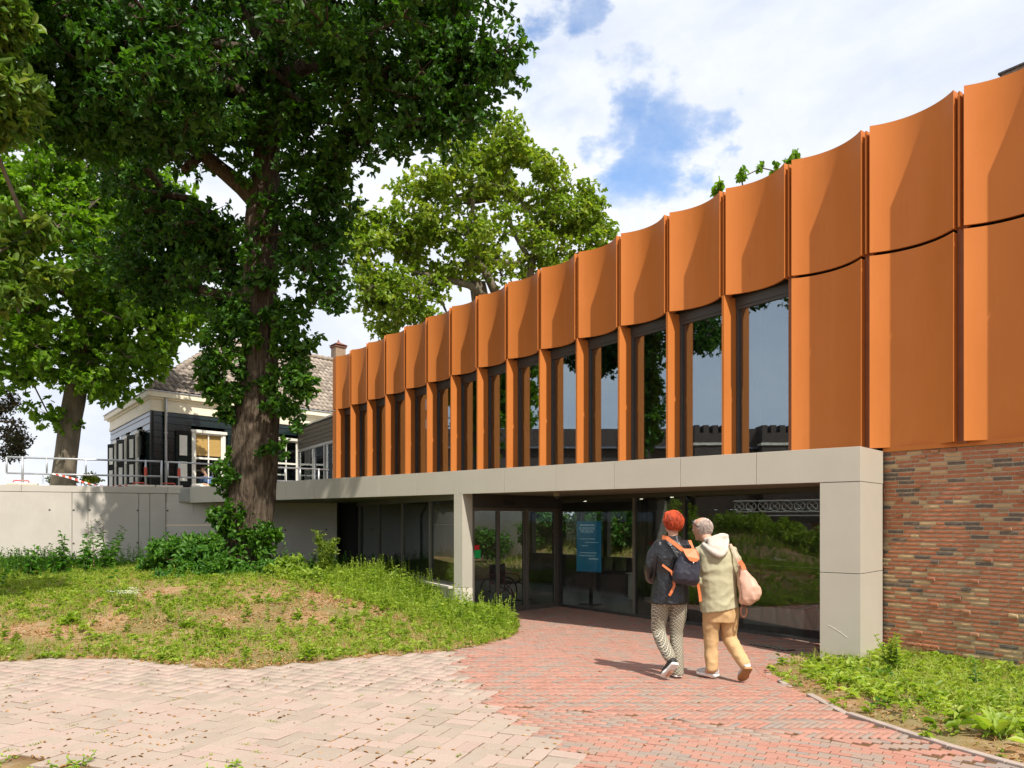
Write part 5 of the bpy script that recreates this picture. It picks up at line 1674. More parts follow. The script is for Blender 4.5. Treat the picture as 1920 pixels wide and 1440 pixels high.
# --- tree behind the orange facade
GY = 38.0
trunk = [V(at(915, 560, GY).x, GY, 0), V(at(915, 560, GY).x, GY, 8.0), at(900, 560, GY), at(895, 530, GY)]
t3_blobs = [B(905, 290, 38, 2.6, 3, 1.2, 26), B(840, 350, 37.5, 2.4, 3, 1.5, 26), B(960, 340, 38, 2.8, 3, 1.6, 30), B(1050, 390, 38, 2.0, 2.5, 1.9, 24), B(1105, 440, 38, 1.0, 2, 1.4, 11), B(1060, 490, 37.5, 1.7, 2, 0.9, 14), B(940, 460, 37, 2.4, 3, 1.5, 22), B(830, 460, 37, 2.4, 3, 1.6, 26), B(740, 430, 37, 2.2, 2.6, 1.3, 24), B(690, 480, 36.5, 1.4, 2, 1.5, 17), B(760, 540, 36.5, 1.8, 2.2, 1.0, 16), B(800, 580, 36.5, 1.6, 2, 0.7, 12), B(700, 560, 36.5, 0.8, 1.5, 0.8, 7), B(725, 610, 36.5, 0.5, 1.0, 0.35, 4), B(655, 430, 36.5, 0.5, 1.2, 0.5, 4), B(1135, 425, 38, 0.3, 0.8, 0.5, 3), B(990, 280, 38, 0.9, 1.4, 0.5, 6), B(1015, 440, 37.5, 1.5, 2, 1, 10)]
tg = tree('spreading_oak', 'yellow green spreading oak rising behind the orange facade', None, trunk, [0.6, 0.5, 0.42, 0.38], t3_blobs, M['young_oak_leaf'], M['bark_grey'], 24, 7, 0.18, 0.85, tip=0.016, start=0.9, w=0.7, rmax=0.16, wob=0.16,
          grow_trunk=[at(900, 560, GY), at(895, 530, GY), at(905, 480, GY)])
lb = MB()
for pth, rd in (([at(935, 560, 37.6), at(915, 520, 37.6), at(890, 470, 37.4), at(875, 420, 37.4)], [0.34, 0.27, 0.17, 0.08]), ([at(930, 570, 37.4), at(880, 535, 37.2), at(820, 520, 37), at(760, 505, 36.8)], [0.28, 0.24, 0.18, 0.10]), ([at(985, 540, 37.8), at(1000, 480, 37.8), at(1030, 430, 37.8), at(1050, 380, 37.8)], [0.42, 0.26, 0.17, 0.09]), ([at(1000, 500, 37.8), at(960, 430, 37.9), at(945, 360, 37.9)], [0.22, 0.14, 0.08]), ([at(1000, 520, 37.8), at(1050, 500, 37.6), at(1090, 470, 37.6)], [0.2, 0.14, 0.07])):
    lb.tube(pth, [r_ * 0.72 for r_ in rd], 8)
lb.build('limbs', M['bark_grey'], tg, smooth=True)

# --- twigs of a young tree just above the facade edge
SY = 17.5
tree('young_tree', 'young tree whose leafy twig tips stand above the orange facade edge', None, [V(at(1420, 500, SY).x, SY, -0.2), V(at(1420, 500, SY).x, SY, 5.0), at(1420, 420, SY)], [0.10, 0.08, 0.05],
     [B(1352, 348, SY, 0.16, 0.3, 0.14, 4), B(1395, 332, SY, 0.16, 0.3, 0.12, 3), B(1427, 318, SY, 0.08, 0.2, 0.1, 1), B(1453, 318, SY, 0.10, 0.2, 0.10, 2), B(1485, 296, SY, 0.17, 0.3, 0.13, 4), B(1420, 390, SY, 0.6, 0.5, 0.3, 8)],
     M['lime_leaf'], M['bark_grey'], 6, 5, 0.09, 0.12, tip=0.006, start=0.8, w=0.8)

# --- foreground foliage of a tree standing left of the picture
tree('near_oak', 'olive green oak whose sprays hang in at the left edge', None, [V(-8.6, 8.8, -0.1), V(-8.5, 8.9, 2.5), V(-8.2, 9.1, 5.0), V(-8.0, 9.2, 8.5)], [0.30, 0.26, 0.2, 0.1],
     [B(-60, 60, 9.4, 0.62, 0.7, 0.72, 26), B(10, 40, 9.5, 0.32, 0.4, 0.36, 12), B(0, 130, 9.5, 0.36, 0.4, 0.40, 14), B(-5, 225, 9.6, 0.24, 0.4, 0.3, 8), B(-60, 250, 9.4, 0.4, 0.4, 0.5, 10), B(-20, 560, 10.2, 0.36, 0.4, 0.55, 12), B(25, 530, 10.6, 0.26, 0.3, 0.18, 6), B(70, 425, 10.4, 0.16, 0.3, 0.12, 3), B(15, 450, 10.4, 0.22, 0.3, 0.22, 6), B(95, 520, 10.4, 0.10, 0.2, 0.1, 2)],
     M['near_leaf'], M['bark_grey'], 12, 7, 0.125, 0.26, tip=0.006, start=0.6, w=0.46, rmax=0.05)

# --- small leaved brownish tree at the far left edge
tree('brown_leaved_tree', 'thin twigged tree with small brownish leaves behind the railing end', None, [V(at(-60, 900, 26).x, 26, 2.4), at(-60, 800, 26), at(-50, 700, 26)], [0.2, 0.15, 0.08],
     [B(-20, 640, 26, 0.5, 0.8, 0.7, 12), B(0, 760, 26, 0.45, 0.8, 0.9, 18), B(25, 810, 26, 0.35, 0.6, 0.4, 12), B(10, 850, 26, 0.45, 0.6, 0.2, 9), B(40, 838, 26, 0.22, 0.4, 0.14, 4), B(-60, 740, 26, 0.8, 1, 1.5, 20)],
     M['brown_leaf'], M['bark_grey'], 16, 6, 0.085, 0.34, tip=0.009, start=0.5, w=0.55)


def shrub(name, label, cat, blobs, m, base, per, leaves, L, crad, w=0.5, stems=8, stem_m='dry_stem', group=None, up=0.3):
    T = blob_points(blobs)
    if base[2] < 2.0:
        mx_, my_ = float(T[:, 0].mean()), float(T[:, 1].mean()); base = (mx_, my_, float(gz(mx_, my_)))
    root = thing(name, label, cat, tuple(base), group)
    wb = MB()
    for k in range(0, len(T), max(1, len(T) // stems)):
        a = Vector(base) + Vector((rng.normal(0, .08), rng.normal(0, .08), 0)); b = Vector(T[k]); wb.tube([a, a.lerp(b, 0.5) + Vector((0, 0, .05)), b], [0.012, 0.009, 0.004], 4, cap=False)
    wb.build('stem', M[stem_m], root)
    P, D, N_, Ls, tone, tips = sprigs(T, np.full(len(T), crad), per, leaves, L, 0.2, up=up)
    leaf_obj('foliage', P, D, N_, Ls, tone, m, root, w=w)
    return root


bz = lambda px, py, Y, rx, ry, rz, n: B(px, py, Y, rx, ry, rz, n)
shrub('golden_shrub', 'low golden green shrub behind the wall at the foot of the lime trunk', 'shrub', [bz(110, 900, 24.6, 0.35, 0.3, 0.2, 8), bz(165, 900, 24.6, 0.5, 0.3, 0.2, 12)], M['bush_leaf'], (at(150, 905, 24.6).x, 24.6, 2.5), 14, 6, 0.07, 0.2)

# ------------------------------------------------------------------ herbs, grass and litter on the beds
def gpt_m(px, py):
    """where the sight line through (px, py) meets the earth"""
    Ys = np.arange(4.0, 26.0, 0.01); k = (px - 960) / 1440; xs = k * Ys
    hit = EYE + (976 - py) / 1440 * Ys <= gz(xs, Ys)
    Y = Ys[int(np.argmax(hit))] if hit.any() else 20.0
    return V(k * Y, Y, float(gz(k * Y, Y)))


def scatter(poly, n, dens=None, r=rng):
    xs = [p[0] for p in poly]; ys = [p[1] for p in poly]
    out = []
    need = n
    x = r.uniform(min(xs), max(xs), n * 6); y = r.uniform(min(ys), max(ys), n * 6)
    ok = inpoly(x, y, poly)
    if dens is not None: ok &= r.random(len(x)) < dens(x, y)
    return x[ok][:n], y[ok][:n]


def vis_mask(x, y):
    px = 960 + 1440 * x / np.maximum(y, 0.1)
    return (px > -150) & (px < 2050)


def nfield(x, y, s, seed):
    return np.array([mnoise.noise((a * s + seed, b * s - seed, seed * 0.37)) for a, b in zip(x, y)])


BARE = [(gpt_m(620, 1130), 1.3, 1.0), (gpt_m(520, 1150), 1.2, 0.5), (gpt_m(450, 1160), 1.0, 0.45), (gpt_m(300, 1112), 0.45, 0.35), (gpt_m(480, 1235), 0.55, 0.28), (gpt_m(400, 1245), 0.5, 0.2), (gpt_m(60, 1190), 0.8, 0.5), (gpt_m(250, 1175), 0.8, 0.4)]
LUSH = [(gpt_m(800, 1130), 1.7, 2.0), (gpt_m(890, 1170), 1.2, 1.1), (gpt_m(740, 1100), 1.3, 1.8)]


def bare_f(x, y):
    b = np.zeros_like(x)
    for p, rx, ry in BARE: b = np.maximum(b, np.exp(-(((x - p.x) / rx) ** 2 + ((y - p.y) / ry) ** 2) * 1.2))
    return b


def lush_f(x, y):
    b = np.zeros_like(x)
    for p, rx, ry in LUSH: b = np.maximum(b, np.exp(-(((x - p.x) / rx) ** 2 + ((y - p.y) / ry) ** 2)))
    return b


def wall_f(x, y):  # tall growth towards the concrete wall
    d = dist_line(x, y, [(C1a.x, C1a.y), (C1b.x, C1b.y), (-6, 22.2)])
    return np.exp(-(d / 3.6) ** 2)


def dens_l(x, y):
    n = nfield(x, y, 0.8, 3.1) * 0.5 + nfield(x, y, 2.6, 7.7) * 0.4
    d = 0.72 + 0.9 * n + 0.55 * lush_f(x, y) + 0.6 * wall_f(x, y) - 0.95 * bare_f(x, y)
    return np.clip(d, 0.015, 1)


VIEW_L = [p for p in BED_L if p[0] > -16] + [(-16, 19.2), (-16, 9.6)]


def blades(name, x, y, h, wd, lean, tone, m, parent=None, zf=gz, label=None):
    n = len(x); z = zf(x, y)
    a = rng.random(n) * 2 * np.pi
    b = rng.random(n) * 2 * np.pi
    base = np.stack([x, y, z - 0.01], 1)
    s = np.stack([np.cos(a), np.sin(a), np.zeros(n)], 1) * (wd / 2)[:, None]
    ln = np.stack([np.cos(b), np.sin(b), np.zeros(n)], 1) * (lean * h)[:, None]
    mid = base + ln * 0.35 + np.array([0, 0, 1]) * (h * 0.6)[:, None]
    tip = base + ln + np.array([0, 0, 1]) * (h * 0.95)[:, None]
    vs = np.stack([base - s, base + s, mid + s * 0.8, mid - s * 0.8, tip + s * 0.12, tip - s * 0.12], 1).reshape(-1, 3)
    q = (np.arange(n)[:, None, None] * 6 + np.array([(0, 1, 2, 3), (3, 2, 4, 5)])[None]).reshape(-1, 4)
    o = np_mesh(name, vs, q, m, parent, np.repeat(tone, 6), kind='stuff')
    return o


# grass of the left bed
x, y = scatter(VIEW_L, 90000, dens_l); vm = vis_mask(x, y); x, y = x[vm], y[vm]
wf = wall_f(x, y); lf = lush_f(x, y)
h = (0.05 + 0.08 * rng.random(len(x))) * (1 + 3.4 * wf + 2.2 * lf)
o = blades('grass', x, y, h, 0.006 + 0.006 * rng.random(len(x)), 0.2 + 0.5 * rng.random(len(x)), np.clip(0.25 + 0.5 * rng.random(len(x)) + 0.25 * nfield(x, y, 1.1, 5.0) - 0.2 * wf, 0, 1), M['grass'])
tag(o, 'uneven tufts of grass over the left mound', 'grass')

# right bed
VIEW_R = [p for p in BED_R if p[0] < 8]
def dens_r(x, y):
    n = nfield(x, y, 1.1, 4.4) * 0.5 + nfield(x, y, 3.2, 8.7) * 0.4
    d = dist_line(x, y, KERB)
    return np.clip(0.12 + 0.85 * sstep(0.1, 0.9, d) + 0.8 * n * sstep(0.1, 0.8, d) + 0.2 * n, 0.02, 1)
x, y = scatter([(p[0], p[1]) for p in BED_R], 24000, dens_r); vm = vis_mask(x, y) & (x < 6.8); x, y = x[vm], y[vm]
h = (0.04 + 0.08 * rng.random(len(x))) * (0.7 + 0.9 * sstep(0.2, 1.4, dist_line(x, y, KERB)))
o = blades('grass', x, y, h, 0.005 + 0.005 * rng.random(len(x)), 0.3 + 0.5 * rng.random(len(x)), np.clip(0.35 + 0.5 * rng.random(len(x)), 0, 1), M['grass'])
tag(o, 'short grass in the right bed below the brick wall', 'grass')


# leafy herbs: rosettes and upright stems as one mass
def rosettes(x, y, per, L, m, name, label, lift=0.5, zf=gz, w=0.42, hgt=0.0):
    n = len(x); z = zf(x, y)
    P = np.repeat(np.stack([x, y, z + 0.005], 1), per, 0)
    a = rng.random(len(P)) * 2 * np.pi
    el = lift * (0.4 + 0.9 * rng.random(len(P)))
    D = np.stack([np.cos(a) * np.cos(el), np.sin(a) * np.cos(el), np.sin(el)], 1)
    N_ = np.stack([-np.cos(a) * np.sin(el), -np.sin(a) * np.sin(el), np.cos(el)], 1) + rng.normal(0, 0.2, P.shape)
    Lp = np.repeat(L, per)
    if hgt is not None: P = P + np.array([0, 0, 1]) * (rng.random(len(P)) * np.repeat(np.broadcast_to(hgt, (n,)), per))[:, None]
    Ls = Lp * (0.6 + 0.6 * rng.random(len(P)))
    tone = np.clip(np.repeat(rng.random(n), per) * 0.6 + 0.4 * rng.random(len(P)), 0, 1)
    o = leaf_obj(name, P, D, N_, Ls, tone, m, None, w=w, droop=0.28)
    tag(o, label, 'weeds'); return o


x, y = scatter(VIEW_L, 13000, dens_l); vm = vis_mask(x, y); x, y = x[vm], y[vm]
wf = wall_f(x, y); lf = lush_f(x, y); k = wf < 0.45
rosettes(x[k], y[k], 7, (0.03 + 0.055 * rng.random(k.sum()) ** 1.5) * (1 + 0.5 * lf[k]), M['weed'], 'weeds', 'low leafy weeds scattered over the left mound', 0.6, hgt=0.05 + 0.32 * lf[k])
k = ~k
rosettes(x[k], y[k], 14, 0.06 + 0.05 * rng.random(k.sum()), M['deep_weed'], 'weeds', 'shaded nettle growth along the concrete wall', 0.5, hgt=0.45 * wf[k])
x, y = scatter([(p[0], p[1]) for p in BED_R], 5200, dens_r); vm = vis_mask(x, y) & (x < 6.8); x, y = x[vm], y[vm]
rosettes(x, y, 7, 0.03 + 0.07 * rng.random(len(x)) ** 1.6, M['weed'], 'weeds', 'low leafy weeds in the right bed', 0.7, hgt=0.08)


def stems_mass(name, label, x, y, h, nl, L, m, w=0.35, spread=0.12):
    """upright stems carrying small leaves all the way up"""
    n = len(x); z = gz(x, y)
    P, D, N_, Ls, tn = [], [], [], [], []
    vs, qs, ts = [], [], []
    lean = rng.normal(0, spread, (n, 2))
    t = np.tile(np.linspace(0.12, 1.0, nl), n); hh = np.repeat(h, nl)
    bx = np.repeat(x, nl) + np.repeat(lean[:, 0], nl) * t * hh; by = np.repeat(y, nl) + np.repeat(lean[:, 1], nl) * t * hh
    P = np.stack([bx, by, np.repeat(z, nl) + t * hh], 1)
    a = rng.random(len(P)) * 2 * np.pi; el = 0.2 + 0.7 * rng.random(len(P)) + 0.5 * (t > 0.85)
    D = np.stack([np.cos(a) * np.cos(el), np.sin(a) * np.cos(el), np.sin(el)], 1)
    N_ = np.stack([-np.cos(a) * np.sin(el), -np.sin(a) * np.sin(el), np.cos(el)], 1)
    Ls = np.repeat(L, nl) * (1.15 - 0.6 * t) * (0.7 + 0.5 * rng.random(len(P)))
    tone = np.clip(0.5 * np.repeat(rng.random(n), nl) + 0.25 * t + 0.3 * rng.random(len(P)), 0, 1)
    lv = leaf_geo(P, D, N_, Ls, w, 0.2)
    q = (np.arange(len(P))[:, None, None] * 6 + LEAF_Q[None]).reshape(-1, 4)
    b0 = np.stack([x, y, z - 0.02], 1); b1 = np.stack([x + lean[:, 0] * h, y + lean[:, 1] * h, z + h], 1)
    e = np.array([0.004, 0, 0]); f = np.array([0, 0.004, 0])
    sv = np.stack([b0 - e, b0 + e, b1 + e * .5, b1 - e * .5, b0 - f, b0 + f, b1 + f * .5, b1 - f * .5], 1).reshape(-1, 3)
    sq = (np.arange(n)[:, None, None] * 8 + np.array([(0, 1, 2, 3), (4, 5, 6, 7)])[None]).reshape(-1, 4) + len(lv)
    o = np_mesh(name, np.concatenate([lv, sv]), np.concatenate([q, sq]), m, None, np.concatenate([np.repeat(tone, 6), np.full(len(sv), 0.6)]), kind='stuff')
    tag(o, label, 'weeds'); return o


x, y = scatter(VIEW_L, 3600, lambda a, b: np.clip(lush_f(a, b) * 1.3 * (0.55 + 0.9 * nfield(a, b, 1.6, 2.2)) + 0.03, 0, 1)); lf = lush_f(x, y)
stems_mass('weeds', 'tall pale green weeds massed before the window plinth and pier', x, y, (0.18 + 0.42 * rng.random(len(x))) * (0.40 + 0.75 * lf), 18, 0.05 + 0.045 * rng.random(len(x)), M['weed'], 0.32)
x, y = scatter(VIEW_L, 2600, lambda a, b: np.clip(1.0 * wall_f(a, b) * (0.5 + nfield(a, b, 1.2, 9.2)), 0, 1))
stems_mass('weeds', 'upright nettle stems in the shade by the wall', x, y, 0.25 + 0.45 * rng.random(len(x)), 14, 0.07 + 0.05 * rng.random(len(x)), M['deep_weed'], 0.42)

# growth further left and on the bank behind the hall, seen in the glass
x, y = scatter([(-30.0, 10.8), (-15.5, 9.5), (-15.5, 18.5), (-22, 17), (-30, 13)], 16000, lambda a, b: np.clip(0.7 + 0.8 * nfield(a, b, 0.7, 2.0), 0.05, 1))
o = blades('grass', x, y, 0.12 + 0.16 * rng.random(len(x)), np.full(len(x), 0.018), 0.3 + 0.5 * rng.random(len(x)), rng.random(len(x)), M['grass']); tag(o, 'rough grass on the bank beyond the left edge, mirrored in the glass', 'grass')
gq = rng.uniform(-13, 2, 9000); gw_ = rng.uniform(5.6, 11, 9000)
x = GC.x + DG.x * gq + NG.x * gw_; y = GC.y + DG.y * gq + NG.y * gw_
o = blades('grass', x, y, 0.12 + 0.18 * rng.random(len(x)), np.full(len(x), 0.02), 0.3 + 0.5 * rng.random(len(x)), rng.random(len(x)), M['grass']); tag(o, 'rough grass on the garden bank seen through the hall', 'grass')

# dry litter: husks and leaves on the earth and in the paving joints
x, y = scatter(VIEW_L, 26000, lambda a, b: np.clip(0.35 + 0.7 * bare_f(a, b) + 0.5 * np.exp(-(dist_line(a, b, EDGE_L) / 0.25) ** 2) - 0.4 * wall_f(a, b), 0.02, 1)); vm = vis_mask(x, y); x, y = x[vm], y[vm]
x2, y2 = scatter([(p[0], p[1]) for p in BED_R], 3200, lambda a, b: np.clip(0.9 - 0.6 * sstep(0.2, 1.5, dist_line(a, b, KERB)), 0, 1)); vm = vis_mask(x2, y2) & (x2 < 6.8); x2, y2 = x2[vm], y2[vm]
jx, jy = scatter(PALE + [], 420, lambda a, b: np.clip(0.25 + 0.8 * np.exp(-(dist_line(a, b, STEP_E) / 0.5) ** 2), 0, 1)); 
kx, ky = scatter(RED, 130, lambda a, b: np.clip(0.08 + np.exp(-(dist_line(a, b, KERB) / 0.35) ** 2), 0, 1))
X_ = np.concatenate([x, x2, jx, kx]); Y_ = np.concatenate([y, y2, jy, ky])
Zg = np.concatenate([gz(x, y) + 0.012, gz(x2, y2) + 0.012, zp(jx, jy) + 0.004, zp(kx, ky) + 0.004])
n = len(X_); a = rng.random(n) * 2 * np.pi
D = np.stack([np.cos(a), np.sin(a), rng.normal(0, 0.12, n)], 1); N_ = np.stack([rng.normal(0, .25, n), rng.normal(0, .25, n), np.ones(n)], 1)
o = leaf_obj('litter', np.stack([X_, Y_, Zg], 1), D, N_, 0.018 + 0.035 * rng.random(n), rng.random(n), M['litter'], w=0.4)
tag(o, 'dry brown husks and leaf litter on earth and paving', 'litter')

# husks washed into the joints between the pavers
ce = np.array(sorted(CELLS)); ct = CELL0 + ce[:, :1] * S * Bd[None] + ce[:, 1:] * S * A[None]
n = 5200
k = rng.integers(0, len(ct), n); near_w = np.exp(-((ct[k, 1] - 4.8) / 1.9) ** 2) * 0.9 + 0.08
patch = np.clip(0.5 + 1.2 * nfield(ct[k, 0], ct[k, 1], 1.3, 6.1), 0, 1)
sel = rng.random(n) < near_w * patch; k = k[sel]; n = len(k)
side = rng.integers(0, 3, n); u = rng.uniform(-S / 2, S / 2, n)
odd = (ce[k, 0] + ce[k, 1]) % 2
ax_ = np.where((side == 0)[:, None], A[None], np.where((side == 1)[:, None], Bd[None], np.where((odd == 1)[:, None], A[None], Bd[None])))
of_ = np.where((side == 0)[:, None], Bd[None] * S / 2, np.where((side == 1)[:, None], A[None] * S / 2, 0 * A[None]))
jp = ct[k] + of_ + ax_ * u[:, None] + rng.normal(0, 0.004, (n, 2))
D = np.concatenate([ax_ + rng.normal(0, 0.25, (n, 2)), rng.normal(0, 0.1, (n, 1))], 1); N_ = np.stack([rng.normal(0, .3, n), rng.normal(0, .3, n), np.ones(n)], 1)
o = leaf_obj('joint_litter', np.concatenate([jp, (zp(jp[:, 0], jp[:, 1]) + 0.0015)[:, None]], 1), D, N_, 0.02 + 0.03 * rng.random(n), rng.random(n) * 0.8, M['litter'], w=0.35)
tag(o, 'brown husks lying along the paver joints', 'litter')

# moss and grass tufts sitting in paver joints
cx_, cy_ = scatter(PALE, 190, lambda a, b: np.clip(0.15 + 0.9 * np.exp(-(dist_line(a, b, STEP_E) / 0.8) ** 2), 0, 1))
x = np.repeat(cx_, 26); y = np.repeat(cy_, 26); kk = np.where(rng.random(len(cx_)) < 0.5, 1, 0).repeat(26)
al = rng.normal(0, 0.035, len(x)); ac = rng.normal(0, 0.006, len(x))
x = x + np.where(kk, A[0] * al - A[1] * ac, Bd[0] * al - Bd[1] * ac); y = y + np.where(kk, A[1] * al + A[0] * ac, Bd[1] * al + Bd[0] * ac)
o = blades('moss_tufts', x, y, 0.010 + 0.022 * rng.random(len(x)), np.full(len(x), 0.006), 0.4 + 0.5 * rng.random(len(x)), rng.random(len(x)), M['grass'], zf=zp)
tag(o, 'small tufts of moss and grass in the paver joints', 'moss')


# ------------------------------------------------------------------ plants one can point at
def plant(name, label, p, nst, h, nl, L, m, w=0.4, spread=0.25, group=None, el0=0.3, cat='plant', petals=0, base_spread=0.04, tri=False):
    root = thing(name, label, cat, tuple(p), group)
    P, D, N_, Ls, tn = [], [], [], [], []
    PP = []
    for s_ in range(nst):
        hh = h * random.uniform(0.65, 1.0); lean = Vector((random.gauss(0, spread), random.gauss(0, spread), 0))
        b = Vector(p) + Vector((random.gauss(0, base_spread), random.gauss(0, base_spread), -0.02))
        f = lambda t_: b + Z * (hh * t_) + lean * (hh * t_ ** 1.6)
        MB().tube([f(0), f(0.35), f(0.7), f(1.0)], [0.008 + h * 0.004, 0.007, 0.005, 0.002], 5, cap=False).build('stem', M['stem'], root)
        for k in range(nl):
            t_ = 0.1 + 0.9 * (k + random.random() * 0.6) / nl
            a_ = k * 2.4 + random.random() * 0.8; el = el0 + random.gauss(0, 0.2) + (0.5 if t_ > 0.9 else 0)
            P.append(list(f(min(t_, 1)))); D.append((math.cos(a_) * math.cos(el), math.sin(a_) * math.cos(el), math.sin(el)))
            N_.append((-math.cos(a_) * math.sin(el), -math.sin(a_) * math.sin(el), math.cos(el))); Ls.append(L * (1.15 - 0.6 * t_) * random.uniform(0.75, 1.2)); tn.append(min(1, 0.3 * t_ + 0.6 * random.random()))
        for k in range(petals):
            c = f(1.0) + Vector((random.gauss(0, 0.03), random.gauss(0, 0.03), random.gauss(0, 0.008))); PP.append(list(c))
    leaf_obj('leaves', np.array(P), np.array(D), np.array(N_), np.array(Ls), np.array(tn), m, root, w=w)
    if PP:
        PP = np.array(PP); a_ = rng.random(len(PP)) * 6.28
        leaf_obj('flower', PP, np.stack([np.cos(a_), np.sin(a_), np.full(len(PP), 0.1)], 1), np.tile([0, 0, 1.0], (len(PP), 1)), np.full(len(PP), 0.022), rng.random(len(PP)), M['petal'], root, w=0.9)
    return root


for px, py, h, ns, lab in ((30, 1078, 0.75, 4, 'leftmost tall nettle clump against the concrete wall'), (78, 1074, 0.72, 5, 'short broad nettle clump second from the left against the wall'), (92, 1072, 1.05, 3, 'tall slim nettle stem against the wall panel'), (130, 1070, 0.8, 5, 'nettle clump below the first wall joint'), (262, 1066, 0.8, 4, 'nettle clump between the seedy dock and the shrub')):
    plant('nettle', lab, gpt_m(px, py + 12) + V(0, 0.5, 0.05), ns, h, 16, 0.17, M['deep_weed'], 0.5, 0.10, 'nettles along the concrete wall', 0.1)
plant('dock_plant', 'bushy plant with bare seed stalks rising before the middle of the wall', gpt_m(185, 1075) + V(0, 0.4, 0.05), 10, 1.05, 18, 0.15, M['deep_weed'], 0.35, 0.30)
sk = thing('seed_stalks', 'two bare brown seed stalks rising above the bushy dock', 'plant', tuple(gpt_m(180, 1070)))
for pa, pb in (((176, 1060), (170, 975)), ((192, 1060), (193, 972))):
    b0 = at(pa[0], pa[1], 16.5); b1 = at(pb[0], pb[1], 16.6)
    MB().tube([b0, b0.lerp(b1, .5) + V(.02, 0, 0), b1], [0.008, 0.006, 0.004], 5).build('stalk', M['dry_stem'], sk)
    for k in range(6):
        a_ = b0.lerp(b1, 0.55 + 0.08 * k); e_ = a_ + Vector((random.choice((-1, 1)) * random.uniform(0.05, 0.14), 0, random.uniform(0.05, 0.12)))
        MB().tube([a_, e_], [0.004, 0.003], 4).build('twig', M['dry_stem'], sk); MB().sphere(e_, 0.014, nu=6, nv=4).build('seed', M['dry_stem'], sk)
shrub('leafy_shrub', 'dense green shrub at the left foot of the oak', 'shrub', [bz(330, 1038, 15.2, 0.5, 0.5, 0.36, 44), bz(385, 1045, 15.0, 0.5, 0.5, 0.40, 44), bz(295, 1055, 15.3, 0.3, 0.4, 0.22, 16), bz(420, 1075, 14.6, 0.5, 0.4, 0.30, 34), bz(350, 1085, 14.4, 0.6, 0.4, 0.24, 34)], M['deep_weed'], gpt_m(370, 1100), 14, 6, 0.085, 0.2)
shrub('blue_green_shrub', 'low blue green bush right of the oak foot', 'shrub', [bz(500, 1075, 14.8, 0.4, 0.3, 0.26, 20), bz(470, 1085, 14.5, 0.3, 0.3, 0.18, 12)], M['deep_weed'], gpt_m(490, 1098), 12, 6, 0.075, 0.16)
shrub('leafy_shrub', 'leafy mallow bush between the oak and the fennel', 'shrub', [bz(545, 1070, 14.6, 0.42, 0.3, 0.22, 24), bz(560, 1085, 14.3, 0.35, 0.3, 0.2, 16)], M['weed'], gpt_m(550, 1100), 12, 6, 0.085, 0.18)
# fennel: fine threads
fe = thing('fennel', 'tall feathery fennel before the dark doorway under the canopy', 'plant', tuple(gpt_m(610, 1085)))
fb = gpt_m(610, 1085); P, D, N_, Ls, tn = [], [], [], [], []
for s_ in range(9):
    a0 = random.uniform(0, 6.28); hh = random.uniform(0.55, 1.0); ln = Vector((math.cos(a0), math.sin(a0), 0)) * random.uniform(0.05, 0.33)
    f = lambda t_: Vector(fb) + Z * (hh * t_) + ln * t_ ** 1.5
    MB().tube([f(0), f(.4), f(.75), f(1)], [0.01, 0.008, 0.006, 0.003], 5).build('stem', M['stem'], fe)
    for k in range(46):
        t_ = 0.25 + 0.75 * random.random(); c = f(t_); a_ = random.uniform(0, 6.28); rr_ = random.uniform(0.02, 0.20)
        d_ = Vector((math.cos(a_), math.sin(a_), 0.5))
        for q_ in range(9):
            pp = c + d_ * rr_ * (q_ / 9); dd = Vector((random.gauss(0, 1), random.gauss(0, 1), 0.5 + random.random())).normalized()
            P.append(list(pp)); D.append(list(dd)); N_.append((random.gauss(0, 1), random.gauss(0, 1), 0.5)); Ls.append(random.uniform(0.04, 0.09)); tn.append(random.random())
leaf_obj('fronds', np.array(P), np.array(D), np.array(N_), np.array(Ls), np.array(tn), M['weed'], fe, w=0.06)
for px, py, h, lab in ((410, 1195, 0.30, 'upright pale mullein spike standing alone on the bare litter'), (600, 1238, 0.26, 'pale upright weed close to the paver edge'), (655, 1180, 0.26, 'spiky weed at the right of the bare patch'), (560, 1165, 0.24, 'grey green thistle on the bare patch'), (625, 1110, 0.34, 'silvery mullein between fennel and tall weeds'), (125, 1170, 0.16, 'low dark sow thistle at the left of the mound'), (350, 1180, 0.14, 'broad leaved dandelion before the bare patch')):
    plant('mullein' if h > 0.2 else 'thistle', lab, gpt_m(px, py), 1 if h > 0.2 else 3, h, 26 if h > 0.2 else 9, 0.11 if h > 0.2 else 0.15, M['weed'], 0.36, 0.06, 'single weeds on the bare litter', 0.55)
plant('yarrow', 'white flowering yarrow on the shaded left slope', gpt_m(242, 1130), 7, 0.25, 10, 0.07, M['weed'], 0.3, 0.25, petals=26)
plant('yarrow', 'small white flower head left of the larger yarrow', gpt_m(217, 1128), 3, 0.22, 10, 0.06, M['weed'], 0.3, 0.2, petals=12)
for px, py, lab in ((700, 1100, 'tall nettle before the window plinth, left of the pair'), (735, 1098, 'tall nettle with pale tip before the second window'), (762, 1100, 'tall nettle beside the window mullion'), (822, 1130, 'dark leaved weed at the plinth left of the pier')):
    plant('tall_nettle', lab, gpt_m(px, py + 12), 2, 0.62, 16, 0.13, M['weed'], 0.5, 0.08, 'nettles before the window plinth', 0.15)
for px, py, lab, h in ((900, 1166, 'bushy weed before the white pier base', 0.42), (935, 1172, 'leaning weed with long stem before the door', 0.45), (860, 1175, 'tall willowherb left of the pier base', 0.42), (820, 1165, 'pale willowherb in the thick of the weeds', 0.46)):
    plant('willowherb', lab, gpt_m(px, py), 4, h, 20, 0.085, M['weed'], 0.33, 0.2, 'willowherbs round the pier', 0.5)
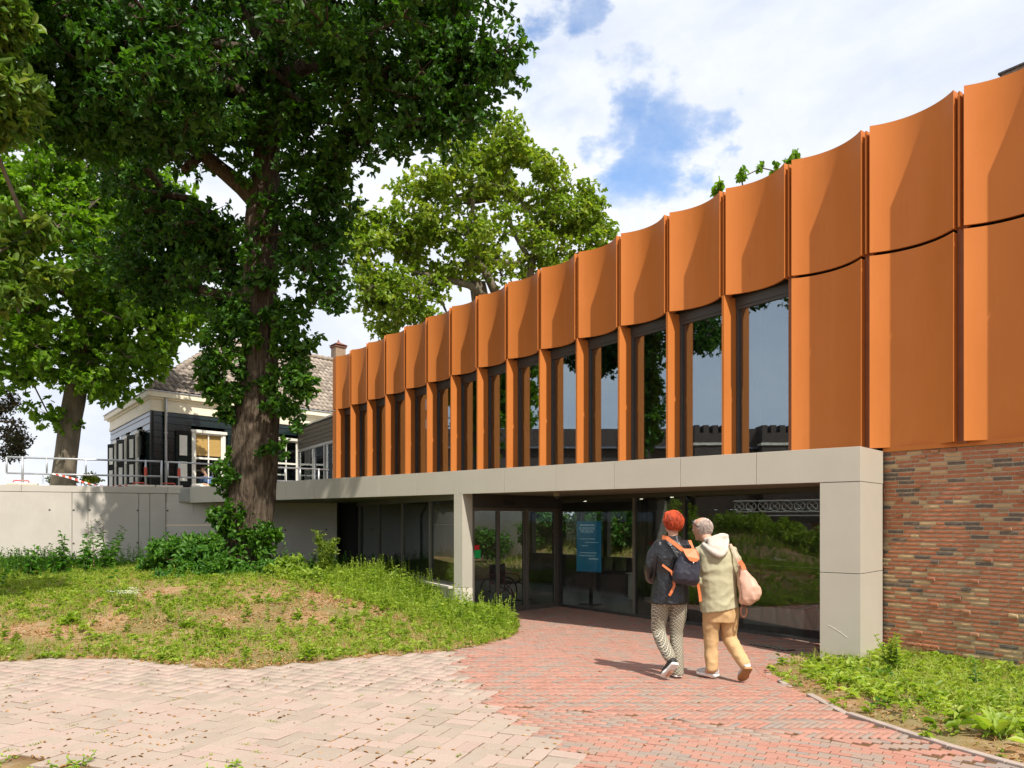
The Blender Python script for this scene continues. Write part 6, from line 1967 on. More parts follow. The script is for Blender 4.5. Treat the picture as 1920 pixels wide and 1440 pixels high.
# right bed
plant('mugwort', 'tall branching mugwort between the column and the brick wall', gpt_m(1672, 1262), 6, 0.52, 24, 0.10, M['weed'], 0.45, 0.16, el0=0.4)
plant('seedling', 'slim tree seedling with toothed leaves before the brick wall', gpt_m(1828, 1296), 1, 0.38, 20, 0.085, M['deep_weed'], 0.5, 0.05, el0=0.3)
plant('wild_lettuce', 'bright lobed weed at the foot of the column', gpt_m(1593, 1264), 4, 0.20, 9, 0.12, M['weed'], 0.6, 0.3, el0=0.5)
plant('burdock', 'dark pointed leaves beside the column corner', gpt_m(1650, 1275), 3, 0.12, 8, 0.20, M['deep_weed'], 0.4, 0.6, el0=0.35)
for px, py, lab in ((1652, 1322, 'leathery laurel seedling at the middle of the right bed'), (1682, 1318, 'tallest laurel seedling of the right bed'), (1738, 1322, 'laurel seedling with a pair of drooping leaves'), (1805, 1338, 'laurel seedling near the dock rosette')):
    plant('laurel_seedling', lab, gpt_m(px, py), 2, 0.10, 5, 0.085, M['deep_weed'], 0.55, 0.3, 'laurel seedlings in the right bed', 0.2)
plant('dock_rosette', 'large upright dock leaves near the right edge', gpt_m(1872, 1378), 6, 0.12, 4, 0.20, M['weed'], 0.36, 0.5, el0=0.9)
# corner weeds at the sunken step in front
for px, py, lab, h in ((6, 1425, 'dark weed clump in the bottom left corner', 0.10), (110, 1440, 'round leaved weed before the sunken paver edge', 0.10), (150, 1436, 'tallest round leaved weed before the sunken paver edge', 0.14), (60, 1440, 'low sprawling weed before the sunken edge', 0.07), (424, 1448, 'grass like tuft between pavers at the bottom edge', 0.06)):
    p = at(px, py, 0.0); q_ = gpt(px, py)
    plant('joint_weed', lab, V(q_[0], q_[1], float(gz(q_[0], q_[1])) - (0.05 if px < 300 else 0)), 5, h, 7, 0.055, M['weed'], 0.55, 0.4, 'weeds at the sunken paver edge', 0.4)
# ------------------------------------------------------------------ things inside the hall
def text_mesh(txt, size, m, name, parent, o, ax, up, ext=0.001):
    c = bpy.data.curves.new(name, 'FONT'); c.body = txt; c.size = size; c.align_x = 'LEFT'; c.extrude = ext
    to = bpy.data.objects.new(name + '_src', c); COL.objects.link(to)
    bpy.context.view_layer.update()
    me = bpy.data.meshes.new_from_object(to.evaluated_get(bpy.context.evaluated_depsgraph_get()))
    bpy.data.objects.remove(to)
    me.name = name
    n = ax.cross(up)
    Mx = Matrix((ax, up, n)).transposed()
    org = wloc(parent) if parent else Vector((0, 0, 0))
    for v in me.vertices: v.co = o + Mx @ v.co - org
    me.materials.clear(); me.materials.append(m)
    ob = bpy.data.objects.new(name, me); COL.objects.link(ob)
    if parent: ob.parent = parent
    return ob


# blue information totem
p = at(1104, 1133, 16.9); p.z = FLOOR
ban = thing('information_totem', 'blue lettered information totem on a post behind the glass', 'sign', tuple(p))
ax = V(0.80, -0.60, 0).normalized(); fy = V(-ax.y, ax.x, 0); n_ = -fy if fy.y > 0 else fy
a0, a1 = -0.30, 0.30
MB().box((p.x, p.y, 0), ax, n_, Z, a0, a1, -0.03, 0.03, 0.49, 1.60).build('board', M['blue_sign'], ban, bevel=0.004)
MB().box((p.x, p.y, 0), ax, n_, Z, 0.02, 0.09, -0.025, 0.025, FLOOR, 0.489).build('post', M['dark_frame'], ban)
MB().box((p.x, p.y, 0), ax, n_, Z, -0.16, 0.24, -0.14, 0.14, FLOOR, FLOOR + 0.025).build('base', M['dark_frame'], ban)
fo = V(p.x, p.y, 0) + n_ * 0.032
text_mesh('ZUIDERZEE', 0.082, M['screen_print'], 'lettering', ban, fo + ax * -0.24 + Z * 1.415, ax, Z)
text_mesh('MUSEUM', 0.082, M['screen_print'], 'lettering', ban, fo + ax * -0.19 + Z * 1.345, ax, Z)
for (u0, u1, zz, hh) in ((-0.20, 0.16, 1.505, 0.022), (-0.22, 0.18, 1.205, 0.012), (-0.08, 0.26, 1.13, 0.012), (-0.16, 0.0, 1.055, 0.012), (-0.2, 0.22, 0.90, 0.012), (-0.22, 0.18, 0.835, 0.012), (0.02, 0.26, 0.765, 0.022)):
    MB().box(fo, ax, n_, Z, u0, u1, -0.001, 0.002, zz, zz + hh).build('text_line', M['screen_print'], ban)

# wheelchair
wc_p = at(950, 1131, 16.95); wc_p.z = FLOOR
wc = thing('wheelchair', 'folded out red framed wheelchair parked behind the sliding doors', 'wheelchair', tuple(wc_p))
fx = V(0.75, -0.66, 0).normalized(); fyv = V(-fx.y, fx.x, 0)   # fx: forward
C_ = lambda f_, l_, z: wc_p + fx * f_ + fyv * l_ + Z * z
for sd in (-0.29, 0.29):
    c = C_(-0.24, sd, 0.29); ang = np.linspace(0, 2 * math.pi, 33)
    tyre = MB().tube([c + fx * 0.285 * math.cos(a) + Z * 0.285 * math.sin(a) for a in ang], 0.016, 8).build('wheel', M['rubber'], wc, smooth=True)
    MB().tube([c + fyv * (0.03 if sd > 0 else -0.03) + fx * 0.262 * math.cos(a) + Z * 0.262 * math.sin(a) for a in ang], 0.010, 6).build('push_rim', M['chrome'], tyre, smooth=True)
    MB().tube([c + fx * 0.268 * math.cos(a) + Z * 0.268 * math.sin(a) for a in ang], 0.009, 6).build('rim', M['chrome'], tyre, smooth=True)
    for k in range(14):
        a = 2 * math.pi * k / 14; MB().tube([c, c + fx * 0.268 * math.cos(a) + Z * 0.268 * math.sin(a)], 0.003, 4).build('spoke', M['chrome'], tyre)
    MB().tube([c - fyv * 0.03, c + fyv * 0.03], 0.03, 10).build('hub', M['chrome'], tyre)
    cc = C_(0.30, sd * 0.85, 0.085)
    cw_ = MB().tube([cc + fx * 0.072 * math.cos(a) + Z * 0.072 * math.sin(a) for a in ang], 0.014, 8).build('caster', M['galv'], wc, smooth=True)
    MB().tube([cc, C_(0.27, sd * 0.85, 0.22)], 0.012, 6).build('fork', M['chrome'], cw_)
    MB().tube([C_(-0.28, sd * 0.85, 0.25), C_(-0.28, sd * 0.85, 0.88), C_(-0.40, sd * 0.85, 0.91)], 0.014, 8).build('back_tube', M['red_paint'], wc, smooth=True)
    MB().tube([C_(-0.28, sd * 0.85, 0.46), C_(0.20, sd * 0.85, 0.47), C_(0.34, sd * 0.80, 0.38), C_(0.42, sd * 0.75, 0.14)], 0.014, 8).build('side_tube', M['red_paint'], wc, smooth=True)
    MB().tube([C_(-0.26, sd * 0.9, 0.66), C_(0.08, sd * 0.9, 0.66), C_(0.15, sd * 0.9, 0.60), C_(0.16, sd * 0.9, 0.47)], 0.013, 8).build('arm_rest', M['red_paint'], wc, smooth=True)
    MB().box(C_(0.46, sd * 0.5, 0.12), fx, fyv, Z, -0.07, 0.09, -0.07, 0.07, 0, 0.015).build('foot_plate', M['rubber'], wc)
    MB().tube([C_(0.36, sd * 0.7, 0.3), C_(0.46, sd * 0.5, 0.13)], 0.01, 6).build('foot_tube', M['chrome'], wc)
MB().box(C_(0, 0, 0.46), fx, fyv, Z, -0.24, 0.18, -0.235, 0.235, 0, 0.05).build('seat', M['rubber'], wc, bevel=0.015)
MB().box(C_(-0.28, 0, 0.50), fx, fyv, Z, -0.012, 0.012, -0.235, 0.235, 0, 0.38).build('backrest', M['rubber'], wc, bevel=0.006)
MB().tube([C_(-0.05, -0.24, 0.2), C_(-0.05, 0.24, 0.45)], 0.011, 6).build('cross_brace', M['red_paint'], wc)
MB().tube([C_(-0.05, 0.24, 0.2), C_(-0.05, -0.24, 0.45)], 0.011, 6).build('cross_brace', M['red_paint'], wc)

# white pedestal and low bench
p = at(1186, 1121, 18.1); p.z = FLOOR
ped = thing('white_pedestal', 'white square pedestal standing in the hall behind the first glass mullion', 'pedestal', tuple(p))
MB().box((p.x, p.y, 0), DG, NG, Z, -0.075, 0.075, -0.075, 0.075, FLOOR, 0.36).build('body', M['white_paint'], ped, bevel=0.004)
MB().box((p.x, p.y, 0), DG, NG, Z, -0.15, 0.09, -0.09, 0.09, 0.361, 0.375).build('top', M['white_paint'], ped)
b0, b1 = V(4.16, 13.80, 0), V(4.947, 13.0, 0)
d_ = (b1 - b0).normalized(); nn = V(-d_.y, d_.x, 0); LB = (b1 - b0).length
be = thing('low_bench', 'low pale block bench inside the right glass pane', 'bench', (b0.x, b0.y, FLOOR))
for k in range(1):
    MB().box(b0, d_, nn, Z, 0, LB, 0.0, 0.45, FLOOR, 0.10).build('body', M['concrete_light'], be, bevel=0.006)
MB().box(b0, d_, nn, Z, -0.01, LB + 0.01, -0.01, 0.46, 0.101, 0.13).build('seat', M['dark_cladding'], be, bevel=0.006)

# garden wall behind the hall and shrubs on the bank
P = lambda q_, w: GC + DG * q_ + NG * w
a, b = P(-24.0, 9.8), P(-11.5, 9.4)
gwl = thing('garden_wall', 'pale concrete garden wall seen through the sliding doors', 'wall', tuple(a))
dd = (b - a).normalized(); nn = V(-dd.y, dd.x, 0); Lg = (b - a).length
for k in range(4):
    MB().box(a, dd, nn, Z, Lg * k / 4 + 0.006, Lg * (k + 1) / 4 - 0.006, 0, 0.25, -0.5, 4.2).build('wall_panel', M['concrete'], gwl)
for q0, w0, lab in ((-15.6, 8.6, 'dark shrub before the garden wall behind the doors'), (-10.8, 8.0, 'green shrub on the bank behind the corner post'), (-8.6, 8.6, 'green shrub on the bank left of the totem'), (-6.6, 8.2, 'green shrub on the bank behind the totem'), (-4.9, 8.8, 'green shrub on the bank right of the totem'), (-3.2, 8.2, 'green shrub on the bank behind the pedestal')):
    c = P(q0, w0); zc = float(gz(c.x, c.y))
    bl = [((c.x, c.y, zc + 0.75), (1.05, 0.8, 0.75), 60)]
    shrub('bank_shrub', lab, 'shrub', bl, M['deep_weed'], (c.x, c.y, zc), 12, 6, 0.12, 0.32)
hdg = [((P(q_, 12.0).x, P(q_, 12.0).y, 2.9), (1.6, 1.2, 1.5), 60) for q_ in (-11.5, -8.5, -5.5, -2.5)]
shrub('garden_hedge', 'dark hedge along the top of the garden bank seen through the hall', 'hedge', hdg, M['oak_leaf'], (P(-7, 12).x, P(-7, 12).y, 1.7), 12, 6, 0.16, 0.5)

# ------------------------------------------------------------------ what the glass mirrors: the place to the left of the picture
mirG = lambda v: v - NG * (2 * (v - GC).dot(NG))
c0 = mirG(at(1240, 976, 62)); c1 = mirG(at(1620, 976, 62))
dv = (c1 - c0).normalized(); nv = V(-dv.y, dv.x, 0)
if nv.dot(V(0, 0, 0) - c0) < 0: nv = -nv
LV = (c1 - c0).length
old = thing('brick_hall', 'dark brick hall with slate roof and battlemented turrets facing the museum', 'building', (c0.x, c0.y, 0))
MB().box(c0, dv, nv, Z, -25, LV + 6, -8, 0, -1, 7.4 - EYE + EYE).build('wall', M['old_brick'], old)
r0 = MB(); Pp = lambda u, d, z: V(c0.x, c0.y, 0) + dv * u + nv * d + Z * z
r0.add([Pp(-25.3, 0.4, 7.4), Pp(LV + 6.3, 0.4, 7.4), Pp(LV + 6.3, -8.4, 7.4), Pp(-25.3, -8.4, 7.4), Pp(-25.3, -4, 9.4), Pp(LV + 6.3, -4, 9.4)], [(0, 1, 5, 4), (2, 3, 4, 5), (1, 2, 5), (3, 0, 4), (0, 3, 2, 1)])
r0.build('roof', mat('slate', (0.10, 0.10, 0.11), 0.6, 0.3, 8), old)
for px in (1335, 1462):
    u = (mirG(at(px, 976, 61)) - c0).dot(dv)
    tw = MB().box(Pp(u, 0.3, 0), dv, nv, Z, -1.3, 1.3, -1.2, 0.6, 0, 8.6).build('turret', M['old_brick'], old)
    MB().box(Pp(u, 0.3, 0), dv, nv, Z, -1.4, 1.4, -1.3, 0.7, 7.6, 7.8).build('string_course', M['concrete_light'], tw)
    for k in range(4):
        MB().box(Pp(u, 0.3, 0), dv, nv, Z, -1.3 + k * 0.72, -0.88 + k * 0.72, -1.2, 0.6, 8.6, 9.2).build('merlon', M['old_brick'], tw)
# white lattice footbridge
p0, p1 = mirG(at(1375, 976, 40)), mirG(at(1560, 976, 37))
brd = thing('lattice_footbridge', 'white iron footbridge with ring patterned lattice sides mirrored in the glass', 'bridge', tuple(p0 + Z * 0.5))
dv2 = V(p1.x - p0.x, p1.y - p0.y, 0); LBr = dv2.length; dv2.normalize(); nv2 = V(-dv2.y, dv2.x, 0)
wp = M['white_paint']
Q = lambda u, z: V(p0.x, p0.y, 0) + dv2 * u + Z * z
zb, zm, ztp = 1.86, 2.06, 2.62
for zz in (zb, zm, ztp): MB().tube([Q(0, zz), Q(LBr, zz)], 0.035, 6).build('rail', wp, brd)
nR = int(LBr / 0.56)
for k in range(nR):
    c = Q((k + 0.5) * LBr / nR, (zm + ztp) / 2)
    MB().tube([c + dv2 * 0.25 * math.cos(a) + Z * 0.25 * math.sin(a) for a in np.linspace(0, 6.283, 15)], 0.026, 5).build('ring', wp, brd)
    for s_ in (-1, 1): MB().tube([c + dv2 * -0.18 + Z * -0.18 * s_, c + dv2 * 0.18 + Z * 0.18 * s_], 0.02, 5).build('cross_bar', wp, brd)
MB().box(Q(0, 0), dv2, nv2, Z, 0, LBr, -1.4, 1.4, 1.5, 1.78).build('deck', M['dark_cladding'], brd)
for u in (0.4, LBr - 0.4): MB().box(Q(u, 0), dv2, nv2, Z, -0.2, 0.2, -1.2, 1.2, -0.3, 1.49).build('pier', M['chimney_brick'], brd)
# stairs with rails and the museum name on a dark band
sp_ = mirG(at(1205, 985, 45))
sgn = thing('name_band', 'dark band with the museum name in pale letters on a low wall', 'sign', tuple(V(sp_.x, sp_.y, 0)))
sx = mirG(at(1195, 985, 45)) - mirG(at(1232, 985, 44)); sx.z = 0; sx.normalize(); sn = sx.cross(Z)
MB().box(V(sp_.x, sp_.y, 0), sx, sn, Z, -1.2, 1.2, -0.3, 0.0, 0.2, 2.0).build('wall', M['concrete'], sgn)
MB().box(V(sp_.x, sp_.y, 0), sx, sn, Z, -1.0, 1.0, -0.01, 0.03, 1.0, 1.55).build('band', M['black'], sgn)
text_mesh('ZUIDERZEE', 0.26, M['white_print'], 'lettering', sgn, V(sp_.x, sp_.y, 0) + sx * -0.85 + sn * 0.032 + Z * 1.28, sx, Z)
text_mesh('MUSEUM', 0.26, M['white_print'], 'lettering', sgn, V(sp_.x, sp_.y, 0) + sx * -0.65 + sn * 0.032 + Z * 1.05, sx, Z)
st = thing('garden_stair', 'steel garden stair with slanting handrails mirrored in the glass', 'stair', tuple(mirG(at(1250, 1020, 45))))
q0_, q1_ = mirG(at(1218, 1008, 44)), mirG(at(1248, 935, 47))
for off in (0, 1.0):
    o_ = nv2 * off
    MB().tube([q0_ + o_, q1_ + o_], 0.03, 6).build('handrail', M['galv'], st)
    for f_ in (0, 0.33, 0.66, 1): pq = q0_.lerp(q1_, f_) + o_; MB().tube([pq, pq - Z * 0.9], 0.02, 5).build('post', M['galv'], st)
for k in range(7):
    pq = q0_.lerp(q1_, k / 7) - Z * 0.9
    MB().box(pq, nv2, (q1_ - q0_).normalized().cross(nv2).cross(nv2).normalized() if False else dv2, Z, 0, 1.0, -0.15, 0.15, -0.03, 0).build('tread', M['galv'], st)
# trees and growth on the far bank
for k, (px, py, Y, lab) in enumerate(((1260, 950, 42, 'bushy tree beside the garden stair'), (1395, 985, 36, 'bush under the footbridge end'), (1450, 990, 34, 'bush under the middle of the footbridge'), (1515, 1005, 32, 'bush under the near end of the footbridge'), (1210, 1000, 33, 'bush below the name band'))):
    c = mirG(at(px, py, Y)); zc = float(gz(c.x, c.y))
    hz = max(0.5, c.z - zc)
    shrub('bank_bush', lab, 'shrub', [((c.x, c.y, zc + hz * 0.6), (1.6, 1.4, hz * 0.55), 40)], M['weed'], (c.x, c.y, zc), 10, 6, 0.16, 0.5)
# ------------------------------------------------------------------ people
def ring(c, a, b, n=20, sq=2.0):
    out = []
    for k in range(n):
        t_ = 2 * math.pi * k / n; cs_, sn_ = math.cos(t_), math.sin(t_)
        out.append(Vector(c) + Vector(a) * (math.copysign(abs(cs_) ** (2 / sq), cs_)) + Vector(b) * (math.copysign(abs(sn_) ** (2 / sq), sn_)))
    return out


def limb(mb, pts, radii, n=14, flat=1.0):
    """pts in person space, radii along them; subdivided with a smooth curve"""
    P = [Vector(p) for p in pts]; out_p, out_r = [], []
    m_ = len(P)
    for i in range(m_ - 1):
        p0, p1, p2, p3 = P[max(i - 1, 0)], P[i], P[i + 1], P[min(i + 2, m_ - 1)]
        for k in range(4):
            t_ = k / 4; t2, t3 = t_ * t_, t_ ** 3
            out_p.append(0.5 * ((2 * p1) + (p2 - p0) * t_ + (2 * p0 - 5 * p1 + 4 * p2 - p3) * t2 + (3 * p1 - p0 - 3 * p2 + p3) * t3))
            out_r.append(radii[i] + (radii[i + 1] - radii[i]) * t_)
    out_p.append(P[-1]); out_r.append(radii[-1])
    # round ends
    mb.tube(out_p, out_r, n)
    mb.sphere(out_p[0], out_r[0], nu=n, nv=8); mb.sphere(out_p[-1], out_r[-1], nu=n, nv=8)


def fuse(mb, name, m, parent, voxel=0.012, smooth=6, wrinkle=0.0, wscale=14, seed=0, stretch=(1, 1, 1), xf=None):
    """weld overlapping lofts into one continuous skin"""
    me = bpy.data.meshes.new('src'); me.from_pydata([tuple(v) for v in mb.v], [], mb.f); me.update()
    o = bpy.data.objects.new('src', me); COL.objects.link(o)
    md = o.modifiers.new('r', 'REMESH'); md.mode = 'VOXEL'; md.voxel_size = voxel
    if smooth:
        sm = o.modifiers.new('s', 'SMOOTH'); sm.iterations = smooth; sm.factor = 0.5
    bpy.context.view_layer.update()
    me2 = bpy.data.meshes.new_from_object(o.evaluated_get(bpy.context.evaluated_depsgraph_get()))
    bpy.data.objects.remove(o); bpy.data.meshes.remove(me)
    if wrinkle:
        me2.update()
        cos = [v.co.copy() for v in me2.vertices]; nos = [v.normal.copy() for v in me2.vertices]
        for v, c, n_ in zip(me2.vertices, cos, nos):
            q_ = Vector((c.x * stretch[0] + seed, c.y * stretch[1], c.z * stretch[2])) * wscale
            h = 1 - abs(mnoise.noise(q_)) * 2
            h2 = mnoise.noise(q_ * 2.3)
            v.co = c + n_ * wrinkle * (h - 0.5 + 0.4 * h2)
    if xf: me2.transform(xf)
    org = wloc(parent)
    me2.transform(Matrix.Translation(-org))
    me2.name = name; me2.materials.clear(); me2.materials.append(m)
    me2.polygons.foreach_set('use_smooth', [True] * len(me2.polygons))
    ob = bpy.data.objects.new(name, me2); COL.objects.link(ob); ob.parent = parent
    return ob


def plain(mb, name, m, parent, xf, smooth=True, bevel=0):
    mb.v = [tuple(xf @ Vector(v)) for v in mb.v]
    return mb.build(name, m, parent, smooth=smooth, bevel=bevel)


M['skin'] = mat('skin', (0.55, 0.30, 0.20), 0.55, 0.08, 20)
M['red_hair'] = mat('red_hair', (0.50, 0.060, 0.010), 0.5, 0.5, 26, 0.7, 60, stretch=(1, 1, 0.35))
M['grey_hair'] = mat('grey_hair', (0.50, 0.40, 0.34), 0.6, 0.25, 30, 0.6, 90, stretch=(1, 1, 0.4))
M['black_leather'] = mat('black_leather', (0.012, 0.012, 0.014), 0.27, 0.3, 18, 0.5, 22, bdist=0.03)
M['beige_jacket'] = mat('beige_jacket', (0.40, 0.37, 0.235), 0.8, 0.08, 10, 0.25, 60)
M['hood_lining'] = mat('hood_lining', (0.52, 0.47, 0.40), 0.85, 0.08, 10, 0.2, 60)
M['tan_trousers'] = mat('tan_trousers', (0.52, 0.33, 0.155), 0.8, 0.08, 12, 0.25, 50)
M['orange_leather'] = mat('orange_leather', (0.60, 0.16, 0.05), 0.5, 0.12, 10)
M['navy_nylon'] = mat('navy_nylon', (0.022, 0.022, 0.035), 0.45, 0.3, 14, 0.4, 40)
M['pink_leather'] = mat('pink_leather', (0.60, 0.36, 0.26), 0.5, 0.12, 8, 0.25, 40)
M['brown_leather'] = mat('brown_leather', (0.13, 0.045, 0.02), 0.45, 0.2)
M['sole_white'] = mat('sole_white', (0.78, 0.76, 0.72), 0.7, 0.05)
M['sole_gum'] = mat('sole_gum', (0.34, 0.17, 0.06), 0.7, 0.15, 30, 0.4, 120)
M['shoe_black'] = mat('shoe_black', (0.02, 0.018, 0.018), 0.6, 0.2)
M['shoe_grey'] = mat('shoe_grey', (0.50, 0.50, 0.50), 0.6, 0.3, 22)
M['blue_shirt'] = mat('blue_shirt', (0.10, 0.18, 0.38), 0.8, 0.2, 20)
M['dark_hair'] = mat('brown_hair', (0.10, 0.055, 0.03), 0.6, 0.3, 30)
# trousers with a small repeated lozenge print
t = NT('patterned_trousers')
pos = t.coord('Object', (1, 1, 1))
sep = t.n.new('ShaderNodeSeparateXYZ'); t.l.new(pos, sep.inputs[0])
lat = t.math('ADD', sep.outputs[0], t.math('MULTIPLY', sep.outputs[1], 0.6))
u_ = t.math('PINGPONG', t.math('MULTIPLY', lat, 1.0), 0.019); v_ = t.math('PINGPONG', sep.outputs[2], 0.017)
dm = t.math('ADD', t.math('MULTIPLY', u_, 52.6), t.math('MULTIPLY', v_, 58.8))
rg = t.math('ABSOLUTE', t.math('SUBTRACT', dm, 1.0))
f_ = t.ramp(rg, [(0.16, (0.50, 0.45, 0.33)), (0.28, (0.035, 0.032, 0.030)), (0.66, (0.035, 0.032, 0.030)), (0.76, (0.50, 0.45, 0.33))])
t.set('Base Color', f_); t.set('Roughness', 0.8)
M['pattern'] = t.m

S_ = 1 / 180.9


def px2(px, py, d=0.0):
    """survey of the figures: pixels read at their distance, d metres further away from the lens"""
    return Vector(((px - 1262) * S_, d, (1268 - py) * S_))


PX0 = 1262
base_w = V((PX0 - 960) / 1440 * 7.96, 7.96, 0.0); base_w.z = float(zp(base_w.x, base_w.y)) + 0.012
XF = Matrix.Translation(base_w)


def shoe(nm, heel, toe, up, w, m_up, m_sole, parent, thick=0.028, h=0.075):
    """a shoe along heel -> toe with its sole facing -up"""
    heel, toe, up = Vector(heel), Vector(toe), Vector(up).normalized()
    f_ = (toe - heel); L = f_.length; f_.normalize(); up = (up - f_ * up.dot(f_)).normalized(); s_ = f_.cross(up)
    prof = [(0.0, 0.30, 0.9), (0.06, 0.40, 1.0), (0.25, 0.40, 0.98), (0.48, 0.39, 0.74), (0.70, 0.49, 0.58), (0.88, 0.42, 0.44), (0.97, 0.26, 0.30), (1.0, 0.1, 0.18)]
    up_m = MB(); rings = []
    for t_, ww, hh in prof:
        c = heel + f_ * (t_ * L) + up * (thick * 0.8 + h * hh * 0.5)
        rings.append(ring(c, s_ * (w * ww), up * (h * hh * 0.55), 16, 2.6))
    up_m.loft(rings)
    so = MB(); rg = []
    outl = []
    for t_, ww, hh in prof: outl.append((t_ * L, w * ww * 1.10))
    top, bot = [], []
    poly = [(x, y) for x, y in outl] + [(x, -y) for x, y in outl[::-1]]
    n_ = len(poly)
    vs = [heel + f_ * x + s_ * y for x, y in poly] + [heel + f_ * x + s_ * y + up * thick for x, y in poly]
    so.add(vs, [tuple(range(n_)), tuple(range(2 * n_ - 1, n_ - 1, -1))] + [(i, n_ + i, n_ + (i + 1) % n_, (i + 1) % n_) for i in range(n_)])
    o = fuse(up_m, nm, m_up, parent, 0.007, 3, xf=XF)
    plain(so, 'sole', m_sole, o, XF, smooth=False)
    o2 = o.children[0]; b = o2.modifiers.new('b', 'BEVEL'); b.width = 0.006; b.segments = 2; b.limit_method = 'ANGLE'
    return o


def hand(mb, wrist, dirv, palm_n, L=0.17, curl=0.6, side=1):
    """palm, four bent fingers of different length and a thumb from the side of the palm"""
    w = Vector(wrist); d = Vector(dirv).normalized(); n_ = Vector(palm_n); n_ = (n_ - d * n_.dot(d)).normalized(); s_ = d.cross(n_) * side
    mb.loft([ring(w, s_ * 0.024, n_ * 0.018, 12), ring(w + d * 0.03, s_ * 0.033, n_ * 0.018, 12), ring(w + d * 0.075, s_ * 0.040, n_ * 0.014, 12), ring(w + d * 0.092, s_ * 0.037, n_ * 0.010, 12)])
    for k, ln in enumerate((0.070, 0.078, 0.072, 0.056)):
        b = w + d * 0.082 + s_ * (0.029 - 0.0195 * k)
        p1 = b + (d * math.cos(curl * 0.5) + n_ * math.sin(curl * 0.5)) * ln * 0.45
        p2 = p1 + (d * math.cos(curl * 1.5) + n_ * math.sin(curl * 1.5)) * ln * 0.32
        p3 = p2 + (d * math.cos(curl * 2.2) + n_ * math.sin(curl * 2.2)) * ln * 0.25
        mb.tube([b - d * 0.01, p1, p2, p3], [0.0095, 0.009, 0.008, 0.006], 8)
    b = w + d * 0.03 + s_ * 0.03
    mb.tube([b, b + (d * 0.6 + s_ * 0.7 + n_ * 0.3).normalized() * 0.035, b + (d * 0.6 + s_ * 0.7 + n_ * 0.3).normalized() * 0.035 + (d * 0.9 + n_ * 0.4).normalized() * 0.03], [0.012, 0.010, 0.007], 8)


def head(mb, c, face, up, s=1.0):
    """skull, jaw, nose, brow, lips and ears; face is the looking direction"""
    c = Vector(c); f_ = Vector(face).normalized(); up = Vector(up); up = (up - f_ * up.dot(f_)).normalized(); r_ = f_.cross(up)
    secs = [(-0.118, 0.010, 0.030, 0.040), (-0.105, 0.040, 0.032, 0.034), (-0.080, 0.052, 0.060, 0.024), (-0.045, 0.062, 0.080, 0.010), (0.0, 0.070, 0.094, 0.0), (0.045, 0.073, 0.098, -0.006), (0.080, 0.065, 0.085, -0.010), (0.105, 0.044, 0.056, -0.012), (0.117, 0.015, 0.02, -0.012)]
    mb.loft([ring(c + up * z * s + f_ * fo * s, r_ * a * s, f_ * b * s, 20, 2.1) for z, a, b, fo in secs])
    P = lambda x, y, z: c + r_ * x * s + f_ * y * s + up * z * s
    mb.tube([P(0, 0.088, 0.012), P(0, 0.104, -0.012), P(0, 0.112, -0.030), P(0, 0.092, -0.038)], [0.008, 0.012, 0.015, 0.008], 8)
    mb.tube([P(-0.04, 0.080, 0.018), P(0, 0.094, 0.022), P(0.04, 0.080, 0.018)], 0.010, 8)
    mb.tube([P(-0.022, 0.086, -0.060), P(0, 0.095, -0.060), P(0.022, 0.086, -0.060)], [0.004, 0.008, 0.004], 8)
    mb.sphere(P(0, 0.082, -0.095), 0.018 * s)
    for sd in (-1, 1):
        mb.tube([P(sd * 0.070, -0.004, -0.035), P(sd * 0.082, -0.014, -0.010), P(sd * 0.084, -0.018, 0.018), P(sd * 0.074, -0.002, 0.022), P(sd * 0.072, 0.004, -0.01)], [0.008, 0.009, 0.009, 0.008, 0.006], 8)
    return r_, f_, up


def eyes(parent, c, face, up, s=1.0):
    c = Vector(c); f_ = Vector(face).normalized(); up = Vector(up); up = (up - f_ * up.dot(f_)).normalized(); r_ = f_.cross(up)
    for sd in (-1, 1):
        e = MB().sphere(c + r_ * sd * 0.031 + f_ * 0.082 + up * 0.002, 0.013, nu=10, nv=8)
        o = plain(e, 'eye', M['white_paint'], parent, XF)
        plain(MB().sphere(c + r_ * sd * 0.031 + f_ * 0.092 + up * 0.002, 0.006, nu=8, nv=6), 'iris', M['shoe_black'], o, XF)


# ------------------------------------------------ woman with red hair
wo = thing('person', 'person with bright orange red hair in a black leather jacket and patterned trousers', 'person', tuple(base_w), 'couple walking to the entrance')
ffw = V(-0.30, 0.95, 0)
hc = px2(1261, 978, 0.02)
bd = MB()
head(bd, hc, V(-0.35, 0.92, -0.06), V(0.02, 0, 1))
limb(bd, [hc + V(0.01, -0.02, -0.06), px2(1262, 1005, 0.0), px2(1262, 1018, -0.02)], [0.052, 0.052, 0.065])
# torso
bd.loft([ring(px2(1262, 1012, -0.01), V(0.06, 0, 0), V(0, 0.05, 0)), ring(px2(1262, 1026, 0), V(0.145, 0, 0), V(0, 0.075, 0)), ring(px2(1261, 1050, 0.0), V(0.150, 0, 0), V(0, 0.095, 0)), ring(px2(1259, 1080, 0.01), V(0.135, 0, 0), V(0, 0.095, 0)), ring(px2(1257, 1105, 0.01), V(0.165, 0, 0), V(0, 0.11, 0)), ring(px2(1257, 1125, 0.0), V(0.165, 0, 0), V(0, 0.115, 0))])
w_hipL, w_kneeL, w_ankL = px2(1240, 1122, 0.0), px2(1237, 1182, 0.06), px2(1250, 1236, -0.20)
w_hipR, w_kneeR, w_ankR = px2(1273, 1122, 0.0), px2(1271, 1192, 0.06), px2(1269, 1257, 0.02)
limb(bd, [w_hipL, w_kneeL, w_ankL], [0.085, 0.055, 0.038]); limb(bd, [w_hipR, w_kneeR, w_ankR], [0.085, 0.055, 0.038])
shL, elL, wrL = px2(1231, 1026, 0), px2(1219, 1068, 0.02), px2(1232, 1090, 0.20)
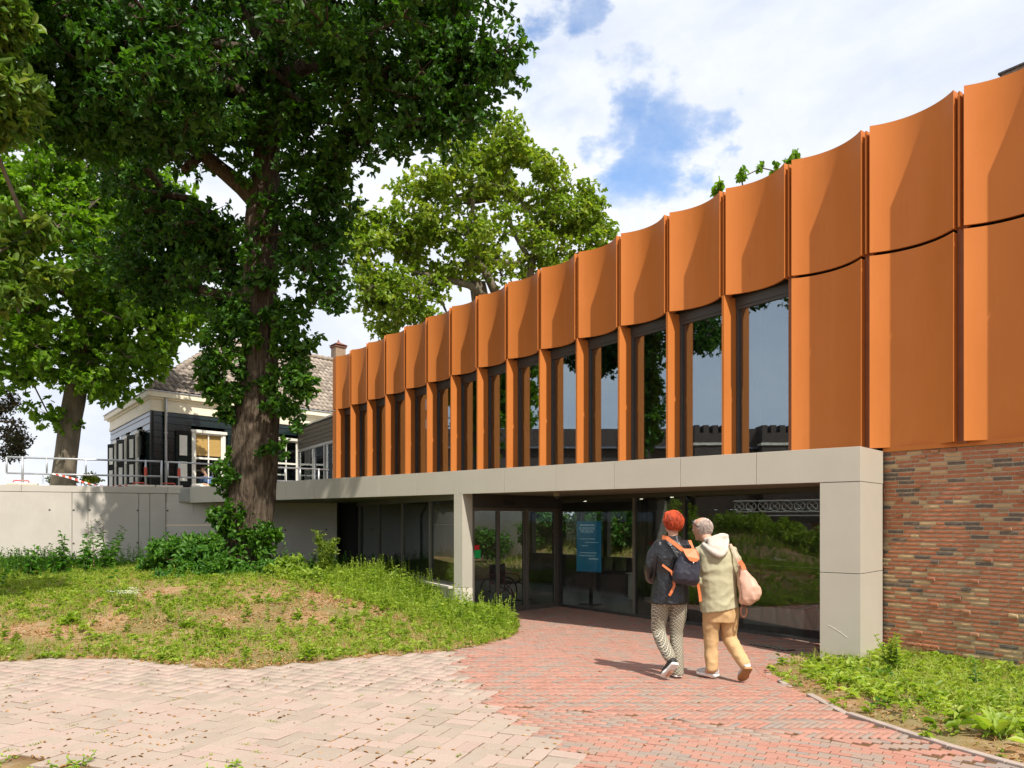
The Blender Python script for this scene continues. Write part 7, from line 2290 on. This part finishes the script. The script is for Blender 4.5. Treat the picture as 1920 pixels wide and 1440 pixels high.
shR, elR, wrR = px2(1293, 1027, 0), px2(1303, 1068, 0.03), px2(1294, 1092, 0.20)
for sh_, el_, wr_, sd in ((shL, elL, wrL, 1), (shR, elR, wrR, -1)):
    limb(bd, [sh_ + Z * -0.02, el_, wr_], [0.040, 0.036, 0.027]); hand(bd, wr_, V(0.25 * sd, 0.9, 0.1), V(0, 0.2, -1), side=sd)
limb(bd, [px2(1250, 1250, -0.2), px2(1244, 1258, -0.16)], [0.035, 0.03])
o = fuse(bd, 'body', M['skin'], wo, 0.011, 2, xf=XF)
eyes(wo, hc, V(-0.35, 0.92, -0.06), V(0.02, 0, 1))
# hair: short, full at the crown
hr = MB()
fh = V(-0.35, 0.92, 0).normalized(); rh = fh.cross(Z)
for (x, y, z, a, b, c_) in ((0, -0.028, 0.022, 0.088, 0.094, 0.098), (0, -0.05, -0.02, 0.076, 0.060, 0.070), (0.03, 0.0, 0.06, 0.06, 0.075, 0.055), (-0.03, 0.0, 0.058, 0.06, 0.075, 0.055), (0, 0.055, 0.075, 0.060, 0.045, 0.034), (0.064, -0.02, -0.015, 0.022, 0.045, 0.05), (-0.064, -0.02, -0.015, 0.022, 0.045, 0.05), (0.02, -0.065, -0.058, 0.036, 0.025, 0.032), (-0.02, -0.065, -0.058, 0.036, 0.025, 0.032)):
    n0 = len(hr.v); hr.sphere((0, 0, 0), a, b, c_, 18, 12)
    for k in range(n0, len(hr.v)):
        v = Vector(hr.v[k]); hr.v[k] = tuple(hc + rh * (v.x + x) + fh * (v.y + y) + Z * (v.z + z))
hair_o = fuse(hr, 'hair', M['red_hair'], wo, 0.007, 5, 0.002, 42, 3, (1, 1, 0.35), xf=XF)


def strands(parent, c, fdir, n, m, rx, ry, rz, length, e_lo, e_hi, front=0.04, back=-0.028):
    mb = MB(); rdir = fdir.cross(Z)
    for k in range(n):
        a_ = random.uniform(0, 6.283); e_ = random.uniform(e_lo, e_hi)
        d0 = rdir * (math.cos(a_) * math.cos(e_) * rx) + fdir * (math.sin(a_) * math.cos(e_) * ry + back) + Z * (math.sin(e_) * rz + 0.022)
        if d0.dot(fdir) > front and e_ < 0.5: continue
        out = d0.normalized(); dn = (Vector((0, 0, -1)) + fdir * -0.25 + Vector((random.gauss(0, .14), random.gauss(0, .14), random.gauss(0, .1))))
        dn = (dn - out * dn.dot(out) * 0.7).normalized(); L = length * random.uniform(0.6, 1.2)
        p0 = c + d0 * 0.99; p1 = c + d0 * 1.02 + dn * L * 0.5; p2 = c + d0 * (1.00 + random.uniform(-0.01, 0.04)) + dn * L
        mb.tube([p0, p1, p2], [0.0028, 0.0028, 0.0006], 3, cap=False)
    o = plain(mb, 'hair_strands', m, parent, XF); o['kind'] = 'stuff'


strands(hair_o, hc, fh, 2200, M['red_hair'], 0.088, 0.094, 0.099, 0.062, -0.75, 1.5)
# trousers
tr_ = MB()
tr_.loft([ring(px2(1257, 1095, 0.0), V(0.155, 0, 0), V(0, 0.11, 0)), ring(px2(1257, 1118, 0.0), V(0.180, 0, 0), V(0, 0.125, 0)), ring(px2(1256, 1134, 0.0), V(0.178, 0, 0), V(0, 0.115, 0))])
limb(tr_, [px2(1239, 1126, 0.0), px2(1238, 1150, 0.03), px2(1237, 1182, 0.06), px2(1242, 1205, -0.04), px2(1249, 1226, -0.18)], [0.094, 0.090, 0.074, 0.070, 0.062])
limb(tr_, [px2(1272, 1126, 0.0), px2(1272, 1158, 0.03), px2(1270, 1190, 0.05), px2(1270, 1222, 0.02)], [0.094, 0.086, 0.068, 0.066])
tr_.loft([ring(px2(1270, 1210, 0.03), V(0.062, 0, 0), V(0, 0.066, 0)), ring(px2(1270, 1240, 0.02), V(0.068, 0, 0), V(0, 0.088, 0)), ring(px2(1270, 1264, 0.02), V(0.072, 0, 0), V(0, 0.105, 0))])
fuse(tr_, 'trousers', M['pattern'], wo, 0.009, 4, 0.005, 8, 9, (1, 1, 1.0), xf=XF)
# leather jacket, flared and creased
jk = MB()
jk.loft([ring(px2(1262, 1008, -0.005), V(0.075, 0, 0), V(0, 0.075, 0)), ring(px2(1262, 1014, 0.0), V(0.12, 0, 0), V(0, 0.095, 0)), ring(px2(1262, 1022, 0.0), V(0.185, 0, 0), V(0, 0.115, 0), sq=2.4), ring(px2(1261, 1045, 0.0), V(0.195, 0, 0), V(0, 0.135, 0), sq=2.4), ring(px2(1258, 1075, 0.01), V(0.175, 0, 0), V(0, 0.13, 0)), ring(px2(1256, 1100, 0.01), V(0.190, 0, 0), V(0, 0.145, 0)), ring(px2(1255, 1131, 0.0), V(0.196, 0, 0), V(0, 0.158, 0))])
limb(jk, [px2(1235, 1025, 0), px2(1224, 1046, 0.0), px2(1218, 1068, 0.02), px2(1224, 1084, 0.12), px2(1232, 1090, 0.19)], [0.074, 0.068, 0.062, 0.054, 0.046])
limb(jk, [px2(1290, 1026, 0), px2(1299, 1046, 0.0), px2(1303, 1068, 0.03), px2(1298, 1086, 0.12), px2(1294, 1092, 0.19)], [0.074, 0.068, 0.062, 0.054, 0.046])
limb(jk, [px2(1252, 1010, -0.035), px2(1262, 1008, -0.055), px2(1273, 1010, -0.035)], [0.026, 0.028, 0.026])
fuse(jk, 'jacket', M['black_leather'], wo, 0.010, 3, 0.011, 7.5, 1, (1.3, 1, 0.55), xf=XF)
shoe('shoe', px2(1257, 1236, -0.285), px2(1239, 1266, -0.15), V(-0.2, 0.75, 0.62), 0.098, M['shoe_black'], M['sole_white'], wo, h=0.08)
shoe('shoe', px2(1270, 1267, -0.07), px2(1264, 1268, 0.19), Z, 0.095, M['shoe_black'], M['sole_white'], wo)

# backpack
bpk = thing('backpack', 'black backpack with orange leather flap and straps on the back of the leather jacket', 'backpack', tuple(base_w + V(0.1, -0.2, 1.1)))
bk = MB(); yb = -0.225
rows_ = [(1040, 1282, 15, 0.05), (1047, 1281, 20, 0.075), (1058, 1280, 23, 0.09), (1072, 1278, 24, 0.10), (1083, 1277, 25, 0.095), (1090, 1277, 22, 0.07), (1094, 1277, 15, 0.03)]
bk.loft([ring(px2(cx_, py, yb + 0.005), V(w_ * S_, 0, -0.10 * w_ * S_), V(0, dp, 0), 18, 2.6) for py, cx_, w_, dp in rows_])
fuse(bk, 'pack', M['navy_nylon'], bpk, 0.009, 3, 0.006, 12, 4, xf=XF)
fl = MB(); fo = yb - 0.105
pts_ = [(1269, 1027), (1293, 1027), (1297, 1036), (1297, 1045), (1293, 1050), (1286, 1051), (1279, 1048), (1273, 1040)]
vs = []
for d_ in (0.0, 0.012):
    for (a_, b_) in pts_:
        yy = fo + d_ + max(0, (1040 - b_)) * 0.0055 + 0.0
        vs.append(px2(a_, b_, yy))
n_ = len(pts_)
fl.add(vs, [tuple(range(n_)), tuple(range(2 * n_ - 1, n_ - 1, -1))] + [(i, n_ + i, n_ + (i + 1) % n_, (i + 1) % n_) for i in range(n_)])
plain(fl, 'flap', M['orange_leather'], bpk, XF, smooth=False, bevel=0.004)


def strap(parent, pts, w, m, name='strap', th=0.004):
    mb = MB(); P = [Vector(p) for p in pts]; rings = []
    for i, p in enumerate(P):
        t_ = (P[min(i + 1, len(P) - 1)] - P[max(i - 1, 0)]).normalized()
        s_ = t_.cross(V(0, 1, 0)); s_ = s_.normalized() if s_.length > 1e-3 else V(1, 0, 0)
        u_ = s_.cross(t_)
        rings.append([p + s_ * w + u_ * th, p - s_ * w + u_ * th, p - s_ * w - u_ * th, p + s_ * w - u_ * th])
    mb.loft(rings)
    return plain(mb, name, m, parent, XF, smooth=False)


strap(bpk, [px2(1240, 1007, -0.05), px2(1246, 1008, -0.115), px2(1256, 1016, -0.155), px2(1266, 1025, -0.20), px2(1272, 1031, -0.24)], 0.020, M['orange_leather'])
strap(bpk, [px2(1289, 1013, -0.10), px2(1289, 1020, -0.16), px2(1290, 1028, -0.215), px2(1291, 1034, -0.26)], 0.015, M['orange_leather'])
strap(bpk, [px2(1238, 1058, -0.12), px2(1246, 1065, -0.17), px2(1258, 1074, -0.21), px2(1264, 1080, -0.23)], 0.011, M['orange_leather'])
strap(bpk, [px2(1252, 1070, -0.195), px2(1256, 1082, -0.205), px2(1256, 1096, -0.21), px2(1250, 1108, -0.215), px2(1247, 1113, -0.21)], 0.013, M['orange_leather'])
strap(bpk, [px2(1297, 1082, -0.22), px2(1300, 1096, -0.215), px2(1303, 1112, -0.21), px2(1304, 1124, -0.21)], 0.014, M['orange_leather'])
for sp in ([px2(1273, 1026, -0.2), px2(1276, 1021, -0.22), px2(1284, 1020, -0.22), px2(1288, 1026, -0.2)],):
    plain(MB().tube(sp, 0.006, 6), 'handle', M['navy_nylon'], bpk, XF)
plain(MB().sphere(px2(1286, 1052, fo - 0.004), 0.010, nu=8, nv=6), 'clasp', M['chrome'], bpk, XF)
plain(MB().tube([px2(1299, 1056, -0.2), px2(1301, 1064, -0.2)], 0.008, 6), 'buckle', M['chrome'], bpk, XF)

# ------------------------------------------------ man in the beige jacket
man = thing('person', 'person with short grey hair and raised sunglasses in a beige hooded jacket and tan trousers', 'person', tuple(base_w + V(0.45, 0, 0)), 'couple walking to the entrance')
hm = px2(1318, 992, 0.05); fm = V(-0.62, 0.76, -0.12).normalized(); um = V(-0.10, 0.05, 1)
bd = MB()
head(bd, hm, fm, um)
limb(bd, [hm + V(0.02, -0.03, -0.06), px2(1326, 1012, 0.0), px2(1334, 1024, -0.02)], [0.058, 0.060, 0.075])
bd.loft([ring(px2(1334, 1018, -0.01), V(0.07, 0, 0), V(0, 0.06, 0)), ring(px2(1338, 1032, 0), V(0.17, 0, 0), V(0, 0.10, 0)), ring(px2(1342, 1060, 0.0), V(0.18, 0, 0), V(0, 0.125, 0)), ring(px2(1347, 1100, 0.01), V(0.17, 0, 0), V(0, 0.13, 0)), ring(px2(1350, 1148, 0.0), V(0.17, 0, 0), V(0, 0.13, 0))])
limb(bd, [px2(1334, 1148, 0), px2(1335, 1200, 0.05), px2(1335, 1250, 0.02)], [0.09, 0.06, 0.042]); limb(bd, [px2(1368, 1148, 0), px2(1370, 1197, 0.06), px2(1384, 1240, -0.20)], [0.09, 0.06, 0.042])
for sh_, el_, wr_, sd in ((px2(1307, 1040, 0), px2(1303, 1078, 0.03), px2(1305, 1092, 0.2), 1), (px2(1374, 1038, 0), px2(1386, 1075, 0.06), px2(1372, 1070, 0.24), -1)):
    limb(bd, [sh_, el_, wr_], [0.05, 0.042, 0.03]); hand(bd, wr_, V(0.2 * sd, 0.9, 0.2), V(0, 0.2, -1), side=sd)
limb(bd, [px2(1384, 1240, -0.2), px2(1386, 1252, -0.16)], [0.036, 0.03]); limb(bd, [px2(1335, 1250, 0.02), px2(1328, 1260, 0.03)], [0.04, 0.03])
fuse(bd, 'body', M['skin'], man, 0.011, 2, xf=XF)
eyes(man, hm, fm, um)
hr = MB(); rm = fm.cross(Vector(um)).normalized(); um2 = rm.cross(fm)
for (x, y, z, a, b, c_) in ((0, -0.022, 0.020, 0.081, 0.088, 0.094), (0, -0.045, -0.025, 0.070, 0.055, 0.062), (0, 0.03, 0.060, 0.060, 0.06, 0.05), (0.055, -0.02, -0.02, 0.02, 0.04, 0.04), (-0.055, -0.02, -0.02, 0.02, 0.04, 0.04), (0, 0.07, 0.055, 0.05, 0.026, 0.03)):
    n0 = len(hr.v); hr.sphere((0, 0, 0), a, b, c_, 18, 12)
    for k in range(n0, len(hr.v)):
        v = Vector(hr.v[k]); hr.v[k] = tuple(hm + rm * (v.x + x) + fm * (v.y + y) + um2 * (v.z + z))
hair_m = fuse(hr, 'hair', M['grey_hair'], man, 0.008, 2, 0.003, 40, 8, (1, 1, 0.4), xf=XF)
strands(hair_m, hm, V(fm.x, fm.y, 0).normalized(), 1500, M['grey_hair'], 0.081, 0.087, 0.094, 0.028, -0.7, 1.5)
jk = MB()
jk.loft([ring(px2(1333, 1016, -0.005), V(0.085, 0, 0), V(0, 0.085, 0)), ring(px2(1337, 1026, 0.0), V(0.16, 0, 0), V(0, 0.115, 0)), ring(px2(1340, 1038, 0.0), V(0.200, 0, 0), V(0, 0.14, 0), sq=2.4), ring(px2(1342, 1062, 0.0), V(0.202, 0, 0), V(0, 0.155, 0), sq=2.3), ring(px2(1345, 1095, 0.01), V(0.192, 0, 0), V(0, 0.165, 0)), ring(px2(1347, 1120, 0.01), V(0.196, 0, 0), V(0, 0.165, 0)), ring(px2(1349, 1143, 0.0), V(0.198, 0, 0.03), V(0, 0.162, 0))])
limb(jk, [px2(1310, 1038, 0), px2(1305, 1058, 0.01), px2(1304, 1080, 0.03), px2(1307, 1094, 0.14)], [0.070, 0.066, 0.062, 0.050])
limb(jk, [px2(1304, 1084, 0.0), px2(1310, 1089, -0.03)], [0.056, 0.05])
limb(jk, [px2(1370, 1036, 0), px2(1381, 1056, 0.02), px2(1386, 1076, 0.06), px2(1376, 1072, 0.2)], [0.072, 0.066, 0.058, 0.048])
fuse(jk, 'jacket', M['beige_jacket'], man, 0.010, 3, 0.010, 7.5, 5, (0.9, 1, 1.2), xf=XF)
hd = MB()
limb(hd, [px2(1316, 1020, -0.06), px2(1322, 1028, -0.13), px2(1334, 1036, -0.17), px2(1345, 1038, -0.17), px2(1355, 1026, -0.13), px2(1358, 1012, -0.08)], [0.022, 0.030, 0.034, 0.034, 0.030, 0.026])
limb(hd, [px2(1320, 1012, -0.06), px2(1332, 1010, -0.10), px2(1346, 1006, -0.10), px2(1358, 1006, -0.06)], [0.020, 0.030, 0.034, 0.028])
hd.loft([ring(px2(1337, 1008, -0.09), V(0.085, 0, 0), V(0, 0.05, 0)), ring(px2(1339, 1022, -0.13), V(0.095, 0, 0), V(0, 0.05, 0)), ring(px2(1341, 1032, -0.15), V(0.07, 0, 0), V(0, 0.045, 0)), ring(px2(1343, 1041, -0.155), V(0.035, 0, 0), V(0, 0.035, 0))])
fuse(hd, 'hood', M['hood_lining'], man, 0.009, 2, 0.008, 9, 12, (1.2, 1, 0.7), xf=XF)
tr_ = MB()
tr_.loft([ring(px2(1350, 1122, 0.0), V(0.172, 0, 0), V(0, 0.135, 0)), ring(px2(1351, 1150, 0.0), V(0.186, 0, 0), V(0, 0.135, 0)), ring(px2(1352, 1166, 0.0), V(0.175, 0, 0), V(0, 0.115, 0))])
limb(tr_, [px2(1334, 1158, 0.0), px2(1335, 1182, 0.03), px2(1335, 1206, 0.04), px2(1335, 1232, 0.02), px2(1335, 1252, 0.0)], [0.092, 0.084, 0.074, 0.070, 0.062])
limb(tr_, [px2(1368, 1156, 0.0), px2(1369, 1180, 0.04), px2(1371, 1200, 0.05), px2(1379, 1222, -0.10), px2(1385, 1238, -0.20)], [0.092, 0.086, 0.078, 0.068, 0.060])
fuse(tr_, 'trousers', M['tan_trousers'], man, 0.009, 4, 0.008, 8, 19, (1.2, 1, 1.1), xf=XF)
shoe('shoe', px2(1345, 1268, -0.02), px2(1314, 1268, 0.16), Z, 0.098, M['shoe_grey'], M['sole_white'], man)
shoe('shoe', px2(1388, 1244, -0.285), px2(1384, 1273, -0.12), V(-0.05, 0.78, 0.6), 0.105, M['shoe_grey'], M['sole_gum'], man, h=0.08)
# sunglasses pushed up
sg = thing('sunglasses', 'dark sunglasses pushed up on the grey hair', 'sunglasses', tuple(base_w + hm + V(0, 0, 0.08)))
for sd in (-1, 1):
    plain(MB().tube([hm + rm * sd * 0.030 + fm * 0.070 + um2 * 0.082 - rm * 0.022, hm + rm * sd * 0.030 + fm * 0.074 + um2 * 0.080 + rm * 0.022], 0.016, 8), 'lens', M['rubber'], sg, XF)
    plain(MB().tube([hm + rm * sd * 0.062 + fm * 0.062 + um2 * 0.076, hm + rm * sd * 0.082 + fm * 0.02 + um2 * 0.055, hm + rm * sd * 0.084 - fm * 0.03 + um2 * 0.02], 0.0045, 6), 'temple', M['rubber'], sg, XF)
plain(MB().tube([hm + rm * -0.06 + fm * 0.068 + um2 * 0.085, hm + fm * 0.082 + um2 * 0.088, hm + rm * 0.06 + fm * 0.068 + um2 * 0.085], 0.005, 6), 'bridge', M['rubber'], sg, XF)

# pink shoulder bag
bag = thing('shoulder_bag', 'pale pink leather shoulder bag hanging at the side of the beige jacket', 'bag', tuple(base_w + V(0.75, -0.12, 0.95)))
bm = MB(); yb = -0.13
rows_ = [(1063, 1383, 5, 0.04), (1072, 1386, 9, 0.06), (1084, 1391, 15, 0.08), (1098, 1397, 20, 0.095), (1110, 1399, 20.5, 0.10), (1120, 1397, 18, 0.09), (1128, 1393, 13, 0.06), (1132, 1390, 8, 0.03)]
bm.loft([ring(px2(cx_, py, yb), V(w_ * S_, 0, 0), V(0, dp, 0), 18, 2.4) for py, cx_, w_, dp in rows_])
fuse(bm, 'bag_body', M['pink_leather'], bag, 0.008, 3, 0.010, 9, 30, (1, 1, 0.7), xf=XF)
strap(bag, [px2(1366, 1020, -0.06), px2(1369, 1030, -0.135), px2(1373, 1045, -0.165), px2(1379, 1062, -0.16)], 0.012, M['pink_leather'])
strap(bag, [px2(1378, 1050, -0.165), px2(1383, 1058, -0.17), px2(1386, 1066, -0.18)], 0.022, M['orange_leather'], 'tab')
strap(bag, [px2(1377, 1058, -0.16), px2(1379, 1075, -0.17), px2(1381, 1095, -0.18), px2(1383, 1120, -0.185)], 0.012, M['brown_leather'], 'side_strap')
plain(MB().tube([px2(1386 + 5.5 * math.sin(a), 1143 - 11 * math.cos(a), yb - 0.02) for a in np.linspace(0, 6.283, 17)], 0.011, 8), 'loop', M['brown_leather'], bag, XF)

# ------------------------------------------------ person sitting behind the house window
XF0 = XF
sp0 = at(384, 886, 27.6)
XF = Matrix.Translation(sp0)
sit = thing('person', 'person in a blue shirt sitting inside behind the house window', 'person', (sp0.x, sp0.y, 2.5))
bd = MB(); hs = V(-0.05, 0.0, 0.10)
head(bd, hs, V(-0.8, -0.5, -0.3), Z, 1.0)
limb(bd, [hs + V(0.02, 0, -0.07), V(0.03, 0, -0.08), V(0.06, 0, -0.16)], [0.055, 0.055, 0.07])
bd.loft([ring(V(0.05, 0, -0.12), V(0.08, 0, 0), V(0, 0.07, 0)), ring(V(0.08, 0, -0.2), V(0.19, 0, 0), V(0, 0.12, 0)), ring(V(0.10, 0, -0.45), V(0.18, 0, 0), V(0, 0.13, 0)), ring(V(0.10, 0, -0.72), V(0.18, 0, 0), V(0, 0.15, 0))])
limb(bd, [V(-0.08, 0, -0.2), V(-0.16, -0.1, -0.42), V(-0.32, -0.2, -0.36)], [0.05, 0.042, 0.03]); hand(bd, V(-0.32, -0.2, -0.36), V(-1, -0.2, 0.1), V(0, 0, -1))
limb(bd, [V(0.25, 0, -0.2), V(0.28, -0.1, -0.45), V(0.05, -0.28, -0.42)], [0.05, 0.042, 0.03]); hand(bd, V(0.05, -0.28, -0.42), V(-1, -0.2, 0.1), V(0, 0, -1), side=-1)
for sd in (0.0, 0.2): limb(bd, [V(sd, 0, -0.72), V(sd - 0.3, -0.25, -0.70), V(sd - 0.3, -0.25, -1.1)], [0.085, 0.06, 0.045])
fuse(bd, 'body', M['skin'], sit, 0.015, 2, xf=XF)
sh = MB()
sh.loft([ring(V(0.06, 0, -0.14), V(0.12, 0, 0), V(0, 0.09, 0)), ring(V(0.08, 0, -0.2), V(0.215, 0, 0), V(0, 0.14, 0)), ring(V(0.10, 0, -0.45), V(0.20, 0, 0), V(0, 0.15, 0)), ring(V(0.10, 0, -0.74), V(0.20, 0, 0), V(0, 0.17, 0))])
limb(sh, [V(-0.08, 0, -0.2), V(-0.15, -0.1, -0.40)], [0.065, 0.055]); limb(sh, [V(0.25, 0, -0.2), V(0.28, -0.1, -0.43)], [0.065, 0.055])
fuse(sh, 'shirt', M['blue_shirt'], sit, 0.015, 2, 0.006, 9, xf=XF)
hr = MB().sphere(hs + V(0.02, 0.012, 0.03), 0.088, 0.09, 0.095, 16, 10)
fuse(hr, 'hair', M['dark_hair'], sit, 0.014, 1, xf=XF)
fl_ = sp0 + V(0.1, 0.05, 0)
chr_ = thing('chair', 'dark chair under the person in the blue shirt', 'chair', (fl_.x, fl_.y, 2.5))
MB().cube(fl_.x - 0.25, fl_.x + 0.25, fl_.y - 0.25, fl_.y + 0.25, sp0.z - 0.86, sp0.z - 0.815).build('seat', M['dark_cladding'], chr_)
for a in (-0.22, 0.22):
    for b in (-0.22, 0.22): MB().cube(fl_.x + a - .02, fl_.x + a + .02, fl_.y + b - .02, fl_.y + b + .02, 2.2, sp0.z - 0.861).build('leg', M['dark_cladding'], chr_)
